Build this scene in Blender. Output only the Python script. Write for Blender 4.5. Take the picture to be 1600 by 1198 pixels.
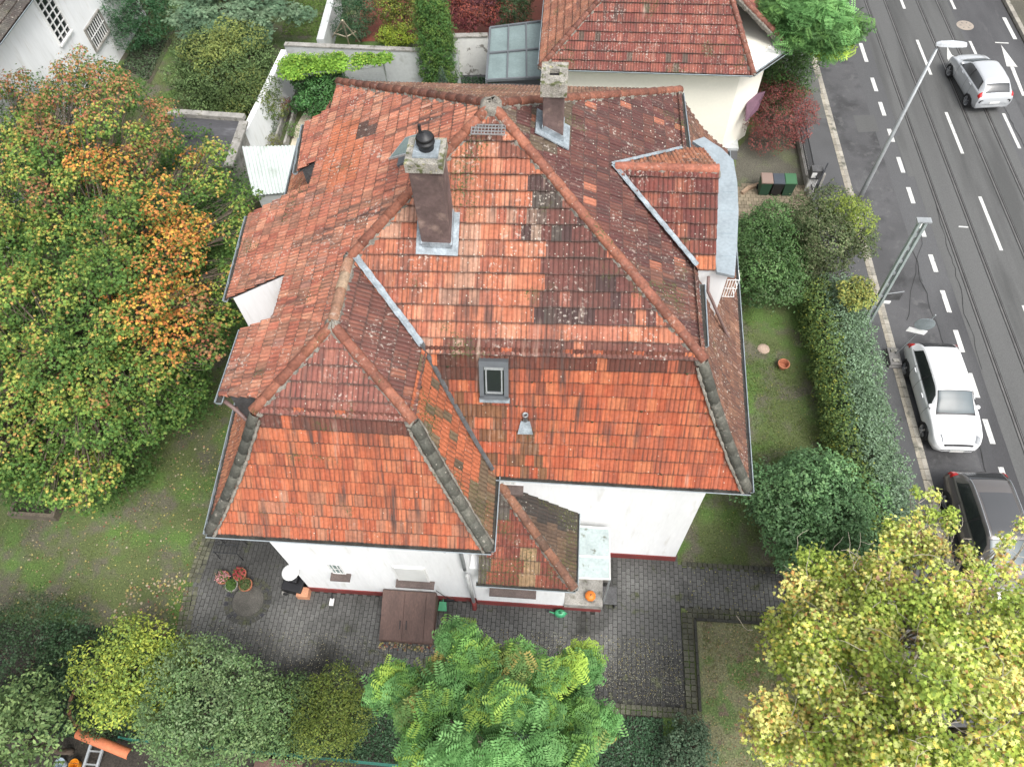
import bpy, bmesh, math, random
import numpy as np
from mathutils import Vector
rnd = random.Random(7); nr = np.random.default_rng(11)
scn = bpy.context.scene
for o in list(bpy.data.objects): bpy.data.objects.remove(o)
COL = scn.collection
# ---------------------------------------------------------------- camera
HC = 21.4; FPX = 1148.0
CR = np.array([[0.99693176, -0.04740789, 0.06228607],
               [0.07332477, 0.84410685, -0.53113755],
               [-0.02739599, 0.53407501, 0.8449931]])
cd = bpy.data.cameras.new('camera'); cam = bpy.data.objects.new('camera', cd); COL.objects.link(cam)
from mathutils import Matrix
M4 = Matrix([list(CR[i]) + [0] for i in range(3)] + [[0, 0, 0, 1]]); M4.translation = (0, 0, HC)
cam.matrix_world = M4
cd.sensor_width = 36; cd.lens = FPX / 1600 * 36; cd.clip_start = .1; cd.clip_end = 2000
scn.camera = cam
# ---------------------------------------------------------------- light
SUN_EL, SUN_ROT = math.radians(57), math.radians(143)
w = bpy.data.worlds.new('World'); scn.world = w; w.use_nodes = True
nt = w.node_tree; nt.nodes.clear()
sky = nt.nodes.new('ShaderNodeTexSky'); sky.sky_type = 'NISHITA'; sky.sun_disc = False
sky.sun_elevation = SUN_EL; sky.sun_rotation = SUN_ROT; sky.air_density = 1.0; sky.dust_density = 4.0
hs = nt.nodes.new('ShaderNodeHueSaturation'); hs.inputs['Saturation'].default_value = .18
bg = nt.nodes.new('ShaderNodeBackground'); bg.inputs[1].default_value = .15
wo = nt.nodes.new('ShaderNodeOutputWorld')
nt.links.new(sky.outputs[0], hs.inputs['Color']); nt.links.new(hs.outputs[0], bg.inputs[0]); nt.links.new(bg.outputs[0], wo.inputs[0])
sd = bpy.data.lights.new('sun', 'SUN'); sd.energy = 1.3; sd.angle = math.radians(22); sd.color = (1, .96, .9)
so = bpy.data.objects.new('sun', sd); COL.objects.link(so)
# sky sun_rotation is measured clockwise from +Y: the sun stands behind the camera, a little to the right
sdir = Vector((math.sin(SUN_ROT) * math.cos(SUN_EL), math.cos(SUN_ROT) * math.cos(SUN_EL), math.sin(SUN_EL)))
so.rotation_euler = sdir.to_track_quat('Z', 'Y').to_euler(); so.location = (20, -20, 60)
scn.view_settings.view_transform = 'Standard'; scn.view_settings.look = 'None'
scn.view_settings.exposure = 1.0; scn.view_settings.gamma = 1; scn.view_settings.use_curve_mapping = False
try:
    scn.cycles.max_bounces = 6; scn.cycles.diffuse_bounces = 3; scn.cycles.transparent_max_bounces = 6
except Exception: pass
# ---------------------------------------------------------------- surveying helpers
def ray(px, py): return CR @ np.array([px - 800., -(py - 599.), -FPX])
def G(px, py, z=0.):
    d = ray(px, py); return d * ((z - HC) / d[2]) + np.array([0, 0, HC])
def GY(px, py, y):            # point on the vertical plane y = const
    d = ray(px, py); t = y / d[1]; return d * t + np.array([0, 0, HC])
def GPl(px, py, p0, n):
    d = ray(px, py); o = np.array([0, 0, HC]); t = np.dot(np.array(p0) - o, n) / np.dot(d, n); return o + d * t
def PX(w):
    w = np.atleast_2d(np.array(w, float)) - np.array([0, 0, HC]); c = w @ CR
    return np.stack([800 + FPX * c[:, 0] / -c[:, 2], 599 - FPX * c[:, 1] / -c[:, 2]], 1)
def V(*a): return np.array(a, float)
def unit(v): v = np.array(v, float); return v / (np.linalg.norm(v) + 1e-12)
def lin(c):
    c = np.array(c, float) / 255; return np.where(c <= .04045, c / 12.92, ((c + .055) / 1.055) ** 2.4)
def vnoise(x, y, s, seed=0):  # cheap smooth value noise, 0..1
    x = np.asarray(x) * s + seed * 13.7; y = np.asarray(y) * s + seed * 7.3
    xi = np.floor(x).astype(np.int64); yi = np.floor(y).astype(np.int64); fx = x - xi; fy = y - yi
    fx = fx * fx * (3 - 2 * fx); fy = fy * fy * (3 - 2 * fy)
    def h(a, b):
        n = (a * 374761393 + b * 668265263 + seed * 974711) & 0xffffffff
        n = ((n ^ (n >> 13)) * 1274126177) & 0xffffffff
        return ((n ^ (n >> 16)) & 0xffff) / 65535.
    return (h(xi, yi) * (1 - fx) + h(xi + 1, yi) * fx) * (1 - fy) + (h(xi, yi + 1) * (1 - fx) + h(xi + 1, yi + 1) * fx) * fy
# ---------------------------------------------------------------- object helpers
def setp(o, label=None, cat=None, group=None, kind=None):
    if label: o['label'] = label
    if cat: o['category'] = cat
    if group: o['group'] = group
    if kind: o['kind'] = kind
    return o
def thing(name, label, cat, loc=(0, 0, 0), group=None):
    o = bpy.data.objects.new(name, None); COL.objects.link(o); o.location = tuple(float(v) for v in loc)
    o.empty_display_size = .3
    return setp(o, label, cat, group)
def wloc(o):
    v = Vector((0, 0, 0))
    while o is not None: v += o.location; o = o.parent
    return np.array(v)
class MB:
    def __init__(s): s.v = []; s.f = []; s.c = []; s.m = []; s.n = 0; s.smooth = False
    def add(s, vs, fs, c=None, m=0):
        vs = np.asarray(vs, float); b = s.n; s.v.append(vs); s.n += len(vs)
        for f in fs: s.f.append([b + i for i in f]); s.c.append(c); s.m.append(m)
        return s
    def box(s, c, size, rz=0, col=None, m=0, rot=None):
        h = np.array(size, float) / 2
        p = np.array([[x, y, z] for z in (-1, 1) for x, y in ((-1, -1), (1, -1), (1, 1), (-1, 1))]) * h
        if rot is not None: p = p @ np.array(rot).T
        if rz: ca, sa = math.cos(rz), math.sin(rz); p = p @ np.array([[ca, sa, 0], [-sa, ca, 0], [0, 0, 1]])
        p = p + np.array(c, float)
        return s.add(p, [(3, 2, 1, 0), (4, 5, 6, 7), (0, 1, 5, 4), (1, 2, 6, 5), (2, 3, 7, 6), (3, 0, 4, 7)], col, m)
    def box2(s, lo, hi, col=None, m=0):
        lo = np.array(lo, float); hi = np.array(hi, float); return s.box((lo + hi) / 2, hi - lo, col=col, m=m)
    def prism(s, poly, z0, z1, col=None, m=0):   # poly xy ccw
        n = len(poly); P = [(p[0], p[1], z0) for p in poly] + [(p[0], p[1], z1) for p in poly]
        return s.add(P, [tuple(range(n))[::-1], tuple(range(n, 2 * n))] + [(i, (i + 1) % n, n + (i + 1) % n, n + i) for i in range(n)], col, m)
    def slab(s, pts, th, col=None, m=0):         # planar 3D polygon thickened along its normal (downwards)
        pts = np.array(pts, float); nn = unit(np.cross(pts[1] - pts[0], pts[2] - pts[0])); n = len(pts)
        P = np.vstack([pts, pts - nn * th])
        return s.add(P, [tuple(range(n)), tuple(range(n, 2 * n))[::-1]] + [(i, n + i, n + (i + 1) % n, (i + 1) % n) for i in range(n)], col, m)
    def bar(s, a, b, w_, h_=None, col=None, m=0):
        a = np.array(a, float); b = np.array(b, float); h_ = h_ or w_; d = unit(b - a)
        up = V(0, 0, 1) if abs(d[2]) < .95 else V(0, 1, 0); x = unit(np.cross(d, up)); z = np.cross(x, d)
        P = [e + x * sx * w_ / 2 + z * sz * h_ / 2 for e in (a, b) for sx, sz in ((-1, -1), (1, -1), (1, 1), (-1, 1))]
        return s.add(P, [(3, 2, 1, 0), (4, 5, 6, 7), (0, 1, 5, 4), (1, 2, 6, 5), (2, 3, 7, 6), (3, 0, 4, 7)], col, m)
    def tube(s, pts, rad, n=8, col=None, m=0, cap=True, arc=None):
        pts = np.array(pts, float); k = len(pts); rad = np.broadcast_to(np.array(rad, float), (k,))
        d0 = unit(pts[1] - pts[0]); up = V(0, 0, 1) if abs(d0[2]) < .9 else V(1, 0, 0)
        x = unit(np.cross(d0, up)); P = []
        for i in range(k):
            d = unit((pts[min(i + 1, k - 1)] - pts[max(i - 1, 0)])); x = unit(x - d * np.dot(x, d)); y = np.cross(d, x)
            for j in range(n):
                a = 2 * math.pi * j / n; P.append(pts[i] + (x * math.cos(a) + y * math.sin(a)) * rad[i])
        F = [(i * n + j, i * n + (j + 1) % n, (i + 1) * n + (j + 1) % n, (i + 1) * n + j) for i in range(k - 1) for j in range(n)]
        if cap: F += [tuple(range(n))[::-1], tuple(range((k - 1) * n, k * n))]
        return s.add(P, F, col, m)
    def lathe(s, prof, c, n=20, col=None, m=0, axis='z', close=False):
        P = []; k = len(prof)
        for r, z in prof:
            for j in range(n):
                a = 2 * math.pi * j / n; q = (r * math.cos(a), r * math.sin(a), z)
                if axis == 'y': q = (q[0], q[2], q[1])
                if axis == 'x': q = (q[2], q[0], q[1])
                P.append(q)
        F = [(i * n + j, i * n + (j + 1) % n, (i + 1) * n + (j + 1) % n, (i + 1) * n + j) for i in range(k - 1) for j in range(n)]
        return s.add(np.array(P) + np.array(c, float), F, col, m)
    def grid(s, P, col=None, m=0, flip=False):   # P: (a,b,3)
        a, b = P.shape[:2]; F = [(i * b + j, (i + 1) * b + j, (i + 1) * b + j + 1, i * b + j + 1) for i in range(a - 1) for j in range(b - 1)]
        if flip: F = [f[::-1] for f in F]
        return s.add(P.reshape(-1, 3), F, col, m)
    def build(s, name, mat, parent=None, origin=None, smooth=None, auto=None, label=None):
        me = bpy.data.meshes.new(name); v = np.vstack(s.v)
        if parent is not None: org = wloc(parent)
        elif origin is not None: org = np.array(origin, float)
        else: org = np.zeros(3)
        me.from_pydata((v - org).tolist(), [], s.f)
        mats = mat if isinstance(mat, (list, tuple)) else [mat]
        for mm in mats: me.materials.append(mm)
        if len(mats) > 1: me.polygons.foreach_set('material_index', s.m)
        if any(c is not None for c in s.c):
            at = me.attributes.new('col', 'FLOAT_COLOR', 'FACE')
            at.data.foreach_set('color', np.array([[*(c if c is not None else (.5, .5, .5)), 1.] for c in s.c], np.float32).ravel())
        if smooth or s.smooth: me.polygons.foreach_set('use_smooth', [True] * len(s.f))
        me.validate(clean_customdata=False); me.update()
        if auto:
            bm = bmesh.new(); bm.from_mesh(me)
            for e in bm.edges:
                if len(e.link_faces) == 2 and e.calc_face_angle(0) > auto: e.smooth = False
            bm.to_mesh(me); bm.free()
        o = bpy.data.objects.new(name, me); COL.objects.link(o)
        if parent is not None: o.parent = parent
        else: o.location = tuple(org)
        if label: o['label'] = label
        return o
def struct(name, mb, mat, kind='structure', **k):
    o = mb.build(name, mat, **k); o['kind'] = kind; return o
def bevel(o, wd=.01, seg=2):
    md = o.modifiers.new('bevel', 'BEVEL'); md.width = wd; md.segments = seg; md.limit_method = 'ANGLE'; return o
# ---------------------------------------------------------------- materials
MC = {}
def mat(name, col, rough=.8, metal=0, attr=None, n1=(2., .25), n2=(25., .15), bump=(40., .1), col2=None, mix2=(1.5, .45, .6), col3=None, mix3=(8., .6, .68), transl=0, coat=0, emis=None, alpha=None, groove_dirt_shade=False, stretch=None, spec=.5, lichen=None, moss=None, streak=None):
    m = bpy.data.materials.new(name); m.use_nodes = True; t = m.node_tree; N = t.nodes; L = t.links
    b = N['Principled BSDF']; out = N['Material Output']
    geo = N.new('ShaderNodeNewGeometry'); pos = geo.outputs['Position']
    if stretch:
        mp = N.new('ShaderNodeMapping'); mp.inputs['Scale'].default_value = stretch; L.new(pos, mp.inputs[0]); pos = mp.outputs[0]
    def noise(sc, det=3, off=0, rough_=.55):
        n = N.new('ShaderNodeTexNoise'); n.inputs['Scale'].default_value = sc; n.inputs['Detail'].default_value = det; n.inputs['Roughness'].default_value = rough_
        if off:
            a = N.new('ShaderNodeVectorMath'); a.operation = 'ADD'; a.inputs[1].default_value = (off, off * 2, off * .5); L.new(pos, a.inputs[0]); L.new(a.outputs[0], n.inputs['Vector'])
        else: L.new(pos, n.inputs['Vector'])
        return n.outputs['Fac']
    def mr(x, a, b_, c, d):
        n = N.new('ShaderNodeMapRange'); n.clamp = True
        for i, v in enumerate((a, b_, c, d)): n.inputs[1 + i].default_value = v
        L.new(x, n.inputs[0]); return n.outputs[0]
    def mixc(fac, a, b_, mode='MIX'):
        n = N.new('ShaderNodeMix'); n.data_type = 'RGBA'; n.blend_type = mode
        for inp, v in ((0, fac), (6, a), (7, b_)):
            if isinstance(v, (int, float)): n.inputs[inp].default_value = v
            elif isinstance(v, tuple) or isinstance(v, np.ndarray): n.inputs[inp].default_value = (*[float(q) for q in v[:3]], 1)
            else: L.new(v, n.inputs[inp])
        return n.outputs[2]
    def math_(op, a, b_):
        n = N.new('ShaderNodeMath'); n.operation = op
        for i, v in enumerate((a, b_)):
            if isinstance(v, (int, float)): n.inputs[i].default_value = v
            else: L.new(v, n.inputs[i])
        return n.outputs[0]
    if attr:
        an = N.new('ShaderNodeAttribute'); an.attribute_name = attr; c = an.outputs['Color']
    else: c = tuple(col)
    if col2 is not None: c = mixc(mr(noise(mix2[0], 4, 3), mix2[1], mix2[2], 0, 1), c, tuple(col2))
    if col3 is not None: c = mixc(mr(noise(mix3[0], 4, 9), mix3[1], mix3[2], 0, 1), c, tuple(col3))
    def bright(c, sc, amt, off):
        v = mr(noise(sc, 3, off), .3, .7, 1 - amt, 1 + amt); k = N.new('ShaderNodeVectorMath'); k.operation = 'SCALE'
        if isinstance(c, tuple): k.inputs[0].default_value = tuple(float(q) for q in c[:3])
        else: L.new(c, k.inputs[0])
        L.new(v, k.inputs[3]); return k.outputs[0]
    if n1: c = bright(c, n1[0], n1[1], 1)
    if n2: c = bright(c, n2[0], n2[1], 5)
    if groove_dirt_shade:
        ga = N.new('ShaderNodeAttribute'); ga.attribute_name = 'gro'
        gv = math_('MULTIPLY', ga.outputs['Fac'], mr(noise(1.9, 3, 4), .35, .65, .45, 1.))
        c = mixc(gv, c, (.045, .028, .022))  # groove dirt, plus shadow lines painted at tile lips and overlaps
    if streak:
        mp2 = N.new('ShaderNodeMapping'); mp2.inputs['Scale'].default_value = streak; L.new(geo.outputs['Position'], mp2.inputs[0]); sn = N.new('ShaderNodeTexNoise'); sn.inputs['Scale'].default_value = 1.; sn.inputs['Detail'].default_value = 4; L.new(mp2.outputs[0], sn.inputs['Vector'])
        c = mixc(math_('MULTIPLY', mr(sn.outputs['Fac'], .50, .68, 0, 1), mr(noise(.55, 2, 31), .42, .62, .2, .95)), c, (.062, .036, .030))
        c = mixc(math_('MULTIPLY', mr(sn.outputs['Fac'], .40, .28, 0, 1), mr(noise(.7, 2, 37), .46, .62, 0, .5)), c, (.42, .30, .24))
    if moss:
        a = mr(noise(moss[0], 3, 17), moss[1], moss[1] + .08, 0, 1); b2 = mr(noise(22, 3, 21), .5, .6, 0, 1)
        c = mixc(math_('MULTIPLY', a, b2), c, (.06, .065, .018))
    if lichen:
        la = mr(noise(13, 4, 61), .57, .66, 0, 1); lb_ = mr(noise(1.1, 3, 67), .47, .64, 0, .75)
        c = mixc(math_('MULTIPLY', la, math_('MULTIPLY', lb_, min(1., lichen * 4.5))), c, (.44, .39, .34))
        vo = N.new('ShaderNodeTexVoronoi'); vo.inputs['Scale'].default_value = 17; L.new(pos, vo.inputs['Vector'])
        a = mr(vo.outputs['Distance'], .14, .30, 1, 0); sep = N.new('ShaderNodeSeparateColor'); L.new(vo.outputs['Color'], sep.inputs[0])
        b2 = math_('MULTIPLY', mr(sep.outputs[0], 1 - lichen, 1.02 - lichen, 0, 1), mr(noise(.8, 2, 53), .42, .58, .25, 1))
        c = mixc(math_('MULTIPLY', math_('MULTIPLY', a, b2), .85), c, (.55, .52, .44))
    if isinstance(c, tuple): b.inputs['Base Color'].default_value = (*[float(q) for q in c[:3]], 1)
    else: L.new(c, b.inputs['Base Color'])
    b.inputs['Roughness'].default_value = rough; b.inputs['Metallic'].default_value = metal
    b.inputs['Specular IOR Level'].default_value = spec
    if coat: b.inputs['Coat Weight'].default_value = coat; b.inputs['Coat Roughness'].default_value = .04
    if emis: b.inputs['Emission Color'].default_value = (*emis[0], 1); b.inputs['Emission Strength'].default_value = emis[1]
    if alpha is not None: b.inputs['Alpha'].default_value = alpha
    if bump:
        bp = N.new('ShaderNodeBump'); bp.inputs['Strength'].default_value = bump[1]; bp.inputs['Distance'].default_value = .02
        L.new(noise(bump[0], 4, 2), bp.inputs['Height']); L.new(bp.outputs[0], b.inputs['Normal'])
    if transl:
        tr = N.new('ShaderNodeBsdfTranslucent'); ms = N.new('ShaderNodeMixShader'); ms.inputs[0].default_value = transl
        if isinstance(c, tuple): tr.inputs[0].default_value = (*c[:3], 1)
        else: L.new(c, tr.inputs[0])
        L.new(b.outputs[0], ms.inputs[1]); L.new(tr.outputs[0], ms.inputs[2]); L.new(ms.outputs[0], out.inputs[0])
    MC[name] = m; return m
KR = .56   # sunlit picture value -> surface base colour, for roofs and ground
M_tile = mat('roof_tile', (0, 0, 0), .75, attr='col', n1=(1.3, .14), n2=(14., .22), bump=(60., .25), groove_dirt_shade=True, lichen=.2, moss=(.9, .60), streak=(7.5, .8, .8))
M_tile_low = mat('roof_tile_lower', (0, 0, 0), .75, attr='col', n1=(1.3, .12), n2=(14., .2), bump=(60., .25), groove_dirt_shade=True, lichen=.05, moss=(.9, .62), streak=(7.5, .8, .8))
M_tile_ew = mat('roof_tile_side', (0, 0, 0), .75, attr='col', n1=(1.3, .14), n2=(14., .22), bump=(60., .25), groove_dirt_shade=True, lichen=.24, moss=(.9, .62), streak=(.8, 7.5, .8))
M_tile_mossy = mat('mossy_roof_tile', (0, 0, 0), .8, attr='col', n1=(1.3, .2), n2=(14., .3), bump=(60., .3), groove_dirt_shade=True, lichen=.08, moss=(.9, .47))
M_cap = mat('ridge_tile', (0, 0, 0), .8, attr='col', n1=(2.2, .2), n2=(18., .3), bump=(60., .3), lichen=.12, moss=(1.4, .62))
M_mortar = mat('mortar', (.19, .175, .15), .95, n1=(5, .35), n2=(40, .3), bump=(45, .7), col2=(.10, .10, .06), mix2=(7, .6, .7))
M_wall = mat('white_render', (.78, .79, .80), .9, n1=(.6, .05), n2=(5., .03), bump=(90., .12), col2=(.60, .59, .56), mix2=(1.3, .58, .80), stretch=(3, 3, .5))
M_cream = mat('cream_render', (.80, .77, .68), .9, n1=(.5, .03), n2=(9., .02), bump=(90., .1))
M_plinth = mat('red_plinth', (.17, .030, .028), .75, n1=(2, .2), n2=(20, .15), bump=(50, .2), col2=(.10, .06, .05), mix2=(5, .6, .7))
M_zinc = mat('zinc_sheet', (.33, .38, .41), .42, metal=.35, n1=(2, .12), n2=(14, .1), bump=(6, .06))
M_lead = mat('lead_flashing', (.24, .275, .30), .6, metal=.1, n1=(5, .3), n2=(25, .2), bump=(14, .5))
M_gutin = mat('gutter_dirt', (.035, .033, .028), .9, n1=(6, .4), n2=(40, .4), bump=(60, .5))
M_dark = mat('dark_metal', (.02, .021, .024), .45, n1=(5, .2), n2=None, bump=None)
M_black = mat('black_plastic', (.012, .012, .014), .5, n1=(5, .2), n2=None, bump=None)
M_glass = mat('dark_window_glass', (.012, .015, .018), .06, n1=None, n2=None, bump=None, spec=.8)
M_lglass = mat('frosted_roof_glass', (.16, .21, .21), .25, n1=(1.2, .14), n2=(12, .08), bump=None)
M_white = mat('white_paint', (.75, .75, .74), .4, n1=(5, .06), n2=None, bump=None)
M_conc = mat('concrete', (.27, .26, .24), .95, n1=(2.5, .25), n2=(30, .2), bump=(50, .4), col2=(.12, .115, .09), mix2=(4, .55, .68))
M_slate = mat('dark_slate', (.07, .07, .072), .7, n1=(4, .3), n2=(20, .3), bump=(30, .4))
M_chim = mat('chimney_render', (.115, .078, .072), .9, n1=(1.6, .42), n2=(12, .18), bump=(40, .35), col2=(.25, .18, .15), mix2=(3.2, .58, .78))
M_brown = mat('brown_boards', (.105, .060, .048), .6, n1=(3, .2), n2=(25, .2), bump=(30, .15), stretch=(1, .2, 1))
M_sill = mat('stone_sill', (.10, .075, .068), .7, n1=(4, .2), n2=(30, .2), bump=(30, .2))
M_pvc = mat('grey_pipe', (.42, .43, .43), .5, n1=(5, .1), n2=None, bump=None)
M_galv = mat('galvanised_steel', (.36, .38, .39), .45, metal=.5, n1=(3, .15), n2=(20, .1), bump=None)
M_bark = mat('bark', (.11, .085, .065), .95, n1=(3, .3), n2=(30, .35), bump=(25, .7))
M_palebark = mat('pale_bark', (.30, .27, .21), .9, n1=(4, .3), n2=(25, .3), bump=(25, .5), col2=(.17, .15, .11), mix2=(8, .5, .55))
M_leaf = mat('leaf', (0, 0, 0), .65, spec=.22, attr='col', n1=(1.1, .18), n2=None, bump=None, transl=.28)
M_gleaf = mat('glossy_leaf', (0, 0, 0), .5, spec=.3, attr='col', n1=(1.1, .22), n2=None, bump=None, transl=.12)
M_setts = mat('paver', (0, 0, 0), .85, attr='col', n1=(.45, .28), n2=(25., .22), bump=(45., .4), col2=(.026, .026, .023), mix2=(.55, .55, .70), col3=(.062, .068, .036), mix3=(2.6, .60, .70))
M_stone = mat('kerb_stone', (0, 0, 0), .9, attr='col', n1=(1.2, .15), n2=(30., .2), bump=(40., .4), col2=(.10, .10, .08), mix2=(2.2, .55, .68))
M_attr = mat('painted', (0, 0, 0), .6, attr='col', n1=(3, .12), n2=(20, .1), bump=(40, .1))
M_red = mat('terracotta', (.36, .13, .07), .8, n1=(4, .2), n2=(20, .15), bump=(40, .2))
# ================================================================ roof tiles
TW, TE = .205, .335
MOSS = []
M_moss = mat('moss', (.030, .034, .014), .95, n1=(6, .4), n2=(50, .3), bump=(60, .6))
def inpoly(px, poly):
    x, y = px[:, 0], px[:, 1]; n = len(poly); r = np.zeros(len(px), bool)
    for i in range(n):
        x1, y1 = poly[i]; x2, y2 = poly[(i + 1) % n]
        if y1 == y2: continue
        r ^= ((y1 > y) != (y2 > y)) & (x < (x2 - x1) * (y - y1) / (y2 - y1) + x1)
    return r
def tile_mesh(P0, U, D, zf, polys, pal, over=.10, open_edges=(), smax=None, tw=TW, te=TE, lift=0.0, amp=1.0, kf=None, flat=.25, mossn=0.):
    kf = kf or (lambda u: 1. + 0 * u)
    P0 = np.array(P0[:2], float); U = unit(np.array(U[:2])); D = unit(np.array(D[:2]))
    dd = np.linspace(-3, 9, 1201); zz = np.array([zf(x) for x in dd]); ss = np.concatenate([[0], np.cumsum(np.hypot(np.diff(dd), np.diff(zz)))])
    ss -= np.interp(0, dd, ss); gz = np.gradient(zz, dd)
    out = []
    NX = 9; xs = np.linspace(0, 1, NX); hh = np.abs(np.cos(2 * np.pi * xs)) ** .55; dirt_shade = (1 - hh) ** 2.2
    for poly in polys:
        poly = np.array([p[:2] for p in poly], float)
        area = .5 * sum(poly[i][0] * poly[(i + 1) % len(poly)][1] - poly[(i + 1) % len(poly)][0] * poly[i][1] for i in range(len(poly)))
        if area < 0: poly = poly[::-1]
        uu = (poly - P0) @ U; dv = (poly - P0) @ D / kf(uu)
        i0, i1 = int(np.floor(uu.min() / tw)) - 1, int(np.ceil(uu.max() / tw)) + 1
        s0 = -over; smx = np.interp(dv.max(), dd, ss); smn = np.interp(dv.min(), dd, ss)
        j0 = int(np.floor((smn - s0) / te)) if abs(smn) > .2 else 0; j1 = int(np.ceil((smx - s0) / te)) + 1
        I, J = np.meshgrid(np.arange(i0, i1), np.arange(j0, j1)); I = I.ravel(); J = J.ravel()
        u0 = I * tw + (J % 2) * tw / 2; sA = s0 + J * te
        dc = np.interp(sA + te / 2, ss, dd); cx = P0 + np.outer(u0 + tw / 2, U) + np.outer(dc * kf(u0 + tw / 2), D)
        keep = np.ones(len(I), bool)
        edges = []
        for k in range(len(poly)):
            a, b = poly[k], poly[(k + 1) % len(poly)]; e = unit(b - a); n = np.array([-e[1], e[0]])
            edges.append((a, n)); 
            # the eave edge is left open downwards
            isopen = abs(e @ U) > .99 and abs((a - P0) @ D) < .05 and abs((b - P0) @ D) < .05
            if isopen: edges[-1] = None; continue
            keep &= ((cx - a) @ n) > -.36
        u0, sA, cx = u0[keep], sA[keep], cx[keep]; N = len(u0)
        if N == 0: continue
        r = nr.random((N, 4)); dz = (r[:, 0] - .5) * .008; ds = (r[:, 1] - .5) * .016; du = (r[:, 2] - .5) * .006; tilt = (r[:, 3] - .5) * .006
        zc = np.interp(dc[keep], dd, zz); cen = np.column_stack([cx, zc]); col = pal(cen, PX(cen), N)
        uG = u0[:, None] + xs[None] * tw + du[:, None] + .0
        rows = []
        for (so, ho, sc) in ((0, -.012, 0), (0, .046, 1), (.016, .047, 1), (.034, .047, 1), (te - .05, .008, 1), (te - .012, .004, 1), (te + .03, .0, 1)):
            sv = (sA + so + ds)[:, None] + 0 * uG
            hv = ho + lift + dz[:, None] + (tilt[:, None] * (xs[None] - .5)) + sc * hh[None] * .017 * amp
            dvv = np.interp(sv, ss, dd); kk = kf(uG); zv = np.interp(sv, ss, zz); g = np.interp(sv, ss, gz)
            nx = -g / np.hypot(1, g); nz = 1 / np.hypot(1, g)
            X = P0[0] + uG * U[0] + (dvv * kk + nx * hv) * D[0]; Y = P0[1] + uG * U[1] + (dvv * kk + nx * hv) * D[1]; Z = zv + nz * hv
            rows.append(np.stack([X, Y, Z], -1))
        Vt = np.stack(rows, 1); NR = 7
        vs = Vt.reshape(-1, 3)
        base = (np.arange(N) * NR * NX)[:, None]
        q = []
        for rr in range(NR - 1):
            for k in range(NX - 1):
                q.append([rr * NX + k, rr * NX + k + 1, (rr + 1) * NX + k + 1, (rr + 1) * NX + k])
        q = np.array(q); nq = len(q); F = (base[:, :, None] + q[None]).reshape(-1, 4)
        if U[0] * D[1] - U[1] * D[0] < 0: F = F[:, ::-1]
        me = bpy.data.meshes.new('tmp'); me.from_pydata(vs.tolist(), [], F.tolist())
        at = me.attributes.new('col', 'FLOAT_COLOR', 'FACE'); at.data.foreach_set('color', np.repeat(np.column_stack([col, np.ones(N)]), nq, 0).astype(np.float32).ravel())
        mid = np.abs(xs - .5) < .36; fl = np.where(nr.random(N) < flat, nr.random(N) * .35, .65 + .35 * nr.random(N)); gt = dirt_shade[None, :] * np.where(mid[None, :], fl[:, None], 1.)
        on_ = np.ones((N, NX)); gv = np.stack([on_, on_, np.maximum(gt, .8), np.clip(gt * 1.25, 0, 1), gt * .62, np.maximum(gt, .7), on_], 1).ravel()  # lip and overlap rows go dark: course shadow painted into the tile colour
        if mossn > 0:
            pk_ = nr.random(N) < mossn; uu_ = u0[pk_] + tw * (.0 + nr.integers(0, 2, pk_.sum()) * .5 + nr.random(pk_.sum()) * .1); s_ = (sA + ds)[pk_] + .005; d_ = np.interp(s_, ss, dd); z_ = np.interp(s_, ss, zz); g2_ = np.interp(s_, ss, gz); nx_ = -g2_ / np.hypot(1, g2_) * .055; nz_ = 1 / np.hypot(1, g2_) * .055
            MP = np.column_stack([P0[None] + uu_[:, None] * U[None] + (d_ * kf(uu_) + nx_)[:, None] * D[None], z_ + nz_]); ok = inpoly(MP[:, :2], [tuple(q) for q in poly]); MOSS.extend(MP[ok])
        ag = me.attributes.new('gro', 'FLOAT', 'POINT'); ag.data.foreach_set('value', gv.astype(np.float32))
        bm = bmesh.new(); bm.from_mesh(me); bpy.data.meshes.remove(me)
        for e in edges:
            if e is None: continue
            a, n = e
            bmesh.ops.bisect_plane(bm, geom=bm.verts[:] + bm.edges[:] + bm.faces[:], dist=1e-5, plane_co=(a[0], a[1], 0), plane_no=(-n[0], -n[1], 0), clear_outer=True)
        t = bpy.data.meshes.new('tmp'); bm.to_mesh(t); bm.free(); out.append(t)
    return out
def join_tiles(name, meshes, material, parent):
    bm = bmesh.new()
    for t in meshes: bm.from_mesh(t)
    me = bpy.data.meshes.new(name); off = wloc(parent)
    bmesh.ops.translate(bm, verts=bm.verts[:], vec=tuple(-off)); bm.to_mesh(me); bm.free(); me.materials.append(material)
    for t in meshes: bpy.data.meshes.remove(t)
    o = bpy.data.objects.new(name, me); COL.objects.link(o); o.parent = parent; return o
def plane_from(a, b, c):
    a, b, c = map(np.array, (a, b, c)); n = unit(np.cross(b - a, c - a)); n = n * np.sign(n[2]); return a, n
def planar_frame(eA, eB, top):
    """eave from eA to eB (same z), top = a point higher up; returns P0,U,D,zf"""
    eA = np.array(eA, float); eB = np.array(eB, float); top = np.array(top, float)
    U = unit((eB - eA)[:2]); D = np.array([-U[1], U[0]])
    if (top[:2] - eA[:2]) @ D < 0: D = -D
    sl = (top[2] - eA[2]) / ((top[:2] - eA[:2]) @ D); z0 = eA[2]
    return eA[:2], U, D, (lambda d, z0=z0, sl=sl: z0 + sl * d), sl
def deck(name, pts, parent, th=.05, drop=.03, material=None):
    mb = MB(); pts = np.array(pts, float); n = unit(np.cross(pts[1] - pts[0], pts[2] - pts[0]))
    if n[2] < 0: pts = pts[::-1]
    mb.slab(pts - V(0, 0, drop), th); return mb
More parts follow.
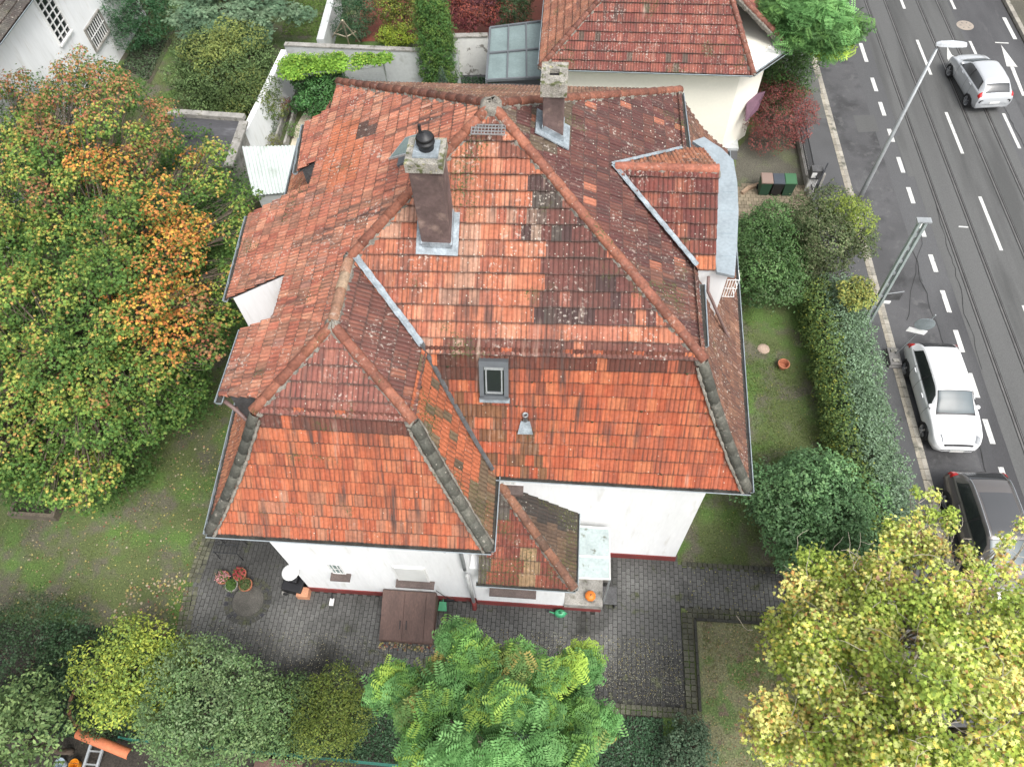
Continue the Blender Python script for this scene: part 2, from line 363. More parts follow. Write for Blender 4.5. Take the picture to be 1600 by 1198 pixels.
def desat(c, k=.92):
    c = c * V(1.0, 1.12, 1.0)
    l = (c @ V(.3, .55, .15))[..., None]; return l + (c - l) * k
def palette(cols, wts, vary=.075):
    base = desat(np.array([lin(c) for c in cols])) * KR; wts = np.array(wts, float); wts /= wts.sum()
    def f(cen, px, N, bias=None):
        k = nr.choice(len(base), N, p=wts); c = base[k].copy()
        c *= (1 + (nr.random((N, 1)) - .5) * 2 * vary); return c
    return f
def blend(c, mask, col, amt, vary=.15):
    if not mask.any(): return c
    t = desat(lin(col)) * KR; m = mask[:, None] * amt; v = 1 + (nr.random((len(c), 1)) - .5) * 2 * vary
    return c * (1 - m) + t * v * m
def inpoly(px, poly):
    x, y = px[:, 0], px[:, 1]; n = len(poly); r = np.zeros(len(px), bool)
    for i in range(n):
        x1, y1 = poly[i]; x2, y2 = poly[(i + 1) % n]
        if y1 == y2: continue
        r ^= ((y1 > y) != (y2 > y)) & (x < (x2 - x1) * (y - y1) / (y2 - y1) + x1)
    return r
# surveyed patches of older / newer tiles on each slope
def pal_main_s(cen, px, N):
    c = palette([(216, 124, 92), (206, 112, 80), (196, 106, 80), (222, 138, 108), (186, 98, 76)], [4, 4, 2, 2, 1.2])(cen, px, N)
    n = vnoise(cen[:, 0], cen[:, 1], 1.1, 3); k = nr.random(N)
    n5 = vnoise(cen[:, 0], cen[:, 1], 1.7, 12) * .6 + vnoise(cen[:, 0], cen[:, 1], 4.5, 14) * .4; sx = px[:, 0] - 838 + (n5 - .5) * 70; reg = (sx > 0) & (px[:, 1] > 282) & (px[:, 1] < 508)
    c = blend(c, reg & (n5 > .22), (108, 56, 54), .92)
    c = blend(c, reg & (n5 > .52), (74, 48, 50), .88)
    c = blend(c, reg & (k < .10), (176, 98, 82), .9)
    c = blend(c, (px[:, 0] > 832) & (px[:, 0] < 872) & (px[:, 1] > 296) & (px[:, 1] < 500) & (n5 > .5) & (k < .7), (88, 76, 72), .85)
    c = blend(c, (px[:, 1] > 500) & (k < .5), (196, 112, 90), .9)
    c = blend(c, (px[:, 1] > 528) & (k < .85) & (px[:, 0] > 690), (116, 62, 56), .85)
    c = blend(c, (px[:, 1] < 250) & (k < .6), (136, 74, 62), .8)
    c = blend(c, (n > .60) & (px[:, 0] < 838) & (px[:, 1] > 320) & (k < .5), (206, 160, 142), .6)
    c = blend(c, (px[:, 1] > 370) & (px[:, 1] < 500) & (px[:, 0] < 838) & (k > .8), (168, 96, 78), .8)
    return c
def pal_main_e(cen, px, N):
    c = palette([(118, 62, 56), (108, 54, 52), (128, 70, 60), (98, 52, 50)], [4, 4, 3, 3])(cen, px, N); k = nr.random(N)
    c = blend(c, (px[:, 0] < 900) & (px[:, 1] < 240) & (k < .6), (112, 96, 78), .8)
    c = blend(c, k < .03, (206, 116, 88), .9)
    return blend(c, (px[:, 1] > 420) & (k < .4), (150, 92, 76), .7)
def pal_main_w(cen, px, N):
    c = palette([(224, 134, 108), (216, 124, 98), (206, 114, 92), (230, 148, 120), (196, 104, 84)], [4, 4, 3, 2, 2])(cen, px, N); k = nr.random(N)
    c = blend(c, inpoly(px, [(520, 190), (575, 190), (555, 285), (510, 300), (505, 285)]) , (222, 120, 82), .95, .06)
    c = blend(c, inpoly(px, [(566, 196), (600, 190), (590, 215), (562, 222)]) & (k < .8), (92, 66, 62), .95)
    c = blend(c, (k > .985), (206, 138, 124), .9)
    return blend(c, (px[:, 1] > 300) & (k < .3), (180, 118, 98), .8)
def pal_main_n(cen, px, N): return palette([(176, 124, 100), (160, 106, 86), (150, 98, 80)], [1, 1, 1])(cen, px, N)
def pal_wing_s(cen, px, N): return palette([(172, 98, 86), (160, 88, 78), (150, 80, 72), (182, 108, 94)], [3, 4, 3, 1])(cen, px, N)
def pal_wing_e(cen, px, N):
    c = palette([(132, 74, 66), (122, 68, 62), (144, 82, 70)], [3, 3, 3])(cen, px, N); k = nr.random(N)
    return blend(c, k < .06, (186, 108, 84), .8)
def pal_low_s(cen, px, N):
    c = palette([(212, 104, 64), (202, 96, 60), (218, 116, 74), (190, 92, 62), (196, 88, 52)], [4, 4, 3, 2, 3])(cen, px, N); k = nr.random(N)
    dst = px[:, 0] - (662 + (px[:, 1] - 543) * .55)
    c = blend(c, (dst < 95) & (k < .45) & (px[:, 0] < 880), (112, 84, 56), .75)
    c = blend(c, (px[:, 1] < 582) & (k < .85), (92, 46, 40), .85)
    return blend(c, (px[:, 0] > 838) & (px[:, 0] < 852) & (px[:, 1] < 640), (134, 66, 50), .9)
def pal_wlow_s(cen, px, N):
    c = palette([(214, 110, 72), (206, 102, 66), (220, 122, 84), (196, 94, 62)], [4, 4, 3, 2])(cen, px, N); k = nr.random(N)
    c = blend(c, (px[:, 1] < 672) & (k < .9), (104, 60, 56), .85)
    return blend(c, (px[:, 1] > 770) & (k < .3), (190, 124, 100), .7)
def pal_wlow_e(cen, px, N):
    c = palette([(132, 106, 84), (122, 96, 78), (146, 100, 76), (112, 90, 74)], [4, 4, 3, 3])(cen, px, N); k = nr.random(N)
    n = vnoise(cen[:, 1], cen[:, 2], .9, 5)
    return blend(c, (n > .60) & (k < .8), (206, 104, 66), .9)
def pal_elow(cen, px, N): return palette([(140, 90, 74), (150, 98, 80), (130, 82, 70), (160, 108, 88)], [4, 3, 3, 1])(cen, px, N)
def pal_wlow_w(cen, px, N): return palette([(206, 122, 90), (190, 110, 84), (216, 134, 100)], [4, 3, 3])(cen, px, N)
def pal_dorm_s(cen, px, N):
    c = palette([(134, 62, 54), (120, 54, 50), (146, 72, 58), (156, 80, 62)], [4, 3, 3, 1.5])(cen, px, N); k = nr.random(N)
    c = blend(c, (px[:, 1] > 400) & (k < .85), (218, 120, 78), .9)
    return blend(c, k > .93, (190, 104, 78), .8)
def pal_dorm_n(cen, px, N): return palette([(212, 126, 90), (196, 112, 80), (184, 116, 88)], [3, 3, 2])(cen, px, N)
def pal_porch_s(cen, px, N):
    c = palette([(150, 72, 56), (138, 64, 52), (164, 82, 62), (176, 92, 70)], [4, 3, 3, 1])(cen, px, N); k = nr.random(N)
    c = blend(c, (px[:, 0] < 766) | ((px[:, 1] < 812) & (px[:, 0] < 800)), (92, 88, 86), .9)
    return blend(c, (px[:, 0] > 815) & (px[:, 0] < 838) & (px[:, 1] > 855), (172, 138, 104), .8)
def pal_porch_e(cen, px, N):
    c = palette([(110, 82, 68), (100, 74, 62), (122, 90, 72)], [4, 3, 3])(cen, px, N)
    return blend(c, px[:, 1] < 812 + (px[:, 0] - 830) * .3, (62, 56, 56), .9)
def pal_nb_s(cen, px, N):
    c = palette([(166, 84, 72), (152, 74, 66), (176, 94, 80), (140, 66, 60)], [4, 4, 3, 2])(cen, px, N); k = nr.random(N)
    return blend(c, k > .975, (110, 92, 84), .9)
def pal_nb_w(cen, px, N): return palette([(200, 124, 98), (186, 112, 88), (176, 104, 84)], [4, 3, 2])(cen, px, N)
def caps(path, parent, name='hip_tiles', r=.115, step=.38, cols=((196, 108, 78), (178, 96, 72)), matr=None, mortar=True, z=.07, label=None, taper=.8):
    path = np.array(path, float); seg = np.linalg.norm(np.diff(path, axis=0), axis=1); cs = np.concatenate([[0], np.cumsum(seg)]); L = cs[-1]
    def at(s): return np.array([np.interp(s, cs, path[:, k]) for k in range(3)])
    mb = MB(); n = int(round(L / step)); st = L / n
    for i in range(n):
        a, b = at(i * st), at(min((i + 1) * st + .05, L)); d = unit(b - a); x = unit(np.cross(d, V(0, 0, 1))); zz = np.cross(x, d)
        a = a + x * rnd.uniform(-.008, .008); c = desat(lin(rnd.choice(cols)), .8) * KR * .86 * rnd.uniform(.85, 1.12)
        K = 9; P = []
        for (e, rr, off) in ((a, r * taper, .0), (a, r, .0), (b, r * (taper + .06), -.012)):
            for k in range(K):
                t = math.pi * (k / (K - 1)) * 1.15 - .075 * math.pi
                P.append(e + x * math.cos(t) * rr + zz * (math.sin(t) * rr * .85 + z - .02 + off))
        F = [(rr * K + k, rr * K + k + 1, (rr + 1) * K + k + 1, (rr + 1) * K + k) for rr in (0, 1) for k in range(K - 1)]
        mb.add(P, F, c)
    o = mb.build(name, matr or M_cap, parent, smooth=True, label=label)
    if mortar:
        mm = MB(); m = max(4, int(L / .06)); P = []; rs = []
        for i in range(m + 1):
            p = at(L * i / m); P.append(p + V(rnd.uniform(-.012, .012), rnd.uniform(-.012, .012), -.075 + rnd.uniform(-.01, .01))); rs.append(r * 1.22 + rnd.uniform(-.025, .025))
        mm.tube(P, rs, 8); mm.build('mortar', M_mortar, o)
    return o
def gutter(a, b, parent, r=.075, mater=None, name='gutter', off=.0, inner=True):
    a = np.array(a, float); b = np.array(b, float); d = unit(b - a); x = unit(np.cross(d, V(0, 0, 1))); K = 9; P = []
    for e in (a, b):
        for rr in (r, r - .008):
            for k in range(K):
                t = math.pi + math.pi * k / (K - 1); P.append(e + x * math.cos(t) * rr + V(0, 0, 1) * math.sin(t) * rr)
    F = []
    for k in range(K - 1):
        F.append((k, k + 1, 2 * K + k + 1, 2 * K + k)); F.append((K + k + 1, K + k, 3 * K + k, 3 * K + k + 1))
    for q in (0, K - 1): F.append((q, K + q, 3 * K + q, 2 * K + q))
    F += [tuple(range(K)), tuple(range(2 * K, 3 * K))[::-1]]
    mb = MB().add(P, F)
    mb.tube([a + x * r * 1.02 + V(0, 0, .004), b + x * r * 1.02 + V(0, 0, .004)], .013, 6); mb.tube([a - x * r * 1.02 + V(0, 0, .004), b - x * r * 1.02 + V(0, 0, .004)], .009, 6)
    o = mb.build(name, mater or M_zinc, parent)
    L = np.linalg.norm(b - a); n = max(2, int(L / .15)); P = []
    for i in range(n + 1):
        p = a + d * (L * i / n); h = -r * .45 + rnd.uniform(-.012, .012)
        P.append([p - x * r * .85 + V(0, 0, h), p + V(0, 0, h + .006), p + x * r * .85 + V(0, 0, h)])
    MB().grid(np.array(P)).build('debris', M_gutin, o)  # dark uneven strip along the inside of the gutter
    return o
# ================================================================ the main house
ZE, ZB, ZT = 6.0, 9.1, 11.77
HS = thing('tiled_house', 'white house with red plinth under a large weathered orange tiled mansard roof', 'house', (-1.6, 12.5, 0))
AP = G(768, 165, ZT)
SE, NE, NW = G(1094, 556, ZB), G(1058, 143, ZB), G(533, 130, ZB)
SW = G(421, 541, ZB); V1 = G(661, 545, ZB)
# ridge of the front wing meets the south-west hip
hipSW = SW - AP
RN = AP + hipSW * .60; 
best = min(((np.hypot(*(PX(AP + hipSW * t)[0] - (546, 404)))), t) for t in np.linspace(.4, .85, 91)); RN = AP + hipSW * best[1]
RS = G(520, 508, RN[2])
WSE, WSW = G(640, 651, ZB), G(402, 637, ZB)
EWSW, EWSE, JV, ESE = G(329, 829, ZE), G(763, 855, ZE), G(771, 740, ZE), G(1167, 763, ZE)
gE = G(1147, 450, ZE); ENE = ESE + (gE - ESE) * ((NE[1] + 1.5 - ESE[1]) / (gE[1] - ESE[1])); ENE[2] = ZE
gW = G(372, 645, ZE); WNW = EWSW + (gW - EWSW) * ((NW[1] + 1.5 - EWSW[1]) / (gW[1] - EWSW[1])); WNW[2] = ZE
TP = lambda t: .78 * t + .22 * t * t
def upper(name, eA, eB, top, polys, pal, matr=None):
    P0, U, D, zf, sl = planar_frame(eA, eB, top)
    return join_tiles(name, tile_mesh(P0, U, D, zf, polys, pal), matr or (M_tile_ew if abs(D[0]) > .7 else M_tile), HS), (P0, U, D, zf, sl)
def lower(name, eA, eB, bA, bB, polys, pal, matr=None, z0=ZE, z1=ZB, over=.04):
    eA, eB, bA, bB = map(lambda q: np.array(q, float), (eA, eB, bA, bB)); U = unit((eB - eA)[:2]); D = np.array([-U[1], U[0]])
    if (bA[:2] - eA[:2]) @ D < 0: D = -D
    dA, dB = (bA[:2] - eA[:2]) @ D, (bB[:2] - eA[:2]) @ D; uA, uB = (bA[:2] - eA[:2]) @ U, (bB[:2] - eA[:2]) @ U; dm = (dA + dB) / 2
    kf = lambda u: np.clip((dA + (dB - dA) * (u - uA) / (uB - uA)) / dm, .6, 1.6)
    zf = lambda d: z0 + (z1 - z0) * TP(max(-.3, d / dm)) if d <= dm else z1 + (z1 - z0) * (1.22 / dm) * (d - dm)
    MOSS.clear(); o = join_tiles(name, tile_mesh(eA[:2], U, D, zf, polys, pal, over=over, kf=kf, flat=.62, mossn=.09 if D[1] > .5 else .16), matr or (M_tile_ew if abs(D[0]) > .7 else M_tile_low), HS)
    if len(MOSS) > 5 and eA[2] == ZE and (D[1] > .5 or matr is M_tile_mossy):
        m_ = MB()
        for p_ in MOSS:
            a_ = rnd.uniform(.012, .034) if rnd.random() < .8 else rnd.uniform(.03, .05); m_.lathe([(.001, -a_), (a_, -a_ * .3), (a_ * .9, a_ * .3), (.001, a_ * .6)], p_, 6)
        mo = m_.build('moss', M_moss, o, smooth=True); mo['kind'] = 'stuff'
    return o
upper('roof_slope', V1, SE, AP, [[AP, RN, V1, SE]], pal_main_s)
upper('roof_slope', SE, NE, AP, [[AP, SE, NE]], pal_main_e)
upper('roof_slope', NE, NW, AP, [[AP, NE, NW]], pal_main_n)
# west slope: one plane that runs on over two bays; its lower edges come from the gutters
P0w, Uw, Dw, zfw, slw = planar_frame(SW, NW, AP)
nW = unit(np.cross(NW - SW, AP - SW)); nW *= np.sign(nW[2])
onW = lambda px, py: GPl(px, py, SW, nW)
B2a, B2b, B2c, B2d = onW(447, 431), onW(356, 465), onW(393, 325), onW(487, 296)
B2c[1] = B2d[1] = (B2c[1] + B2d[1]) / 2; B2a[1] = B2b[1] = (B2a[1] + B2b[1]) / 2
B3a, B3b, B3c, B3d = onW(497, 257), onW(466, 262), onW(481, 181), onW(523, 177)
B3a[1] = B3b[1] = (B3a[1] + B3b[1]) / 2; B3c[1] = B3d[1] = (B3c[1] + B3d[1]) / 2
def lineW(y):  # break-line point on the west side at a given y
    t = (y - SW[1]) / (NW[1] - SW[1]); return SW + (NW - SW) * t
E1 = lineW(G(383, 514, 8.62)[1])
mW = []
tw1 = tile_mesh(P0w, Uw, Dw, zfw, [[AP, NW, E1, RN]], pal_main_w)
def bayquad(a, b, c, d): return [lineW(a[1]) + V(.05, 0, 0), b, c, lineW(d[1]) + V(.05, 0, 0)]
tw2 = []
for (a, b, c, d) in ((B2a, B2b, B2c, B2d), (B3a, B3b, B3c, B3d)):
    q = bayquad(a, b, c, d)
    tw2 += tile_mesh(P0w, Uw, Dw, zfw, [q], pal_main_w)
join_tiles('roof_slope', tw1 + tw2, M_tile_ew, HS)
# front wing, upper slopes
g3a, g3b = G(347, 620, 8.62), G(383, 514, 8.62)
g3b[0] = g3a[0] = (g3a[0] + g3b[0]) / 2
upper('roof_slope', WSW, WSE, (RS[0], RS[1], RN[2]), [[RS, WSW, WSE]], pal_wing_s)
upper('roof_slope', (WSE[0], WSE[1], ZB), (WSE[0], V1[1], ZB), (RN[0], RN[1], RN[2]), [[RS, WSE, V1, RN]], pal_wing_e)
P3, U3, D3, zf3, sl3 = planar_frame(g3a, g3b, (RS[0], RS[1], RN[2]))
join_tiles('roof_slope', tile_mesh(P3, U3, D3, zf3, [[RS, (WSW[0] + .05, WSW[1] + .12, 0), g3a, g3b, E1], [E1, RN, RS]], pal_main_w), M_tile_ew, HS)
# lower (mansard) slopes
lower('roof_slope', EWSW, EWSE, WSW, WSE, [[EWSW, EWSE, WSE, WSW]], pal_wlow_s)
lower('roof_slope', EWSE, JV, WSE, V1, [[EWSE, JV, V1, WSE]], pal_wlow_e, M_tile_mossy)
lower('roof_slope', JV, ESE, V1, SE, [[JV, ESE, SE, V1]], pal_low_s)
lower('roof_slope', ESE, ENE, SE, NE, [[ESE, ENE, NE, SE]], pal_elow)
lower('roof_slope', WNW, EWSW, NW, WSW, [[WNW, EWSW, WSW, SW, NW]], pal_wlow_w)
# decks under the tiles (solid roof)
dk = MB()
for pts in ([AP, RN, V1, SE], [AP, SE, NE], [AP, NE, NW], [AP, NW, E1, RN], [RS, WSW, WSE], [RN, RS, WSE, V1]):
    for k in range(1, len(pts) - 1):
        t3 = np.array([pts[0], pts[k], pts[k + 1]], float) - V(0, 0, .05)
        if np.cross(t3[1] - t3[0], t3[2] - t3[0])[2] < 0: t3 = t3[::-1]
        dk.slab(t3, .05)
for q in ([B2a, B2b, B2c, B2d], [B3a, B3b, B3c, B3d], [RN, RS, g3a, g3b, E1]):
    q = np.array(q, float) - V(0, 0, .05); n = np.cross(q[1] - q[0], q[2] - q[0])
    if n[2] < 0: q = q[::-1]
    q = q.mean(0) + (q - q.mean(0)) * .965
    dk.slab(q, .02)
def lowdeck(a, b, ia, ib, z0=ZE, z1=ZB):
    P = []
    for k in range(9):
        t = k / 8; z = z0 + (z1 - z0) * TP(t) - .09; P.append([np.append((np.array(e[:2]) * (1 - t) + np.array(i_[:2]) * t), z) for e, i_ in ((a, ia), (b, ib))])
    dk.grid(np.array(P))
for a, b, ia, ib in ((EWSW, EWSE, WSW, WSE), (EWSE, JV, WSE, V1), (JV, ESE, V1, SE), (ESE, ENE, SE, NE), (WNW, EWSW, NW, WSW), (ENE, WNW, NE, NW)): lowdeck(a, b, ia, ib)
dk.build('roof_boarding', M_slate, HS)
# hips, ridges
ORG = ((204, 116, 84), (190, 102, 76), (176, 96, 74), (214, 128, 92)); GRY = ((112, 104, 98), (98, 92, 88), (124, 114, 106))
def low_hip(e, b, z0=ZE, z1=ZB, t0=0., t1=1.): return [np.append(np.array(e[:2]) * (1 - t) + np.array(b[:2]) * t, z0 + (z1 - z0) * TP(t)) for t in np.linspace(t0, t1, 9)]
ext = lambda a, b, d: b + unit(b - a) * d
caps([ext(AP, SE, .12), AP], HS); caps([ext(AP, NE, .1), AP], HS); caps([ext(AP, NW, .1), AP], HS)
caps([RN, AP], HS); caps([RS, RN], HS, cols=((186, 126, 98), (170, 122, 100), (190, 150, 124)))
caps([ext(RS, WSW, .1), RS], HS); caps([ext(RS, WSE, .12), RS], HS)
for e_, b_, sd in ((EWSW, WSW, 1), (EWSE, WSE, -1), (ESE, SE, -1)):
    pth = low_hip(e_, b_, t1=.97); o = caps(pth, HS, r=.125, cols=((126, 118, 112), (112, 106, 101), (136, 128, 121)), mortar=False, z=.05, taper=.92)
    for s_ in (-1, 1):
        mm = MB(); P = []; rs = []; a_, b2_ = np.array(pth[:-1]), np.array(pth[1:]); pp = np.array(pth); cs_ = np.concatenate([[0], np.cumsum(np.linalg.norm(np.diff(pp, axis=0), axis=1))]); xx = unit(np.cross(pp[-1] - pp[0], V(0, 0, 1)))
        for t_ in np.arange(0, cs_[-1], .07):
            q = np.array([np.interp(t_, cs_, pp[:, k]) for k in range(3)]); P.append(q + xx * s_ * (.142 + rnd.uniform(-.012, .012)) + V(0, 0, -.045 + rnd.uniform(-.01, .01))); rs.append(.034 + rnd.uniform(-.014, .014))
        mm.tube(P, rs, 6); mm.build('mortar', M_mortar, o)
# lumps of mortar where the hips meet
for p, r in ((AP, .24), (RN, .13), (RS, .15)):
    lm = MB(); P = []
    for rr_, zz_ in ((1.0, -.10), (1.0, -.0), (.8, .08), (.45, .13), (.02, .14)): P.append([p + V(math.cos(j * math.tau / 16) * rr_ * r, math.sin(j * math.tau / 16) * rr_ * r, zz_) + V(rnd.uniform(-.03, .03), rnd.uniform(-.03, .03), rnd.uniform(-.03, .03)) * (1 if j < 16 else 0) for j in range(16)])
    for row in P: row.append(row[0])
    lm.grid(np.array(P)).build('mortar', M_mortar, HS, smooth=True)
# valleys
def valley(a, b, wdt, parent=HS, z=.05, mater=None, jag=True, up=None):
    a = np.array(a, float); b = np.array(b, float); L = np.linalg.norm(b - a); n = max(3, int(L / .09)); d = unit(b - a); x = unit(np.cross(d, V(0, 0, 1))); P = []
    for i in range(n + 1):
        p = a + d * (L * i / n) + V(0, 0, z); w1, w2 = [wdt * (1 + (rnd.uniform(-.13, .13) if jag else 0)) for _ in (0, 1)]
        P.append([p - x * w1 + V(0, 0, .035), p, p + x * w2 + V(0, 0, .035)])
    return MB().grid(np.array(P)).build('valley_flashing', mater or M_lead, parent)
valley(RN + V(.12, .02, 0), V1 + V(0, 0, .02), .07, z=.09)
pv = np.array(low_hip(JV, V1)); P = []
for k in range(9):
    x_ = unit(np.cross(pv[min(k + 1, 8)] - pv[max(k - 1, 0)], V(0, 0, 1))); P.append([pv[k] - x_ * .05 + V(0, 0, .21), pv[k] + V(0, 0, .17), pv[k] + x_ * .05 + V(0, 0, .21)])
MB().grid(np.array(P)).build('valley_flashing', M_slate, HS)
# soffits, gutters
SOF = MB()
for poly in ([EWSW, EWSE, JV, JV + V(0, 3, 0), V(EWSW[0], JV[1] + 3, ZE)], ):
    pass
E_ = [EWSW, EWSE, JV, ESE, ENE, WNW]
SOF.slab([V(p[0], p[1], ZE - .06) for p in E_], .03); SOF.build('soffit', M_white, HS)
gut = lambda a, b, dx=0, dy=0, dz=-.02, **k: gutter(np.array(a) + V(dx, dy, dz), np.array(b) + V(dx, dy, dz), HS, **k)
o_ = .075
gut(EWSW + V(-o_, 0, 0), EWSE + V(o_, 0, 0), 0, -o_); gut(JV, ESE + V(o_, 0, 0), 0, -o_); gut(EWSE + V(0, -o_, 0), JV, o_, 0)
gut(ESE + V(0, -o_, 0), ENE, o_, 0); gut(WNW, EWSW + V(0, -o_, 0), -o_, 0)
gut(SE + V(.14, .3, 0), lineW(0) * 0 + G(1088, 440, ZB) + V(.14, 0, 0), 0, 0, -.08, r=.06)
gut(G(1069, 236, ZB) + V(.12, 0, 0), NE + V(.12, 0, 0), 0, 0, -.05, r=.06)
gut(B2b, B2c, -.06, 0, -.04, r=.06); gut(B3b, B3c, -.06, 0, -.04, r=.06); gut(g3a + V(0, -.12, 0), g3b, -.07, 0, -.04, r=.08)
# walls
yS1, yS2 = 5.93, 7.52; xW, xWE, xE = -6.95, -2.0, 3.68; yN = 17.9; ZW = ZE - .05
FP = [(xW, yS1), (xWE, yS1), (xWE, yS2), (xE, yS2), (xE, yN), (xW, yN)]
MB().prism(FP, .32, ZW).build('wall', M_wall, HS)
FPp = [(x + (-.03 if x == xW else .03), y + (-.03 if y != yN else .03)) for x, y in FP]
MB().prism(FPp, -.02, .33).build('plinth', M_plinth, HS)
# bay walls under the roof planes
def cheek(pts, y, parent, material, name='bay_wall', th=.06):
    return MB().slab([V(*p) for p in pts], th).build(name, material, parent)
by2 = (B2a[1] + .06, B2c[1] - .06); xb = B2b[0] + .22
mb = MB()
for (a, b, c, d), m in (((B2a, B2b, B2c, B2d), 0), ((B3a, B3b, B3c, B3d), 1)):
    y0, y1 = a[1] + .05, d[1] - .05; x0 = b[0] + .14; x1 = lineW(y0)[0] + .1; zo = lambda x: zfw((np.array([x, y0]) - P0w) @ Dw) - .07
    P = [(x0, y0, 5.2), (x1, y0, 5.2), (x1, y0, zo(x1)), (x0, y0, zo(x0)), (x0, y1, 5.2), (x1, y1, 5.2), (x1, y1, zo(x1)), (x0, y1, zo(x0))]
    MB().add(P, [(0, 1, 2, 3), (7, 6, 5, 4), (4, 0, 3, 7), (1, 5, 6, 2), (3, 2, 6, 7), (5, 1, 0, 4)]).build('bay_wall', M_wall if m == 0 else M_slate, HS)
y0, y1 = g3a[1] + .04, g3b[1] - .04; x0 = g3a[0] + .14; x1 = WSW[0] + .35; zo = lambda x: zf3((np.array([x, y0]) - P3) @ D3) - .07
MB().add([(x0, y0, 6.2), (x1, y0, 6.2), (x1, y0, zo(x1)), (x0, y0, zo(x0)), (x0, y1, 6.2), (x1, y1, 6.2), (x1, y1, zo(x1)), (x0, y1, zo(x0))], [(0, 1, 2, 3), (7, 6, 5, 4), (4, 0, 3, 7), (1, 5, 6, 2), (3, 2, 6, 7), (5, 1, 0, 4)]).build('bay_wall', M_slate, HS)
MB().tube([g3a + V(0, -.02, -.12), g3a + V(.22, -.12, -.3), g3a + V(.45, -.25, -.6), WSW + V(-.28, -.08, -.45), WSW + V(-.35, -.35, -1.0)], .045, 10).build('downpipe', mat('rusty_brown_pipe', (.17, .11, .10), .6), HS, smooth=True)
# ---- east dormer
nE = unit(np.cross(SE - AP, NE - AP)); nE *= np.sign(nE[2]); onE = lambda px, py: GPl(px, py, AP, nE)
DR = onE(957, 262); DRz = DR[2]; DRe = V(*G(1122, 262, DRz)); 
dS_in = onE(1085, 424); dN_in = onE(1066, 238)
dS_in = V(dS_in[0], dS_in[1], ZB + .04); xo = DRe[0] + .0; dS_out = G(1121, 427, ZB + .04); dN_out = G(1098, 244, ZB + .04)
dS_out = V(xo, dS_in[1], dS_in[2]); dN_in = V(dN_in[0], dN_in[1], ZB + .04); dN_out = V(xo, dN_in[1], ZB + .04)
def dormslope(eA, eB, top, poly, pal):
    P0, U, D, zf, sl = planar_frame(eA, eB, top); return tile_mesh(P0, U, D, zf, [poly], pal, over=.02, lift=.03)
DM = MB(); zt_ = DRz
P = [V(dS_in[0] - .2, dS_in[1] + .06, ZE + 1.0), V(xo - .06, dS_in[1] + .06, ZE + 1.0), V(xo - .06, dN_in[1] - .06, ZE + 1.), V(dN_in[0] - .2, dN_in[1] - .06, ZE + 1.)]
DM.prism([p[:2] for p in P], ZE + .9, ZB - .02)
yr = DR[1]
DM.add([(xo - .06, dS_in[1] + .06, ZB - .04), (xo - .06, dN_in[1] - .06, ZB - .04), (xo - .06, yr, zt_ - .06), (dS_in[0], dS_in[1] + .06, ZB - .04), (dS_in[0], dN_in[1] - .06, ZB - .04), (dS_in[0], yr, zt_ - .06)], [(0, 1, 2), (3, 5, 4), (0, 2, 5, 3), (1, 4, 5, 2), (0, 3, 4, 1)])
dorm = DM.build('dormer', M_wall, HS)
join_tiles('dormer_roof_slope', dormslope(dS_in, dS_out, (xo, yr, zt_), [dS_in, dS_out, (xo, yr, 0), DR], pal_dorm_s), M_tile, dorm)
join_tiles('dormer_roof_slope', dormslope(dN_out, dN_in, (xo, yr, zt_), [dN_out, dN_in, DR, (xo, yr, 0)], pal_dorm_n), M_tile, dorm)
caps([V(xo, yr, zt_), DR + V(.05, 0, 0)], dorm, cols=((204, 108, 78), (190, 98, 72)), name='ridge_tiles')
valley(DR + V(0, 0, .03), dS_in + V(.02, 0, .06), .06, dorm, z=.06); valley(dN_in + V(0, 0, .03), DR + V(0, 0, .03), .055, dorm, z=.06)
# curved sheet-metal parapet outside the dormer
cp = MB(); xs0 = xo + .02; pts_in = [(xs0, dS_in[1] - .12), (xs0, dN_in[1] + .1), (xs0 - .3, dN_in[1] + .55)]
outer = [G(px, py, ZB + .1)[:2] for px, py in ((1148, 431), (1152, 380), (1154, 330), (1152, 285), (1146, 250), (1128, 232), (1112, 222), (1100, 214))]
cp.prism([(xs0, dS_in[1] - .1)] + [tuple(p) for p in outer] + [(xs0 - .28, dN_in[1] + .3), (xs0, dN_in[1])], ZB + .02, ZB + .10)
cpo = cp.build('parapet_sheet', M_zinc, dorm)
ow = [p * .985 + np.array([-.05, .2]) for p in outer]
MB().prism([(xs0 - .1, dS_in[1] + .06)] + [(p[0] - .09, p[1] + (.16 if i == 0 else 0)) for i, p in enumerate(outer[:6])] + [(xs0 - .1, dN_in[1] + .1)], 5.9, ZB + .01).build('dormer_wall', M_wall, dorm)
sm = MB()
for py in (300, 330, 365, 400):
    p = G(1138, py, ZB + .1); MB().box(p + V(0, 0, .008), (.3, .012, .016)).build('sheet_seam', M_zinc, cpo)

MB().tube([G(1107, 432, ZB - .1), G(1106, 455, ZB - .4), G(1112, 468, 8.4), G(1130, 510, 7.3), G(1142, 533, 6.35), G(1143, 545, 6.1)], .035, 10).build('downpipe', MC['rusty_brown_pipe'], HS, smooth=True)
gr = MB(); ga, gb = G(1136, 432, 8.3), G(1150, 470, 6.6)
for k in range(5): q = ga + V(.02 + .06 * k, -.1, 0); gr.bar(q, q + V(0, 0, -.6), .012)
for z_ in (0, -.3, -.6): gr.bar(ga + V(.0, -.1, z_), ga + V(.28, -.1, z_), .012); gr.bar(ga + V(.28, -.1, z_), ga + V(.28, .2, z_), .012)
gr.build('balcony_grille', M_white, HS)
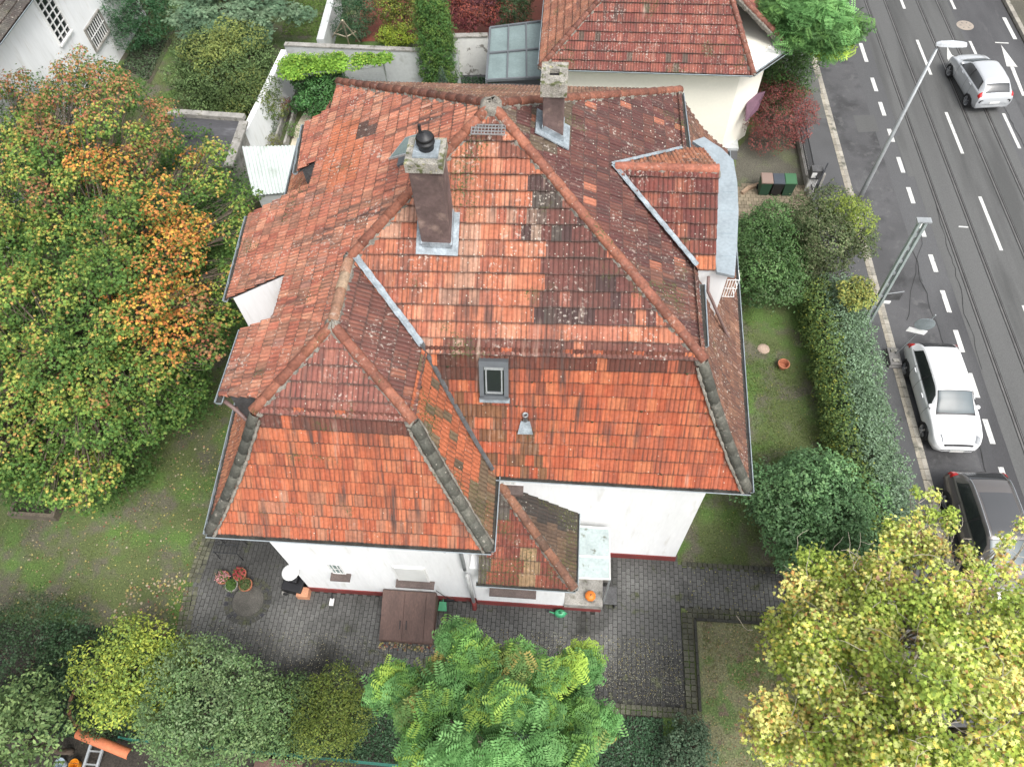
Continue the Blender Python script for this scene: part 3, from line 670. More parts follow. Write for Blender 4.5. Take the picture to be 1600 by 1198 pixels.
# ---- chimneys
nS = unit(np.cross(SE - AP, V1 - AP)); nS *= np.sign(nS[2]); onS = lambda px, py: GPl(px, py, AP, nS)
def topz(base, px, py):
    zs = np.linspace(base[2], base[2] + 4, 400); q = PX([(base[0], base[1], z) for z in zs]); return zs[np.argmin(np.hypot(q[:, 0] - px, q[:, 1] - py))]
def chimney(bl, br, dep, ztop, body_mat, capw, hole=True, plan_dy=0):
    cx = (bl[0] + br[0]) / 2; wd = br[0] - bl[0]; y0 = min(bl[1], br[1]); z0 = min(bl[2], br[2]) - .5
    o = MB().box2((bl[0], y0, z0), (br[0], y0 + dep, ztop)).build('chimney', body_mat, HS); bevel(o, .012, 2)
    c = MB(); e = capw
    if hole:
        lo = (bl[0] - e, y0 - e); hi = (br[0] + e, y0 + dep + e); hx0, hx1 = cx - wd * .22, cx + wd * .22; hy0, hy1 = y0 + dep * .38, y0 + dep * .72
        for a, b in (((lo[0], lo[1]), (hi[0], hy0)), ((lo[0], hy1), (hi[0], hi[1])), ((lo[0], hy0), (hx0, hy1)), ((hx1, hy0), (hi[0], hy1))): c.box2((a[0], a[1], ztop + .002), (b[0], b[1], ztop + .30))
    else: c.box2((bl[0] - e, y0 - e, ztop + .002), (br[0] + e, y0 + dep + e, ztop + .22))
    co = c.build('chimney_cap', mat('lichened_cap', (.27, .255, .225), .95, n1=(5, .35), n2=(40, .35), bump=(40, .9), col2=(.09, .10, .04), mix2=(7, .52, .62), col3=(.34, .31, .18), mix3=(13, .62, .68)) if 'lichened_cap' not in MC else MC['lichened_cap'], o)
    if hole: MB().box2((hx0, hy0, ztop + .003), (hx1, hy1, ztop + .2)).build('flue_hole', M_black, o)
    return o, (cx, y0, wd, dep)
bl, br = onS(661, 391), onS(707, 388); zt1 = topz(bl, 639, 268)
ch1, (cx, y0, wd, dep) = chimney(bl, br, .62, zt1, M_chim, .045, hole=False)
cz = zt1 + .224
cw = MB(); cw.box((cx + .02, y0 + .33, cz + .02), (.46, .46, .04)); cw.build('flue_plate', M_lead, ch1)
MB().lathe([(.14, 0), (.14, .12), (.17, .13), (.17, .16), (.13, .17), (.13, .22), (.17, .23), (.15, .27), (.06, .33), (.001, .35)], (cx + .02, y0 + .33, cz + .04), 24).build('cowl', M_black, ch1, smooth=True)
MB().tube([(cx - .06, y0 + .36, cz + .34), (cx - .06, y0 + .38, cz + .5)], .03, 8).build('flue_pipe', M_black, ch1)
def flash(x0, x1, y0, y1, nrm, p0, parent, wd=.13):
    zz_ = lambda x, y: p0[2] - (nrm[0] * (x - p0[0]) + nrm[1] * (y - p0[1])) / nrm[2] + .105
    f = MB()
    for a, b, c, d in (((x0 - wd, y0 - wd), (x1 + wd, y0 - wd), (x1 + wd, y0), (x0 - wd, y0)), ((x0 - wd, y0), (x0, y0), (x0, y1), (x0 - wd, y1)), ((x1, y0), (x1 + wd, y0), (x1 + wd, y1), (x1, y1))):
        f.slab([V(*q, zz_(*q)) for q in (a, b, c, d)], .03)
    for a, b in (((x0, y0), (x1, y0)), ((x0, y0), (x0, y1)), ((x1, y0), (x1, y1))):
        f.bar(V(*a, zz_(*a) + .06), V(*b, zz_(*b) + .06), .03, .16)
    return f.build('flashing', M_lead, parent)
flash(bl[0], br[0], y0, y0 + .62, nS, AP, ch1)
b2l, b2r = onE(833, 204), onE(878, 222)
zt2 = topz(b2l, 848, 150)
b2l[1] = b2r[1] = G(848, 150, zt2)[1]
xl, xr = G(848, 152, zt2)[0], G(882, 152, zt2)[0]
ch2, (cx2, y2, w2, d2) = chimney(V(xl, b2l[1], 9.5), V(xr, b2l[1], 9.5), .62, zt2, M_chim, .05)
flash(xl, xr, y2, y2 + .62, nE, AP, ch2, .14)
# ---- things on the roof
def on_plane_box(p, n, size, drop=0., up=0.):
    n = unit(n); x = unit(np.cross(V(0, 1, 0) if abs(n[1]) < .9 else V(1, 0, 0), n)); 
    hx = unit(np.cross(V(0, 0, 1), n)); hy = np.cross(n, hx); return hx, hy, n
def skylight(pa, pb, plane_p, plane_n, name='skylight', tilt=0):
    c = GPl((pa[0] + pb[0]) / 2, (pa[1] + pb[1]) / 2, plane_p, plane_n); l = GPl(pa[0], (pa[1] + pb[1]) / 2, plane_p, plane_n); r = GPl(pb[0], (pa[1] + pb[1]) / 2, plane_p, plane_n)
    t = GPl((pa[0] + pb[0]) / 2, pa[1], plane_p, plane_n); b = GPl((pa[0] + pb[0]) / 2, pb[1], plane_p, plane_n)
    W, Hh = np.linalg.norm(r - l), np.linalg.norm(t - b); hx, hy, n = on_plane_box(c, plane_n, None)
    R = np.column_stack([hx, hy, n]); 
    f = MB(); c0 = c + n * .10
    f.box(c0 + hy * (Hh / 2 - .045), (W, .14, .14), rot=R); f.box(c0 - hy * (Hh / 2 - .045), (W, .09, .12), rot=R)
    for s in (-1, 1): f.box(c0 + hx * s * (W / 2 - .045), (.09, Hh - .1, .12), rot=R)
    o = f.build(name, mat('grey_window_frame', (.10, .11, .12), .5, n1=(4, .1), n2=None, bump=None) if 'grey_window_frame' not in MC else MC['grey_window_frame'], HS)
    MB().box(c0 - n * .005, (W - .12, Hh - .18, .01), rot=R).build('pane', M_glass, o)
    s_ = MB()
    s_.box(c0 + hy * (Hh / 2 - .16), (W - .2, .1, .06), rot=R)
    for s in (-1, 1): s_.box(c0 + hx * s * (W / 2 - .14) - hy * .05, (.03, Hh - .35, .05), rot=R)
    s_.box(c0 - hy * (Hh / 2 - .15), (W - .24, .04, .05), rot=R); s_.build('sash', M_galv, o)
    MB().box(c0 - hy * (Hh / 2 + .07) - n * .02, (W + .04, .12, .03), rot=R).build('apron', M_lead, o)
    return o
# lower south slope is curved: use its local plane at mid height
tm = .72; qa = np.append(V1[:2] * tm + JV[:2] * (1 - tm), ZE + 3.1 * TP(tm)); qb = np.append(SE[:2] * tm + ESE[:2] * (1 - tm), ZE + 3.1 * TP(tm)); tm2 = tm + .1
qc = np.append(SE[:2] * tm2 + ESE[:2] * (1 - tm2), ZE + 3.1 * TP(tm2)); nL = unit(np.cross(qb - qa, qc - qa)); nL *= np.sign(nL[2])
skylight((750, 560), (795, 618), qb + nL * .02, nL)
vpz = GPl(821, 668, qb - nL * .03, nL); hx, hy, n_ = on_plane_box(vpz, nL, None); R_ = np.column_stack([hx, hy, n_])
vp = MB(); vp.slab([vpz + hx * a + hy * b + n_ * .11 for a, b in ((-.17, -.1), (.17, -.1), (.1, .25), (-.1, .25))], .03); vo_ = vp.build('vent_flashing', M_lead, HS)
MB().lathe([(.055, -.1), (.055, .38), (.065, .38), (.065, .42), (.045, .42), (.045, .3)], vpz + hy * .1, 14).build('vent_pipe', M_galv, vo_, smooth=True)
# small open hatch window on the west slope
hc = onW(645, 240) + nW * .05; hx, hy, n_ = on_plane_box(hc, nW, None); R_ = np.column_stack([hx, hy, n_])
hw = MB().box(hc, (.62, .62, .1), rot=R_).build('roof_hatch', MC['grey_window_frame'], HS)
tv = unit(hy * -.75 + n_ * .66); tn = np.cross(hx, tv); pc = G(636, 228, hc[2] + .45); Rt = np.column_stack([unit(V(.35, .94, 0)), unit(np.cross(unit(V(-.5, .2, .9)), unit(V(.35, .94, 0)))), unit(V(-.5, .2, .9))])
hl = MB().box(pc, (.72, .6, .035), rot=Rt).build('hatch_lid', M_galv, hw); MB().box(pc + V(-.008, .0, .02), (.62, .50, .012), rot=Rt).build('pane', M_lglass, hl)
# chimney sweep's step below the apex
sc_ = onS(764, 207) + nS * .16; st_ = MB()
for k in range(11): st_.bar(sc_ + V(-.34 + .068 * k, -.14, 0), sc_ + V(-.34 + .068 * k, .14, .0), .012, .03)
for y_ in (-.14, -.05, .05, .14): st_.bar(sc_ + V(-.35, y_, 0), sc_ + V(.35, y_, 0), .014, .03)
for x_ in (-.25, .25): st_.bar(sc_ + V(x_, .14, -.02), sc_ + V(x_, .02, -.28), .02)
st_.build('roof_step', M_galv, HS)
# ---- porch
PZ = 3.2; pSW, pSE, pNE = G(747, 909, PZ), G(895, 915, PZ), G(901, 806, PZ)
pSE[1] = pSW[1] = (pSE[1] + pSW[1]) / 2; pNE[1] = yS2; pNE[0] = pSE[0]; dpt = yS2 - pSE[1]
pT = V(pSE[0] - dpt * .98, yS2, PZ + dpt * .80); 
def pz(poly, eA, eB, top, pal, matr):
    P0, U, D, zf, sl = planar_frame(eA, eB, top); return join_tiles('porch_roof_slope', tile_mesh(P0, U, D, zf, [poly], pal, over=.05), matr, PO)
PO = MB().prism([(xWE - .02, 5.88), (.46, 5.88), (.46, yS2 - .002), (xWE - .02, yS2 - .002)], .33, PZ - .06).build('porch', M_wall, HS)
tl = V(pSW[0], yS2, pT[2])
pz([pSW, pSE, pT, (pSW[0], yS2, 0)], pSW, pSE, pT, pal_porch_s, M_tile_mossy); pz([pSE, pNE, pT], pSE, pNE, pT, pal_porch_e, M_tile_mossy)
caps([pSE + V(.02, -.02, 0), pT], PO, r=.12, cols=((176, 108, 80), (158, 100, 80), (140, 96, 78)), name='hip_tiles')
dk2 = MB(); 
for q in ([pSW, pSE, pT, tl], [pSE, pNE, pT]): dk2.slab(np.array(q) - V(0, 0, .04), .04)
dk2.build('roof_boarding', M_slate, PO)
g_ = gutter(pSW + V(-.05, -.07, -.03), pSE + V(.07, -.07, -.03), PO, r=.06); gutter(pSE + V(.07, -.07, -.03), pNE + V(.07, 0, -.03), PO, r=.06)
MB().slab([V(pSW[0], pSW[1], PZ - .05), V(pSE[0], pSE[1], PZ - .05), V(pSE[0], yS2, PZ - .05), V(pSW[0], yS2, PZ - .05)], .02).build('soffit', M_white, PO)
MB().prism([(xWE - .02, 5.85), (1.52, 5.85), (1.52, 6.75), (.49, 6.75), (.49, yS2 - .004), (xWE - .02, yS2 - .004)], -.02, .32).build('landing_base', M_plinth, PO)
MB().prism([(.47, 5.84), (1.54, 5.84), (1.54, 6.72), (.47, 6.72)], .325, .62).build('landing', M_conc, PO)
for k in range(3): MB().box2((1.545 + .0, 5.95 + 0, -.01), (1.545 + .30 * (1 - .3 * k), 6.7, .45 - .15 * k)) if 0 else None
MB().box2((.47, 6.725, -.01), (1.75, 7.5, .30)).box2((.47, 6.725, .303), (1.35, 7.5, .58)).build('steps', M_conc, PO)
# canopy of clouded panels on white bars
cA, cB, cC, cD = G(903, 822, 2.75), G(952, 826, 2.62), G(953, 905, 2.62), G(903, 903, 2.75)
CN = MB()
for a, b in ((cA, cB), (cD, cC), ((cA * .42 + cD * .58), (cB * .42 + cC * .58))): CN.bar(a + V(0, 0, .02), b + V(0, 0, .02), .035, .04)
CN.bar(cB, cC, .03, .04); CN.bar(cA, cD, .03, .04)
cno = CN.build('canopy', M_white, HS); MB().slab([cA - V(0, 0, .0), cD, cC, cB], .012).build('canopy_panel', mat('clouded_panel', (.36, .42, .42), .3, n1=(2, .15), n2=(12, .12), bump=None, col2=(.15, .16, .12), mix2=(5, .62, .72)), cno)
MB().bar(cC + V(0, .03, 0), V(cC[0], cC[1] + .03, .0), .04).bar(cC + V(0, 0, -.0), V(cC[0], cC[1], 1.6), .04).build('canopy_post', M_galv, cno)
MB().box((1.75, 6.2, .50), (.40, .50, .04)).box((1.58, 6.2, .25), (.03, .45, .5)).box((1.92, 6.2, .25), (.03, .45, .5)).build('side_step', M_slate, HS)
# ---- windows on the south walls
def win(pa, pb, y, name='window', kind='glass', cols=3, rows=2, sill=True, parent=HS):
    a, b = GY(*pa, y), GY(*pb, y); x0, x1 = a[0], b[0]; z1, z0 = a[2], b[2]
    fr = MB(); t = .05
    fr.box2((x0, y - .02, z1 - t), (x1, y + .02, z1)); fr.box2((x0, y - .02, z0), (x1, y + .02, z0 + t)); fr.box2((x0, y - .02, z0 + t), (x0 + t, y + .02, z1 - t)); fr.box2((x1 - t, y - .02, z0 + t), (x1, y + .02, z1 - t))
    if kind == 'glass':
        for k in range(1, cols): xx = x0 + (x1 - x0) * k / cols; fr.box2((xx - .015, y - .015, z0 + t), (xx + .015, y + .015, z1 - t))
        for k in range(1, rows): zz = z0 + (z1 - z0) * k / rows; fr.box2((x0 + t, y - .013, zz - .015), (x1 - t, y + .013, zz + .015))
    o = fr.build(name, M_white, parent)
    if kind == 'glass': MB().box2((x0 + t, y - .008, z0 + t), (x1 - t, y - .004, z1 - t)).build('pane', mat('window_glass', (.20, .27, .26), .12, n1=(4, .2), n2=None, bump=None) if 'window_glass' not in MC else MC['window_glass'], o)
    else:
        s = MB(); n = 14
        for k in range(n): zz = z0 + t + (z1 - z0 - 2 * t) * k / n; s.box2((x0 + t, y - .035 - .0, zz), (x1 - t, y - .006, zz + (z1 - z0 - 2 * t) / n - .008))
        s.build('roller_shutter', mat('shutter_slats', (.62, .63, .62), .6, n1=(2, .08), n2=None, bump=None), o)
    if sill: MB().box2((x0 - .06, y - .2, z0 - .09), (x1 + .12, y + .01, z0 - .02)).build('sill', M_sill, o)
    return o
win((510, 880), (541, 896), yS1 - .02)
win((612, 884), (672, 908), yS1 - .02, kind='sh')
a, b = GY(765, 918, 5.86), GY(838, 927, 5.86)
so_ = MB().box2((a[0], 5.66, a[2] - .1), (b[0], 5.87, a[2] - .03)).build('sill', M_sill, PO)
a = GY(778, 748, yS2); w4 = win((780, 750), (806, 757), yS2 - .02, sill=False)
MB().box2((a[0] - .02, yS2 - .25, a[2] - .42), (a[0] + .62, yS2, a[2] - .32)).build('sill', M_sill, w4)
# downpipes
MB().tube([V(-2.3, 5.35, ZE - .12), V(-2.25, 5.6, ZE - .5), V(-2.13, 5.84, ZE - .9), V(-2.13, 5.84, 3.5), V(-2.13, 5.82, 3.2)], .05, 12).build('downpipe', M_galv, HS, smooth=True)
MB().tube([V(-2.09, 5.78, 2.9), V(-2.09, 5.78, .5)], .05, 12).build('downpipe', M_pvc, HS, smooth=True)
MB().tube([V(-2.09, 5.78, .5), V(-2.09, 5.77, .16), V(-2.09, 5.70, .02)], .068, 12).build('downpipe', M_plinth, HS, smooth=True)
# cellar hatch
hb = MB(); x0, x1, ya, yb = -4.68, -3.15, 4.62, 5.895
P = [(x0, ya, .02), (x1, ya, .02), (x1, yb, .02), (x0, yb, .02), (x0, ya, .18), (x1, ya, .18), (x1, yb, .72), (x0, yb, .72)]
hb.add(P, [(3, 2, 1, 0), (4, 5, 6, 7), (0, 1, 5, 4), (1, 2, 6, 5), (2, 3, 7, 6), (3, 0, 4, 7)]); cho = hb.build('cellar_hatch', M_brown, HS)
hz = lambda y: .18 + (y - ya) / (yb - ya) * .54
def leaf_(xa, xb): MB().add([(xa, ya + .02, hz(ya + .02) + .003), (xb, ya + .02, hz(ya + .02) + .003), (xb, yb - .02, hz(yb - .02) + .003), (xa, yb - .02, hz(yb - .02) + .003), (xa, ya + .02, hz(ya + .02) + .03), (xb, ya + .02, hz(ya + .02) + .03), (xb, yb - .02, hz(yb - .02) + .03), (xa, yb - .02, hz(yb - .02) + .03)], [(3, 2, 1, 0), (4, 5, 6, 7), (0, 1, 5, 4), (1, 2, 6, 5), (2, 3, 7, 6), (3, 0, 4, 7)]).build('hatch_door', M_brown, cho)
leaf_(x0 + .01, x0 + .64); leaf_(x0 + .65, x0 + 1.25); leaf_(x0 + 1.26, x1 - .01)
for x in (x0 + .57, x0 + .75): MB().bar((x, ya + .3, hz(ya + .3) + .06), (x, ya + .5, hz(ya + .5) + .06), .02).bar((x, ya + .3, hz(ya + .3) + .06), (x, ya + .3, hz(ya + .3)), .02).bar((x, ya + .5, hz(ya + .5) + .06), (x, ya + .5, hz(ya + .5)), .02).build('handle', M_dark, cho)
# satellite dish at the west corner
MB().lathe([(.001, .03), (.12, .015), (.2, -.005), (.24, -.03), (.22, -.035), (.001, .0)], G(453, 893, 2.0), 24).build('satellite_dish', M_white, HS, smooth=True)
# ================================================================ ground, road, yard
M_ground = mat('bare_earth', (.070, .058, .042), .95, n1=(.5, .2), n2=(20, .3), bump=(20, .5), col2=(.05, .07, .025), mix2=(.5, .45, .6))
M_lawn = mat('lawn', (.078, .100, .034), .95, n1=(.35, .25), n2=(22, .45), bump=(30, .8), col2=(.095, .090, .062), mix2=(1.1, .47, .60), col3=(.072, .125, .028), mix3=(.8, .50, .62))
M_asph = mat('asphalt', (.080, .081, .084), .9, n1=(.18, .16), n2=(60, .22), bump=(90, .3), col2=(.050, .050, .053), mix2=(.22, .46, .60), col3=(.086, .086, .088), mix3=(1.6, .6, .8), stretch=(1.6, .35, 1))
M_track = mat('track_asphalt', (.088, .089, .088), .9, n1=(.25, .14), n2=(60, .22), bump=(90, .3), col2=(.060, .061, .060), mix2=(.5, .5, .65), stretch=(2.2, .2, 1))
M_pave = mat('footpath_asphalt', (.076, .077, .080), .92, n1=(.5, .14), n2=(70, .25), bump=(90, .35), col2=(.056, .056, .058), mix2=(.7, .55, .68))
M_paint = mat('road_paint', (.52, .52, .50), .7, n1=(3, .1), n2=(40, .15), bump=(60, .2), col2=(.16, .16, .16), mix2=(14, .58, .72))
M_rail = mat('rail_steel', (.16, .155, .15), .4, metal=.5, n1=(2, .2), n2=None, bump=None)
M_gap = mat('rail_groove', (.018, .018, .018), .9, n1=None, n2=None, bump=None)
M_gravel = mat('fine_gravel', (.085, .08, .062), .95, n1=(1, .15), n2=(28, .5), bump=(35, 1.), col2=(.10, .11, .06), mix2=(1, .55, .7))
M_tanpave = mat('tan_pavers', (0, 0, 0), .9, attr='col', n1=(1, .15), n2=(30, .2), bump=(40, .3))
M_redter = mat('red_terrace', (.15, .042, .025), .85, n1=(.8, .2), n2=(15, .2), bump=(30, .2))
M_soil = mat('dark_soil', (.035, .03, .024), .95, n1=(2, .25), n2=(25, .4), bump=(22, 1.))
M_slab = mat('cream_slab', (.50, .45, .35), .85, n1=(1, .1), n2=(20, .1), bump=(30, .2))
def sheet(name, pts, z, m, kind='structure', n=1):
    mb = MB(); P = [(p[0], p[1], z) for p in pts]; a = sum(P[i][0] * P[(i + 1) % len(P)][1] - P[(i + 1) % len(P)][0] * P[i][1] for i in range(len(P)))
    if a < 0: P = P[::-1]
    mb.add(P, [tuple(range(len(P)))]); return struct(name, mb, m, kind)
g2 = lambda px, py, z=0.: tuple(G(px, py, z)[:2])
sheet('ground', [(-300, -100), (300, -100), (300, 400), (-300, 400)], -.16, M_ground)
xk = lambda y: 11.64 - .019 * (y - 20)
rx = lambda x0, y: x0 - .019 * (y - 20)
sheet('road', [(xk(-30), -30), (rx(21.55, -30), -30), (rx(21.55, 130), 130), (xk(130), 130)], -.124, M_asph)
sheet('tram_bed', [(rx(14.35, -30), -30), (rx(18.9, -30), -30), (rx(18.9, 130), 130), (rx(14.35, 130), 130)], -.120, M_track)
tt = MB(); tg = MB()
for x0 in (14.90, 15.86, 17.45, 18.41):
    for y in range(-20, 60, 2):
        a, b = rx(x0, y), rx(x0, y + 2)
        tt.add([(a - .055, y, -.112), (a - .0, y, -.112), (b - .0, y + 2, -.112), (b - .055, y + 2, -.112)], [(0, 1, 2, 3)])
        tt.add([(a + .045, y, -.112), (a + .065, y, -.112), (b + .065, y + 2, -.112), (b + .045, y + 2, -.112)], [(0, 1, 2, 3)])
        tg.add([(a - .0, y, -.1135), (a + .045, y, -.1135), (b + .045, y + 2, -.1135), (b - .0, y + 2, -.1135)], [(0, 1, 2, 3)])
        for sx in (-.085, .065): tg.add([(a + sx, y, -.1155), (a + sx + .022, y, -.1155), (b + sx + .022, y + 2, -.1155), (b + sx, y + 2, -.1155)], [(0, 1, 2, 3)])
struct('tram_tracks', tt, M_rail); struct('tram_track_grooves', tg, M_gap)
rm = MB(); zr = -.116
def dash(x0, ya, yb, w_=.15, lean=0):
    a, b = rx(x0, ya), rx(x0, yb); rm.add([(a - w_ / 2, ya, zr), (a + w_ / 2, ya, zr), (b + w_ / 2, yb, zr), (b - w_ / 2, yb, zr)], [(0, 1, 2, 3)])
def Y_(py, px=1450): return G(px, py, -.12)[1]
for px, a, b in ((1334, 15, 32), (1349, 68, 97), (1369, 122, 143), (1382, 160, 181), (1398, 202, 222), (1411, 246, 270), (1426, 293, 318), (1442, 345, 370), (1460, 398, 425), (1479, 454, 488), (1500, 516, 550), (1522, 583, 621), (1546, 655, 693), (1572, 730, 774), (1598, 815, 862)):
    dash(13.95, Y_(a, px), Y_(b, px), .17)
for px, a, b in ((1408, -24, 14), (1449, 63, 117), (1496, 176, 240), (1552, 308, 391), (1618, 478, 580)): dash(16.66, Y_(a, px), Y_(b, px), .13)
for px, a, b in ((1498, -4, 15), (1530, 65, 90), (1588, 178, 232), (1625, 300, 360)): dash(19.1, Y_(a, px), Y_(b, px), .13)
dash(21.25, Y_(62, 1595), Y_(28, 1580), .18); dash(21.3, 20, 26, .18)
def poly_(pts): 
    P = [tuple(G(px, py, zr)) for px, py in pts]; a = sum(P[i][0] * P[(i + 1) % len(P)][1] - P[(i + 1) % len(P)][0] * P[i][1] for i in range(len(P)))
    rm.add(P if a > 0 else P[::-1], [tuple(range(len(P)))])
poly_([(1480, 73), (1488, 87), (1496, 88), (1484, 99), (1480, 92)]); poly_([(1564, 70), (1590, 105), (1573, 104)]); poly_([(1578, 104), (1584, 104), (1602, 150), (1597, 150)])
poly_([(1498, 353), (1513, 354), (1513, 356), (1498, 355)]); poly_([(1555, 66), (1576, 67), (1576, 68.5), (1555, 67.5)])
struct('road_markings', rm, M_paint)
mh = G(1508, 40, -.12); mb = MB(); mb.lathe([(.001, .008), (.33, .008), (.38, .004), (.40, 0)], (mh[0], mh[1], -.119), 28, col=(.28, .24, .20))
for k in range(6): a = k * math.pi / 3; mb.box((mh[0] + math.cos(a) * .22, mh[1] + math.sin(a) * .22, -.108), (.10, .05, .006), rz=a, col=(.14, .13, .12))
o = mb.build('manhole_cover', M_attr, origin=(mh[0], mh[1], -.12)); setp(o, 'round pale manhole cover in the road above the driving silver hatchback', 'manhole cover')
M_pl = mat('parking_lane_asphalt', (.070, .070, .073), .9, n1=(.5, .22), n2=(60, .25), bump=(90, .35), col2=(.042, .042, .044), mix2=(.9, .50, .64), col3=(.085, .085, .086), mix3=(3., .56, .68))
sheet('parking_lane', [(xk(-30), -30), (rx(13.35, -30), -30), (rx(13.35, 60), 60), (xk(60), 60)], -.1215, M_pl)
for k_, (x_, y_, w2_, l2_) in enumerate(((14.1, 24.5, .7, 2.6), (12.2, 20.2, 1.1, 1.6), (16.75, 12.8, .8, 2.2), (19.9, 27.5, 1.2, 3.0), (12.6, 27.2, .9, 1.2))):
    sheet('asphalt_patch', [(rx(x_, y_), y_), (rx(x_ + w2_, y_), y_ + .1), (rx(x_ + w2_, y_ + l2_), y_ + l2_), (rx(x_, y_ + l2_), y_ + l2_ - .08)], -.1175 + .0002 * k_, M_pl if k_ % 2 else M_track)
cr_ = MB()
for (x_, y_, n_s, dx_) in ((13.6, 9.0, 34, .0), (14.5, 15, 30, .02), (19.4, 22, 30, -.01), (12.4, 17, 12, .12), (18.95, 8, 40, 0)):
    px_, py_ = x_, y_
    for k_ in range(n_s):
        nx_, ny_ = px_ + rnd.uniform(-.07, .07) + dx_ - .006, py_ + rnd.uniform(.25, .45); w3 = rnd.uniform(.006, .014); cr_.add([(px_ - w3, py_, -.1125), (px_ + w3, py_, -.1125), (nx_ + w3, ny_, -.1125), (nx_ - w3, ny_, -.1125)], [(0, 1, 2, 3)]); px_, py_ = nx_, ny_
struct('asphalt_cracks', cr_, M_gap)
# footpath and kerb
sheet('pavement', [(10.02, -12), (xk(-12) - .3, -12), (xk(60) - .3, 60), (9.7, 60)], .012, M_pave)
sheet('pavement_slabs', [g2(1238, 122), g2(1278, 122), g2(1291, 186), g2(1252, 184)], .017, mat('pale_slabs', (.105, .105, .10), .9, n1=(1, .1), n2=(30, .15), bump=(40, .2)))
kb = MB(); y = -8.
while y < 45:
    L = .38; a, b = xk(y), xk(y + L); c = lin((190, 184, 172)) * .62 * rnd.uniform(.8, 1.12)
    h = .014 + rnd.uniform(0, .006)
    kb.add([(a - .16, y, -.15), (a, y, -.15), (b, y + L - .018, -.15), (b - .16, y + L - .018, -.15), (a - .16, y, h), (a - .01, y, h), (b - .01, y + L - .018, h), (b - .16, y + L - .018, h)], [(4, 5, 6, 7), (0, 1, 5, 4), (1, 2, 6, 5), (2, 3, 7, 6), (3, 0, 4, 7)], c)
    c = lin((188, 180, 164)) * .6 * rnd.uniform(.75, 1.12); a -= .165; b -= .165
    kb.add([(a - .13, y, -.15), (a, y, -.15), (b, y + L - .02, -.15), (b - .13, y + L - .02, -.15), (a - .13, y, h), (a, y, h), (b, y + L - .02, h), (b - .13, y + L - .02, h)], [(4, 5, 6, 7), (0, 1, 5, 4), (1, 2, 6, 5), (2, 3, 7, 6), (3, 0, 4, 7)], c)
    y += L
struct('kerb', kb, M_stone)
kb = MB(); y = 20.
while y < 60:
    a = rx(21.7, y); kb.box((a, y + .24, -.05), (.2, .46, .16), col=lin((190, 184, 172)) * .55 * rnd.uniform(.8, 1.1)); y += .48
struct('far_kerb', kb, M_stone)
sheet('far_pavement', [(rx(21.8, 0), 0), (60, 0), (60, 90), (rx(21.8, 90), 90)], .0, M_gravel)
# lawn of the whole block
sheet('lawn', [(-90, -60), (10.0, -60), (9.68, 60), (-90, 60)], .0, M_lawn)
# courtyard of concrete pavers
YARD = [(-10.35, 9.2), (-10.5, 5.8), (-10.3, 4.1), (-10.1, 3.55), (-7.4, 3.2), (3.85, 3.45), (3.82, 6.12), (10.0, 6.2), (10.0, 7.3), (3.75, 7.32), (3.7, 9.0)]
sheet('paved_yard', YARD, .006, mat('joint_dirt', (.022, .022, .019), .95, n1=(3, .3), n2=(30, .3), bump=None))
pv_ = MB(); pw, ph = .128, .205; V8 = []; 
ya = np.array(YARD)
def pip(x, y, poly):
    return inpoly(np.array([[x, y]]), poly)[0]
houseFP = [(xW, yS1), (xWE, yS1), (.46, 5.88), (1.52, 5.85), (1.52, 6.75), (1.2, yS2), (xE, yS2), (xE, 12), (xW, 12)]
cx_, cy_ = [], []
r_ = 0; y = 3.1
x = -10.6
while x < 10:
    y = 3.1 + (ph / 2 if r_ % 2 else 0)
    while y < 9.3: cx_.append(x); cy_.append(y); y += ph
    x += pw; r_ += 1
C_ = np.column_stack([cx_, cy_]); k = inpoly(C_, YARD) & ~inpoly(C_, houseFP); C_ = C_[k]
nn_ = vnoise(C_[:, 0], C_[:, 1], .5, 2); n3 = vnoise(C_[:, 0], C_[:, 1], 1.6, 9)
for (x, y), a, b in zip(C_, nn_, n3):
    # worn paler paving close to the house wall, darker mossy paving away from it
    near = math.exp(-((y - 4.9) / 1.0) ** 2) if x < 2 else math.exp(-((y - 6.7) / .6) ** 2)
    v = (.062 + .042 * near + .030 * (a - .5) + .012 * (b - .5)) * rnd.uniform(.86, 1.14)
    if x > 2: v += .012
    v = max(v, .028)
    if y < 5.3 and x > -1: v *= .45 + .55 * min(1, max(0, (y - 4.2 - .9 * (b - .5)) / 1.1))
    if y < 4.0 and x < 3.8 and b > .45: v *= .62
    h = .02 + rnd.uniform(-.003, .003); g_ = .007
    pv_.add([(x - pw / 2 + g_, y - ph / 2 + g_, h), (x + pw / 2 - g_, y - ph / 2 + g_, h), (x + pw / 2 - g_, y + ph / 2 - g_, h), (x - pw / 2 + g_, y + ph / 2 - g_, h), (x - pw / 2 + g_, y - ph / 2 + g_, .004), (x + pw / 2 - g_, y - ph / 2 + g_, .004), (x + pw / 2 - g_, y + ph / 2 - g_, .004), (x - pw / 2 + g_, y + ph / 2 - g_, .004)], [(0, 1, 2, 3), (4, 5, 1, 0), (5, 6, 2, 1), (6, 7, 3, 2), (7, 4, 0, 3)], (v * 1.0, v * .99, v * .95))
struct('yard_pavers', pv_, M_setts)
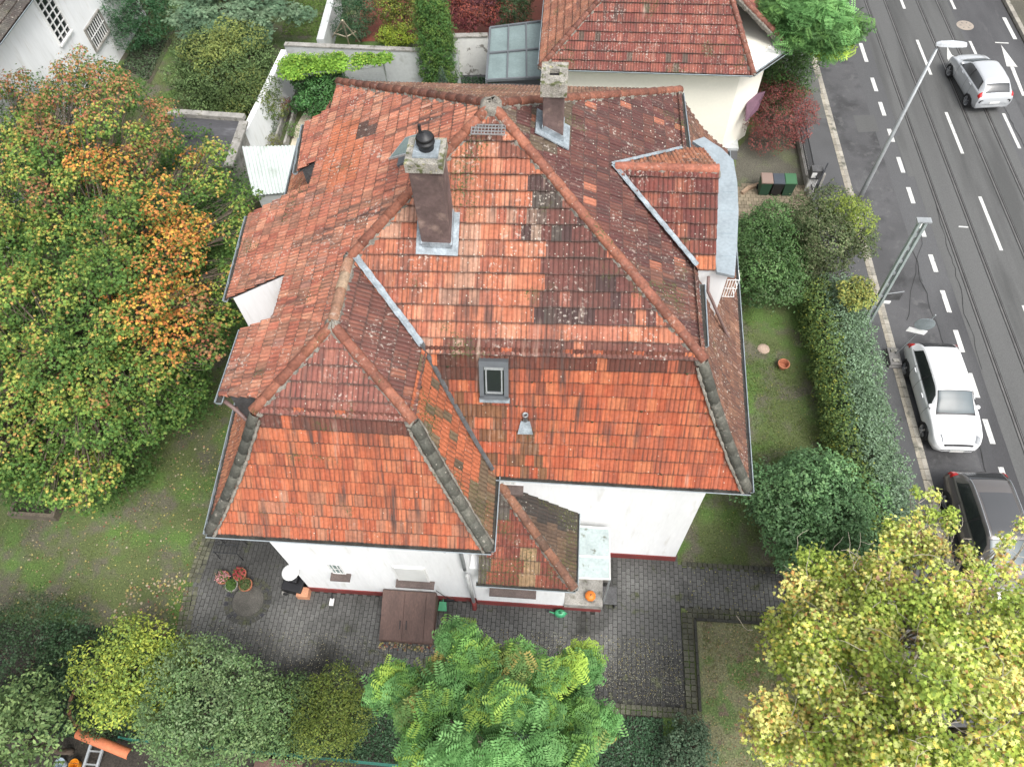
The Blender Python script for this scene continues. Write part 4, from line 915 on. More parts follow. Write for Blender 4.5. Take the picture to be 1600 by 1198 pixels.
# rows of small setts along the edges
def setts(name, path, rows=2, s=.13, base=(.062, .062, .044), z=.03):
    mb = MB(); path = [np.array(p, float) for p in path]
    for a, b in zip(path[:-1], path[1:]):
        L = np.linalg.norm(b - a); d = (b - a) / L; n = np.array([-d[1], d[0]]); m = int(L / s)
        for i in range(m):
            for r in range(rows):
                p = a + d * (i + .5) * s + n * (r - (rows - 1) / 2) * s; v = rnd.uniform(.7, 1.25)
                mb.box((p[0] + rnd.uniform(-.008, .008), p[1] + rnd.uniform(-.008, .008), z - .02 + rnd.uniform(-.005, .005)), (s * .84, s * .84, .05), rz=math.atan2(d[1], d[0]) + rnd.uniform(-.08, .08), col=(base[0] * v, base[1] * v, base[2] * v))
    return struct(name, mb, M_setts)
setts('sett_edging', [(-10.4, 9.0), (-10.55, 5.8), (-10.35, 4.1), (-10.15, 3.5)], 3, .14, base=(.085, .085, .058))
setts('sett_edging', [(-10.1, 3.32), (3.9, 3.32)], 2, .14); setts('sett_edging', [(3.98, 3.3), (3.98, 6.0), (10.0, 6.04)], 2, .15)
setts('sett_edging', [(3.9, 7.42), (10.0, 7.42)], 1, .15, z=.05)
for nm, a, b in (('lawn_edging', (4.2, 3.4), (4.2, 5.82)), ('lawn_edging', (4.2, 5.82), (10, 5.86))):
    m_ = MB(); L = math.hypot(b[0] - a[0], b[1] - a[1]); n = int(L / .3); 
    for i in range(n):
        t = (i + .5) / n; v = rnd.uniform(.018, .035); m_.box((a[0] + (b[0] - a[0]) * t, a[1] + (b[1] - a[1]) * t, .03), (L / n - .01, .07, .1), rz=math.atan2(b[1] - a[1], b[0] - a[0]), col=(v, v, v * .8))
    struct(nm, m_, M_setts)
m_ = MB()
for k in range(30):
    a = k * math.tau / 30
    for r in (.52, .64): m_.box((-8.75 + math.cos(a) * r, 5.5 + math.sin(a) * r, .03), (.1, .1, .03), rz=a + rnd.uniform(-.2, .2), col=(.05 * rnd.uniform(.6, 1.2),) * 2 + (.04,))
struct('sett_circle', m_, M_setts); MB().lathe([(.001, .036), (.44, .036), (.46, .02)], (-8.75, 5.5, .0), 28).build('planting_circle', mat('earth_disc', (.075, .071, .063), .95, n1=(3, .3), n2=(30, .4), bump=(30, .6)))['kind'] = 'structure'
# beds and neighbouring surfaces
sheet('ivy_soil', [(-60, -20), (10, -20), (10, 3.0), (3.2, 2.6), (3.2, 3.22), (-7.4, 3.05), (-10.2, 3.35), (-10.4, 4.3), (-14.8, 4.4), (-60, 4.4)], .004, M_soil)
sheet('south_lawn', [(4.24, -3), (10, -3), (10, 5.82), (4.24, 5.82)], .008, mat('dry_lawn', (.14, .14, .075), .95, n1=(.5, .25), n2=(24, .5), bump=(30, .8), col2=(.09, .135, .042), mix2=(1.2, .52, .62), col3=(.12, .095, .065), mix3=(2.4, .58, .66)))
sheet('gravel_bed', [g2(1150, 236), g2(1200, 180), g2(1252, 180), g2(1262, 292), g2(1150, 292)], .006, M_gravel)
tp = MB(); A_ = [g2(1150, 290), g2(1262, 288), g2(1276, 352), g2(1150, 352)]; ap = np.array(A_)
y = ap[:, 1].min(); r_ = 0
while y < ap[:, 1].max():
    x = ap[:, 0].min() + (.1 if r_ % 2 else 0)
    while x < ap[:, 0].max():
        if pip(x, y, A_):
            v = rnd.uniform(.75, 1.15); tp.box((x, y, .012), (.19, .19, .03), col=(.20 * v, .165 * v, .115 * v))
        x += .205
    y += .205; r_ += 1
struct('tan_paving', tp, M_tanpave)
sheet('cream_path', [g2(463, 198), g2(483, 163), g2(540, 163), g2(540, 172), g2(490, 172), g2(470, 235), g2(452, 235)], .03, M_slab)
sheet('red_terrace', [g2(555, 66), g2(578, -60), g2(900, -60), g2(900, 55)], .01, M_redter)
sheet('garden_path', [g2(228, 130), g2(262, 60), g2(270, 62), g2(236, 132)], .012, M_ground)
sheet('flower_bed', [g2(190, 105), g2(215, 60), g2(262, 62), g2(232, 128)], .01, M_soil)
sheet('flower_bed', [g2(448, 116), g2(640, 122), g2(780, 122), g2(780, 160), g2(470, 165), g2(420, 235), g2(400, 235)], .01, M_soil)
sheet('side_yard', [g2(700, 100), g2(760, 100), g2(1152, 226), g2(1152, 250), g2(700, 250)], .014, M_pave)
# ---------------------------------------------------------------- walls and sheds of the gardens behind
def wall_seg(name, a, b, h, th, m, label, cat='wall', cop=None, z0=-.05):
    a, b = np.array(a[:2], float), np.array(b[:2], float); d = unit(b - a); n = np.array([-d[1], d[0]]) * th / 2
    mb = MB().prism([a - n, b - n, b + n, a + n], z0, h); o = mb.build(name, m, origin=(*((a + b) / 2), 0)); setp(o, label, cat)
    if cop: n2 = n * 1.3; MB().prism([a - n2, b - n2, b + n2, a + n2], h + .002, h + .06).build('coping', cop, o)
    return o
M_gwall = mat('pale_grey_wall', (.47, .49, .49), .9, n1=(.8, .12), n2=(10, .06), bump=(60, .2), col2=(.30, .31, .29), mix2=(1.8, .6, .78))
wa, wb = G(443, 78, 1.9), G(368, 232, 1.9); wall_seg('garden_wall', wa, wb, 1.9, .22, M_wall, 'tall white garden wall running beside the big clipped laurel bush')
wc, wd_ = G(445, 70, 1.7), G(715, 82, 1.7); wall_seg('garden_wall', wc, wd_, 1.7, .2, M_gwall, 'pale grey panelled garden wall behind the vine pergola', cop=M_conc)
we = G(762, 56, 1.9); wall_seg('garden_wall', G(708, 57, 1.9), we, 1.9, .22, mat('peeling_white_wall', (.66, .66, .64), .9, n1=(1, .1), n2=(8, .05), bump=(40, .3), col2=(.24, .23, .21), mix2=(2.6, .60, .66)), 'short white wall with peeling paint beside the tall cypress', cop=M_conc)
wall_seg('garden_wall', G(500, 62, 1.2), G(522, -20, 1.2), 1.2, .35, M_gwall, 'lichened pale wall at the right side of the upper small lawn')
# flat black roofed shed
z_ = 2.4; q = [g2(262, 182, z_), g2(378, 190, z_), g2(352, 262, z_), g2(262, 262, z_)]
sh = thing('flat_roof_shed', 'low shed with a black felted flat roof and light parapet beside the maple', 'shed', (*np.mean(q, 0), 0))
MB().prism(q, -.02, z_ - .1).build('wall', M_conc, sh)
MB().prism([tuple(p) for p in q], z_ - .098, z_).build('roof', mat('felt_roof', (.062, .062, .068), .8, n1=(.8, .25), n2=(10, .15), bump=(20, .3), col2=(.13, .13, .14), mix2=(2.2, .55, .75), stretch=(.5, 2.2, 1)), sh)
p0, p1, p2 = G(262, 181, z_), G(378, 189, z_), G(353, 262, z_)
MB().bar(p0 + V(0, .1, .08), p1 + V(.1, .1, .08), .28, .18).bar(p1 + V(.12, -.1, .03), p2 + V(.1, 0, .03), .35, .1).build('parapet', M_conc, sh)
# corrugated roof shed
z_ = 2.5; a, b, c, d = G(378, 229, z_ + .15), G(473, 227, z_ + .15), G(485, 297, z_), G(395, 306, z_)
cs_ = thing('corrugated_shed', 'small garden shed under a whitish corrugated sheet roof beside the tiled roof', 'shed', (*((a + c) / 2)[:2], 0))
n = 150; P = []
for i in range(n + 1):
    t = i / n; w1 = .022 * math.sin(t * 2 * math.pi * 17); P.append([a * (1 - t) + b * t + V(0, 0, w1), d * (1 - t) + c * t + V(0, 0, w1)])
P = np.array(P); MB().grid(P, flip=True).build('roof', mat('corrugated_sheet', (.50, .55, .53), .6, n1=(1, .1), n2=(12, .1), bump=None, col2=(.33, .37, .33), mix2=(1.2, .55, .75)), cs_, smooth=True)
MB().prism([a[:2] + [.1, -.1], d[:2] + [.1, .12], c[:2] + [-.1, .12], b[:2] + [-.1, -.1]], -.02, z_ - .12).build('wall', M_gwall, cs_)
# raised beds
rb = thing('raised_bed', 'narrow raised planting bed with grey concrete edging beside the white wall', 'planter', (*g2(436, 190), 0))
for a_, b_ in (((428, 222), (451, 152)), ((444, 224), (462, 160))):
    a, b = G(*a_, .35), G(*b_, .35); MB().bar(a - V(0, 0, .16), b - V(0, 0, .16), .09, .34).build('edging', M_conc, rb)
# glass canopy by the neighbour house
z_ = 2.7; A, B, C, D = G(766, 44, z_ + .3), G(846, 34, z_ + .3), G(850, 121, z_), G(760, 126, z_)
gc = thing('glass_canopy', 'grey framed glass patio canopy leaning on the neighbouring house', 'canopy', (*((A + C) / 2)[:2], 0))
fr = MB()
for a, b in ((A, B), (B, C), (C, D), (D, A), ((A + D) / 2, (B + C) / 2)): fr.bar(a, b, .09, .1)
for t in (.36, .7): fr.bar(A * (1 - t) + B * t, D * (1 - t) + C * t, .06, .09)
for p in (C, D): fr.bar(p, V(p[0], p[1], 0), .09)
fr.build('frame', MC['grey_window_frame'], gc)
T = [0, .36, .7, 1]
for i in range(3):
    for j in range(2):
        f = lambda s, t: (A * (1 - s) + B * s) * (1 - t) + (D * (1 - s) + C * s) * t
        MB().slab([f(T[i], j / 2 + .5) - V(0, 0, .02), f(T[i + 1], j / 2 + .5) - V(0, 0, .02), f(T[i + 1], j / 2) - V(0, 0, .02), f(T[i], j / 2) - V(0, 0, .02)], .02).build('glass_panel', M_lglass, gc)
MB().box2((D[0] + .05, D[1] - .02, 0), (C[0], D[1] + .04, z_ - .15)).build('front_glazing', M_slate, gc)
# ---------------------------------------------------------------- neighbouring tiled house
NZ = 4.3; nA, nB, nC = G(846, 104, NZ), G(1176, 114, NZ), G(1233, 75, NZ); nD = nC + V(0, 9, 0); nD[0] = G(1222, 12, NZ)[0]; nA2 = nA + V(-.02, 12, 0)
NB = thing('neighbour_house', 'cream rendered neighbouring house with a maroon tiled hip roof at the top', 'house', (nA[0] + 4, nA[1] + 5, 0))
sl_ = .68
def edge_in(p, q): d = unit((q - p)[:2]); return np.array([-d[1], d[0]])
def bis(p, q, r): a, b = edge_in(p, q), edge_in(q, r); v = a + b; return v / (1 + a @ b)
hB, hC = bis(nA, nB, nC), bis(nB, nC, nD); hA = bis(nA2, nA, nB)
R_top = 4.1; up = lambda p, h, d: V(*(p[:2] + h * d), NZ + sl_ * d)
pk = [up(nA, hA, R_top), up(nB, hB, R_top), up(nC, hC, R_top)]
def nslope(a, b, ha, hb, pal, top=R_top):
    P0, U, D, zf, _ = planar_frame(a, b, up(a, ha, 2.)); q = [a, b, up(b, hb, top), up(a, ha, top)]
    return join_tiles('roof_slope', tile_mesh(P0, U, D, zf, [q], pal, te=.36), M_tile, NB)
nslope(nA, nB, hA, hB, pal_nb_s); nslope(nB, nC, hB, hC, pal_nb_s); nslope(nC, nD, hC, np.array([-1., 0.]), pal_nb_s)
nslope(nA2, nA, np.array([1., 0.]), hA, pal_nb_w)
for p, h in ((nA, hA), (nB, hB), (nC, hC)): caps([up(p, h, -.05), up(p, h, R_top)], NB, cols=((178, 100, 80), (166, 92, 76)))
MB().add([up(nA, hA, R_top), up(nB, hB, R_top), up(nC, hC, R_top), V(pk[2][0], nD[1], pk[2][2]), V(pk[0][0], nD[1], pk[0][2])], [(0, 1, 2, 3, 4)]).build('roof_top', M_slate, NB)
for a, b in ((nA, nB), (nB, nC), (nC, nD), (nA2, nA)):
    n = -edge_in(a, b) * .07; gutter(a + V(*n, -.05), b + V(*n, -.05), NB, r=.07)
ins = .62; wA, wB, wC = [V(*(p[:2] + h * ins), 0) for p, h in ((nA, hA), (nB, hB), (nC, hC))]
MB().prism([wA[:2], wB[:2], wC[:2], (wC[0], nD[1]), (wA[0], nD[1])], -.02, NZ - .06).build('wall', M_cream, NB)
so2 = MB().prism([nA[:2], nB[:2], nC[:2], nD[:2], (nA[0], nD[1])], NZ - .12, NZ - .09).build('soffit', M_white, NB)
aw = [G(1168, 150, 2.1), G(1196, 143, 2.1), G(1184, 172, 1.7), G(1166, 190, 1.7)]
MB().slab(aw[::-1], .05).build('awning', mat('purple_awning', (.12, .06, .09), .7), NB)
MB().prism([g2(1050, 214), g2(1150, 214), g2(1153, 236), g2(1050, 236)][::-1], .0, .14).build('door_step', M_gwall, NB)
# ---------------------------------------------------------------- white house upper left
def GX(px, py, x): d = ray(px, py); t = x / d[0]; return d * t + np.array([0, 0, HC])
bA, bB = G(205, 60), G(181, 110); bA, bB = V(*bA[:2], 0), V(*bB[:2], 0); wx = (bA[0] + bB[0]) / 2
ev = [(abs(G(22, 28, z)[0] - (wx + .45)), z) for z in np.linspace(2, 12, 401)]; WZ = min(ev)[1]
WH = thing('white_house', 'white rendered house with barred windows and a dark tiled roof at upper left', 'house', (wx - 4, bB[1], 0))
MB().prism([(wx - 9, 14), (wx, 14), (wx, bA[1] + 2), (wx - 9, bA[1] + 2)], -.02, WZ).build('wall', M_wall, WH)
P0, U, D, zf, _ = planar_frame((wx + .45, bA[1] + 2.4, WZ), (wx + .45, 13.6, WZ), (wx - 4.5, 20, WZ + 3.2))
join_tiles('roof_slope', tile_mesh(P0, U, D, zf, [[(wx + .45, bA[1] + 2.4), (wx + .45, 13.6), (wx - 4.5, 13.6), (wx - 4.5, bA[1] + 2.4)]], palette([(96, 88, 86), (84, 76, 76), (108, 98, 94)], [1, 1, 1])), M_tile, WH)
gutter((wx + .52, 13.6, WZ - .06), (wx + .52, bA[1] + 2.4, WZ - .06), WH)
def wwin(pts, kind):
    Q = [GX(px, py, wx) for px, py in pts]; y0, y1 = min(q[1] for q in Q), max(q[1] for q in Q); z0, z1 = min(q[2] for q in Q), max(q[2] for q in Q)
    f = MB(); t = .07
    f.box2((wx, y0, z1 - t), (wx + .08, y1, z1)); f.box2((wx, y0, z0), (wx + .12, y1, z0 + t)); f.box2((wx, y0, z0 + t), (wx + .08, y0 + t, z1 - t)); f.box2((wx, y1 - t, z0 + t), (wx + .08, y1, z1 - t))
    o = f.build('window', M_conc if kind else M_white, WH); MB().box2((wx + .005, y0 + t, z0 + t), (wx + .012, y1 - t, z1 - t)).build('pane', M_glass, o)
    g = MB()
    if kind:
        n = 9
        for k in range(1, n): yy = y0 + (y1 - y0) * k / n; g.box2((wx + .03, yy - .02, z0 + t), (wx + .06, yy + .02, z1 - t))
        g.box2((wx + .062, y0 + t, (z0 + z1) / 2), (wx + .08, y1 - t, (z0 + z1) / 2 + .04))
    else:
        for k in range(1, 3): yy = y0 + (y1 - y0) * k / 3; g.box2((wx + .02, yy - .03, z0 + t), (wx + .05, yy + .03, z1 - t))
        for k in range(1, 7): zz = z0 + (z1 - z0) * k / 7; g.box2((wx + .022, y0 + t, zz - .025), (wx + .045, y1 - t, zz + .025))
    g.build('window_bars' if kind else 'glazing_bars', M_white, o)
print('WH', wx, WZ)
wwin([(148, 80), (132, 45), (152, 14), (169, 50)], 1); wwin([(94, 72), (111, 48), (50, 0), (72, -20)], 0)
wq = GX(106, 106, wx); MB().tube([(wx + .1, wq[1], wq[2]), (wx + .1, wq[1], 0)], .05, 8).build('downpipe', M_white, WH)
# ================================================================ foliage
def tmpl(kind):
    if kind == 'maple':
        a = np.radians([90, 62, 40, 18, -20, -60, -90, -120, -160, 162, 140, 118]); r = np.array([1, .45, .85, .42, .7, .3, .25, .3, .7, .42, .85, .45])
        v = np.column_stack([np.cos(a) * r, np.sin(a) * r, -.18 * r * r]); return v * .55, [list(range(len(v)))[::-1]]
    if kind == 'oval':
        v = V(0, -1, 0, .42, -.35, .05, .45, .3, .05, 0, 1, -.08, -.45, .3, .05, -.42, -.35, .05).reshape(-1, 3) * .5; return v, [[0, 1, 2, 3, 4, 5]]
    if kind == 'leaf4':
        v = V(0, -1, -.05, .45, 0, .06, 0, 1, -.12, -.45, 0, .06).reshape(-1, 3) * .5; return v, [[0, 1, 2, 3]]
    if kind == 'frond':   # pinnate leaf: a rachis with paired leaflets
        P = []; F = []; n = 8
        for k in range(n):
            t = -.5 + k / (n - 1) * .95; L = .30 * (1 - .35 * abs(k / (n - 1) - .4)); w_ = .052; zd = -.10 * (t + .5) ** 2
            for s in (-1, 1):
                b = len(P); P += [(0, t, zd), (s * L * .5, t - w_ + .05, zd + .01), (s * L, t + .09, zd - .03), (s * L * .5, t + w_ + .05, zd + .01)]; F.append([b, b + 1, b + 2, b + 3] if s > 0 else [b + 3, b + 2, b + 1, b])
        b = len(P); P += [(0, .43, -.09), (.05, .52, -.1), (0, .62, -.12), (-.05, .52, -.1)]; F.append([b, b + 1, b + 2, b + 3]); return np.array(P), F
    if kind == 'spray':   # flat conifer spray
        P = []; F = []
        for k, (ang, L) in enumerate(((0, 1), (.5, .75), (-.5, .75), (1., .5), (-1., .5))):
            b = len(P); c, s = math.sin(ang), math.cos(ang); P += [(0, -.3, 0), (c * L * .5 - s * .07, -.3 + s * L * .5 + c * .07, .02), (c * L, -.3 + s * L, -.06), (c * L * .5 + s * .07, -.3 + s * L * .5 - c * .07, .02)]; F.append([b, b + 3, b + 2, b + 1])
        return np.array(P) * .8, F
    if kind == 'needle':
        v = V(0, -1, 0, .16, 0, .03, 0, 1, -.1, -.16, 0, .03).reshape(-1, 3) * .5; return v, [[0, 1, 2, 3]]
def leaves(name, pos, nrm, size, cols, kind, material, parent=None, svar=.3, flat=.0, origin=None):
    N = len(pos); T, F = tmpl(kind); k = len(T)
    n = nrm / (np.linalg.norm(nrm, axis=1, keepdims=True) + 1e-9)
    r = nr.normal(size=(N, 3)); x = np.cross(r, n); x /= np.linalg.norm(x, axis=1, keepdims=True) + 1e-9; y = np.cross(n, x)
    s = (np.full(N, size) * (1 + (nr.random(N) - .5) * 2 * svar))[:, None, None]
    Vt = pos[:, None, :] + s * (T[None, :, 0:1] * x[:, None] + T[None, :, 1:2] * y[:, None] + T[None, :, 2:3] * n[:, None])
    org = wloc(parent) if parent is not None else (np.array(origin, float) if origin is not None else pos.mean(0))
    Vt = (Vt - org).reshape(-1, 3).astype(np.float32)
    cnt = np.array([len(f) for f in F]); loops = np.concatenate([np.array(f) for f in F]); nl = len(loops)
    LI = (np.arange(N)[:, None] * k + loops[None]).ravel(); 
    st1 = np.concatenate([[0], np.cumsum(cnt)[:-1]]); ST = (np.arange(N)[:, None] * nl + st1[None]).ravel(); TT = np.tile(cnt, N)
    me = bpy.data.meshes.new(name); me.vertices.add(len(Vt)); me.vertices.foreach_set('co', Vt.ravel()); me.loops.add(len(LI)); me.loops.foreach_set('vertex_index', LI.astype(np.int32))
    me.polygons.add(len(ST)); me.polygons.foreach_set('loop_start', ST.astype(np.int32)); me.polygons.foreach_set('loop_total', TT.astype(np.int32)); me.update(calc_edges=True)
    at = me.attributes.new('col', 'FLOAT_COLOR', 'FACE'); at.data.foreach_set('color', np.repeat(np.column_stack([np.clip(cols, .003, 1), np.ones(N)]), len(F), 0).astype(np.float32).ravel())
    me.materials.append(material); o = bpy.data.objects.new(name, me); COL.objects.link(o)
    if parent is not None: o.parent = parent
    else: o.location = tuple(org)
    return o
def blobs_pts(bl, n, shell=(.72, 1.05), lumps=.18):
    """leaf positions through the outer layers of a set of ellipsoids, denser at their skins"""
    bl = np.array(bl, float); area = (bl[:, 3] * bl[:, 4] + bl[:, 4] * bl[:, 5] + bl[:, 3] * bl[:, 5]); idx = nr.choice(len(bl), n, p=area / area.sum())
    d = nr.normal(size=(n, 3)); d /= np.linalg.norm(d, axis=1, keepdims=True)
    r = shell[0] + (shell[1] - shell[0]) * nr.random(n) ** .6; st_ = nr.random(n) < .045; r[st_] *= 1 + .32 * nr.random(st_.sum())
    lump = 1 + lumps * np.sin(d[:, 0] * 5 + idx) * np.sin(d[:, 1] * 6 + idx * 2.1) * np.sin(d[:, 2] * 5 + idx * .7) * 1.6
    p = bl[idx, :3] + d * bl[idx, 3:6] * (r * lump)[:, None]; nn = d / bl[idx, 3:6]; nn /= np.linalg.norm(nn, axis=1, keepdims=True)
    return p, nn, idx
def bury(p, bl, thr=.62):
    """drop leaves deep inside other clumps"""
    keep = np.ones(len(p), bool)
    for b in bl:
        q = ((p - np.array(b[:3])) / np.array(b[3:6])); keep &= (q * q).sum(1) > thr * thr
    return keep
def subclumps(c, R, K, r, up=.15, seed=0, zmin=None):
    out = []; g = np.random.default_rng(seed)
    for i in range(K):
        z = 1 - (i + .5) / K * (1.55 - up); a = i * 2.39996 + g.random() * .5; rr = math.sqrt(max(0, 1 - z * z))
        f = g.uniform(.70, 1.10); s = r * g.uniform(.7, 1.3)
        p = np.array(c) + np.array(R) * np.array([math.cos(a) * rr, math.sin(a) * rr, z]) * f
        if zmin is not None and p[2] < zmin + s * .5: p[2] = zmin + s * .5
        out.append([*p, s * g.uniform(.9, 1.25), s * g.uniform(.9, 1.25), s * g.uniform(.65, .85)])
    return out
def limbs(base, targets, r0, nfork=5, bend=.25, seed=0):
    """tapered trunk that forks and runs out to the clumps"""
    g = np.random.default_rng(seed); mb = MB(); T = np.array([t[:3] for t in targets]); base = np.array(base, float); cz = T.mean(0); hub = base + (cz - base) * .42
    mid = (base + hub) / 2 + V(g.uniform(-.1, .1), g.uniform(-.1, .1), 0)
    mb.tube([base - V(0, 0, .1), base + V(0, 0, .15), mid, hub], [r0 * 1.35, r0 * 1.05, r0 * .85, r0 * .7], 10)
    br = MB(); k = min(nfork, len(T)); ang = np.arctan2(T[:, 1] - hub[1], T[:, 0] - hub[0]); order = np.argsort(ang)
    for grp in np.array_split(order, k):
        m = T[grp].mean(0); f = hub + (m - hub) * .5 + V(0, 0, .1); br.tube([hub - V(0, 0, .1), (hub + f) / 2 + g.normal(size=3) * .08, f], [r0 * .5, r0 * .42, r0 * .33], 7)
        for i in grp:
            t = T[i]; q = f + (t - f) * .5 + g.normal(size=3) * bend * .5; br.tube([f, q, t], [r0 * .17, r0 * .11, r0 * .04], 6)
            for j in range(3):
                e = t + g.normal(size=3) * np.array(targets[i][3:6]) * .6; br.tube([q, (q + e) / 2 + g.normal(size=3) * .08, e], [r0 * .07, r0 * .05, r0 * .02], 4)
    return mb, br
LEAFK = 1.36
def leafcols0(idx, pos, nrm, pal, clumpv=.18, leafv=.16):
    """pal: function clump index -> list of (colour, weight); colours are base colours"""
    n = len(idx); C = np.zeros((n, 3)); 
    for i in np.unique(idx):
        m = idx == i; p = pal(i); cc = np.array([c for c, _ in p], float); w_ = np.array([x for _, x in p], float); w_ /= w_.sum()
        C[m] = cc[nr.choice(len(cc), m.sum(), p=w_)] * (1 + (random.Random(int(i) * 7 + 3).random() - .5) * 2 * clumpv)
    return C * LEAFK * (1 + (nr.random((n, 1)) - .5) * 2 * leafv)
leafcols = leafcols0
def plant(name, label, cat, base, bl, n, size, kind, pal, material=None, up=.5, trunk=None, group=None, shell=(.7, 1.05), crown='foliage', barkm=None, thr=.6, nrand=.55, lumps=.26, stemname='stem', nfork=5, droop=0., colf=None):
    t = thing(name, label, cat, base, group)
    p, nn, idx = blobs_pts(bl, n, shell, lumps); k = bury(p, bl, thr) & (p[:, 2] > .03); p, nn, idx = p[k], nn[k], idx[k]
    nm = nn * (1 - up) + V(0, 0, up) + nr.normal(size=p.shape) * nrand * .6
    nm[:, 2] -= droop
    leaves(crown, p, nm, size, (colf(idx, p) if colf else leafcols(idx, p, nn, pal)), kind, material or M_leaf, t)
    if trunk:
        a, b = limbs(base, bl, trunk, nfork=nfork, seed=len(bl)); a.build('trunk' if crown == 'crown' else stemname, barkm or M_bark, t, smooth=True); b.build('branches', barkm or M_bark, t, smooth=True)
    return t
GR = lambda r, g, b: (r, g, b)
def mixpal(*sets): return lambda i: sets[int(i * 2654435761 % 97) % len(sets)]
# base colours
g_dk, g_md, g_lt, g_yl = (.030, .060, .018), (.050, .095, .026), (.085, .145, .040), (.19, .23, .045)
# ---- big autumn maple
zc = 4.9; cM = G(165, 395, zc); mb_ = []
g = np.random.default_rng(5); K = 0
pts_ = [(15, 185, 5.4), (0, 250, 5.6), (45, 195, 5.6), (90, 180, 5.8), (140, 120, 5.2), (50, 260, 6.2), (120, 260, 6.4), (280, 620, 3.6), (60, 745, 2.8), (190, 720, 3.2), (325, 410, 5.6), (345, 400, 5.2), (300, 360, 6), (35, 150, 5), (110, 145, 5.5), (185, 150, 5.6), (60, 230, 6), (150, 225, 6.6), (235, 235, 6), (300, 290, 5.4), (20, 300, 6), (95, 310, 7), (185, 320, 7.4), (265, 330, 6.6), (335, 350, 5.4), (10, 390, 6), (80, 400, 7.2), (160, 410, 7.6), (240, 420, 7), (315, 440, 5.8), (5, 480, 5.6), (70, 490, 6.6), (150, 500, 7), (230, 510, 6.4), (300, 520, 5.4), (345, 470, 4.9), (20, 570, 5), (90, 580, 5.8), (170, 590, 5.8), (240, 590, 5.2), (20, 650, 4), (80, 670, 4.6), (150, 680, 4.2), (215, 650, 4.4), (110, 735, 3.4), (270, 600, 4.2), (150, 745, 3.), (40, 715, 3.2), (-60, 300, 5.5), (-60, 420, 6), (-60, 540, 5.4), (-70, 640, 4), (-40, 200, 5), (290, 230, 4.6), (352, 300, 4.2), (150, 270, 5.5), (225, 380, 6), (120, 450, 6), (200, 460, 5.8), (60, 350, 5.8)]
MOUT = [(-120, 120), (-30, 105), (30, 118), (75, 130), (120, 92), (165, 100), (185, 140), (235, 140), (265, 200), (300, 225), (345, 225), (350, 265), (392, 315), (392, 350), (372, 400), (358, 470), (368, 500), (335, 560), (300, 610), (270, 650), (235, 660), (225, 700), (165, 745), (110, 760), (45, 775), (-40, 770), (-120, 760)]
pa_ = np.array(pts_, float); cl_ = []; tries = 0
while tries < 9000 and len(cl_) < 330:
    tries += 1; px, py = g.uniform(-110, 395), g.uniform(90, 770)
    if not inpoly(np.array([[px, py]]), MOUT)[0] or any((px - c[0]) ** 2 + ((py - c[1]) * 1.15) ** 2 < 41 ** 2 for c in cl_): continue
    w_ = 1 / (((pa_[:, 0] - px) ** 2 + (pa_[:, 1] - py) ** 2) + 300) ** 1.5; z = (pa_[:, 2] * w_).sum() / w_.sum(); cl_.append((px, py, z * .92 + g.uniform(-.75, .5)))
for px, py, z in cl_:
    q = G(px, py, z); s = g.uniform(.46, .74); mb_.append([*q, s * g.uniform(.85, 1.15), s * g.uniform(.85, 1.15), s * .62])
    for j in range(3): q2 = q + g.normal(size=3) * V(.42, .42, .2) * s / .6; s2 = s * g.uniform(.3, .5); mb_.append([*q2, s2, s2, s2 * .8])
core_from = len(mb_)  # inner clumps follow: leaves coloured darker, painting shade into the crown's gaps
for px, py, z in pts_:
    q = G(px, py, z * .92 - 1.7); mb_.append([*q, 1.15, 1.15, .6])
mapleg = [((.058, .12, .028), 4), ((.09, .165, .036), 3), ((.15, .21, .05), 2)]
mapleo = [((.46, .20, .055), 3), ((.36, .13, .045), 2), ((.46, .31, .06), 2), ((.17, .17, .045), 2)]
mapler = [((.30, .11, .065), 2), ((.26, .15, .07), 3), ((.13, .16, .045), 3), ((.34, .17, .07), 1.5)]
mapley = [((.22, .26, .055), 3), ((.12, .19, .04), 3.5), ((.36, .27, .07), 1.2), ((.30, .17, .06), 1)]
def mpal(i):
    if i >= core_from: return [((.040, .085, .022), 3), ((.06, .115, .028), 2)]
    x, y = PX(mb_[int(i)][:3])[0]; h = random.Random(int(i) * 13 + 1).random()
    o = (170 < x < 330 and 280 < y < 480) or (100 < x < 190 and 200 < y < 300) or (x > 190 and 280 < y < 480)
    if o and h < .40: return mapleo
    if (y < 190 and h < .55) or (y > 440 and x > 240 and h < .30): return mapler
    if h < .07: return mapler
    if h < .40: return mapley
    return mapleg
tb = G(62, 790)
def pick(pal, n): cc = np.array([c for c, _ in pal], float); w_ = np.array([x for _, x in pal], float); return cc[nr.choice(len(cc), n, p=w_ / w_.sum())]
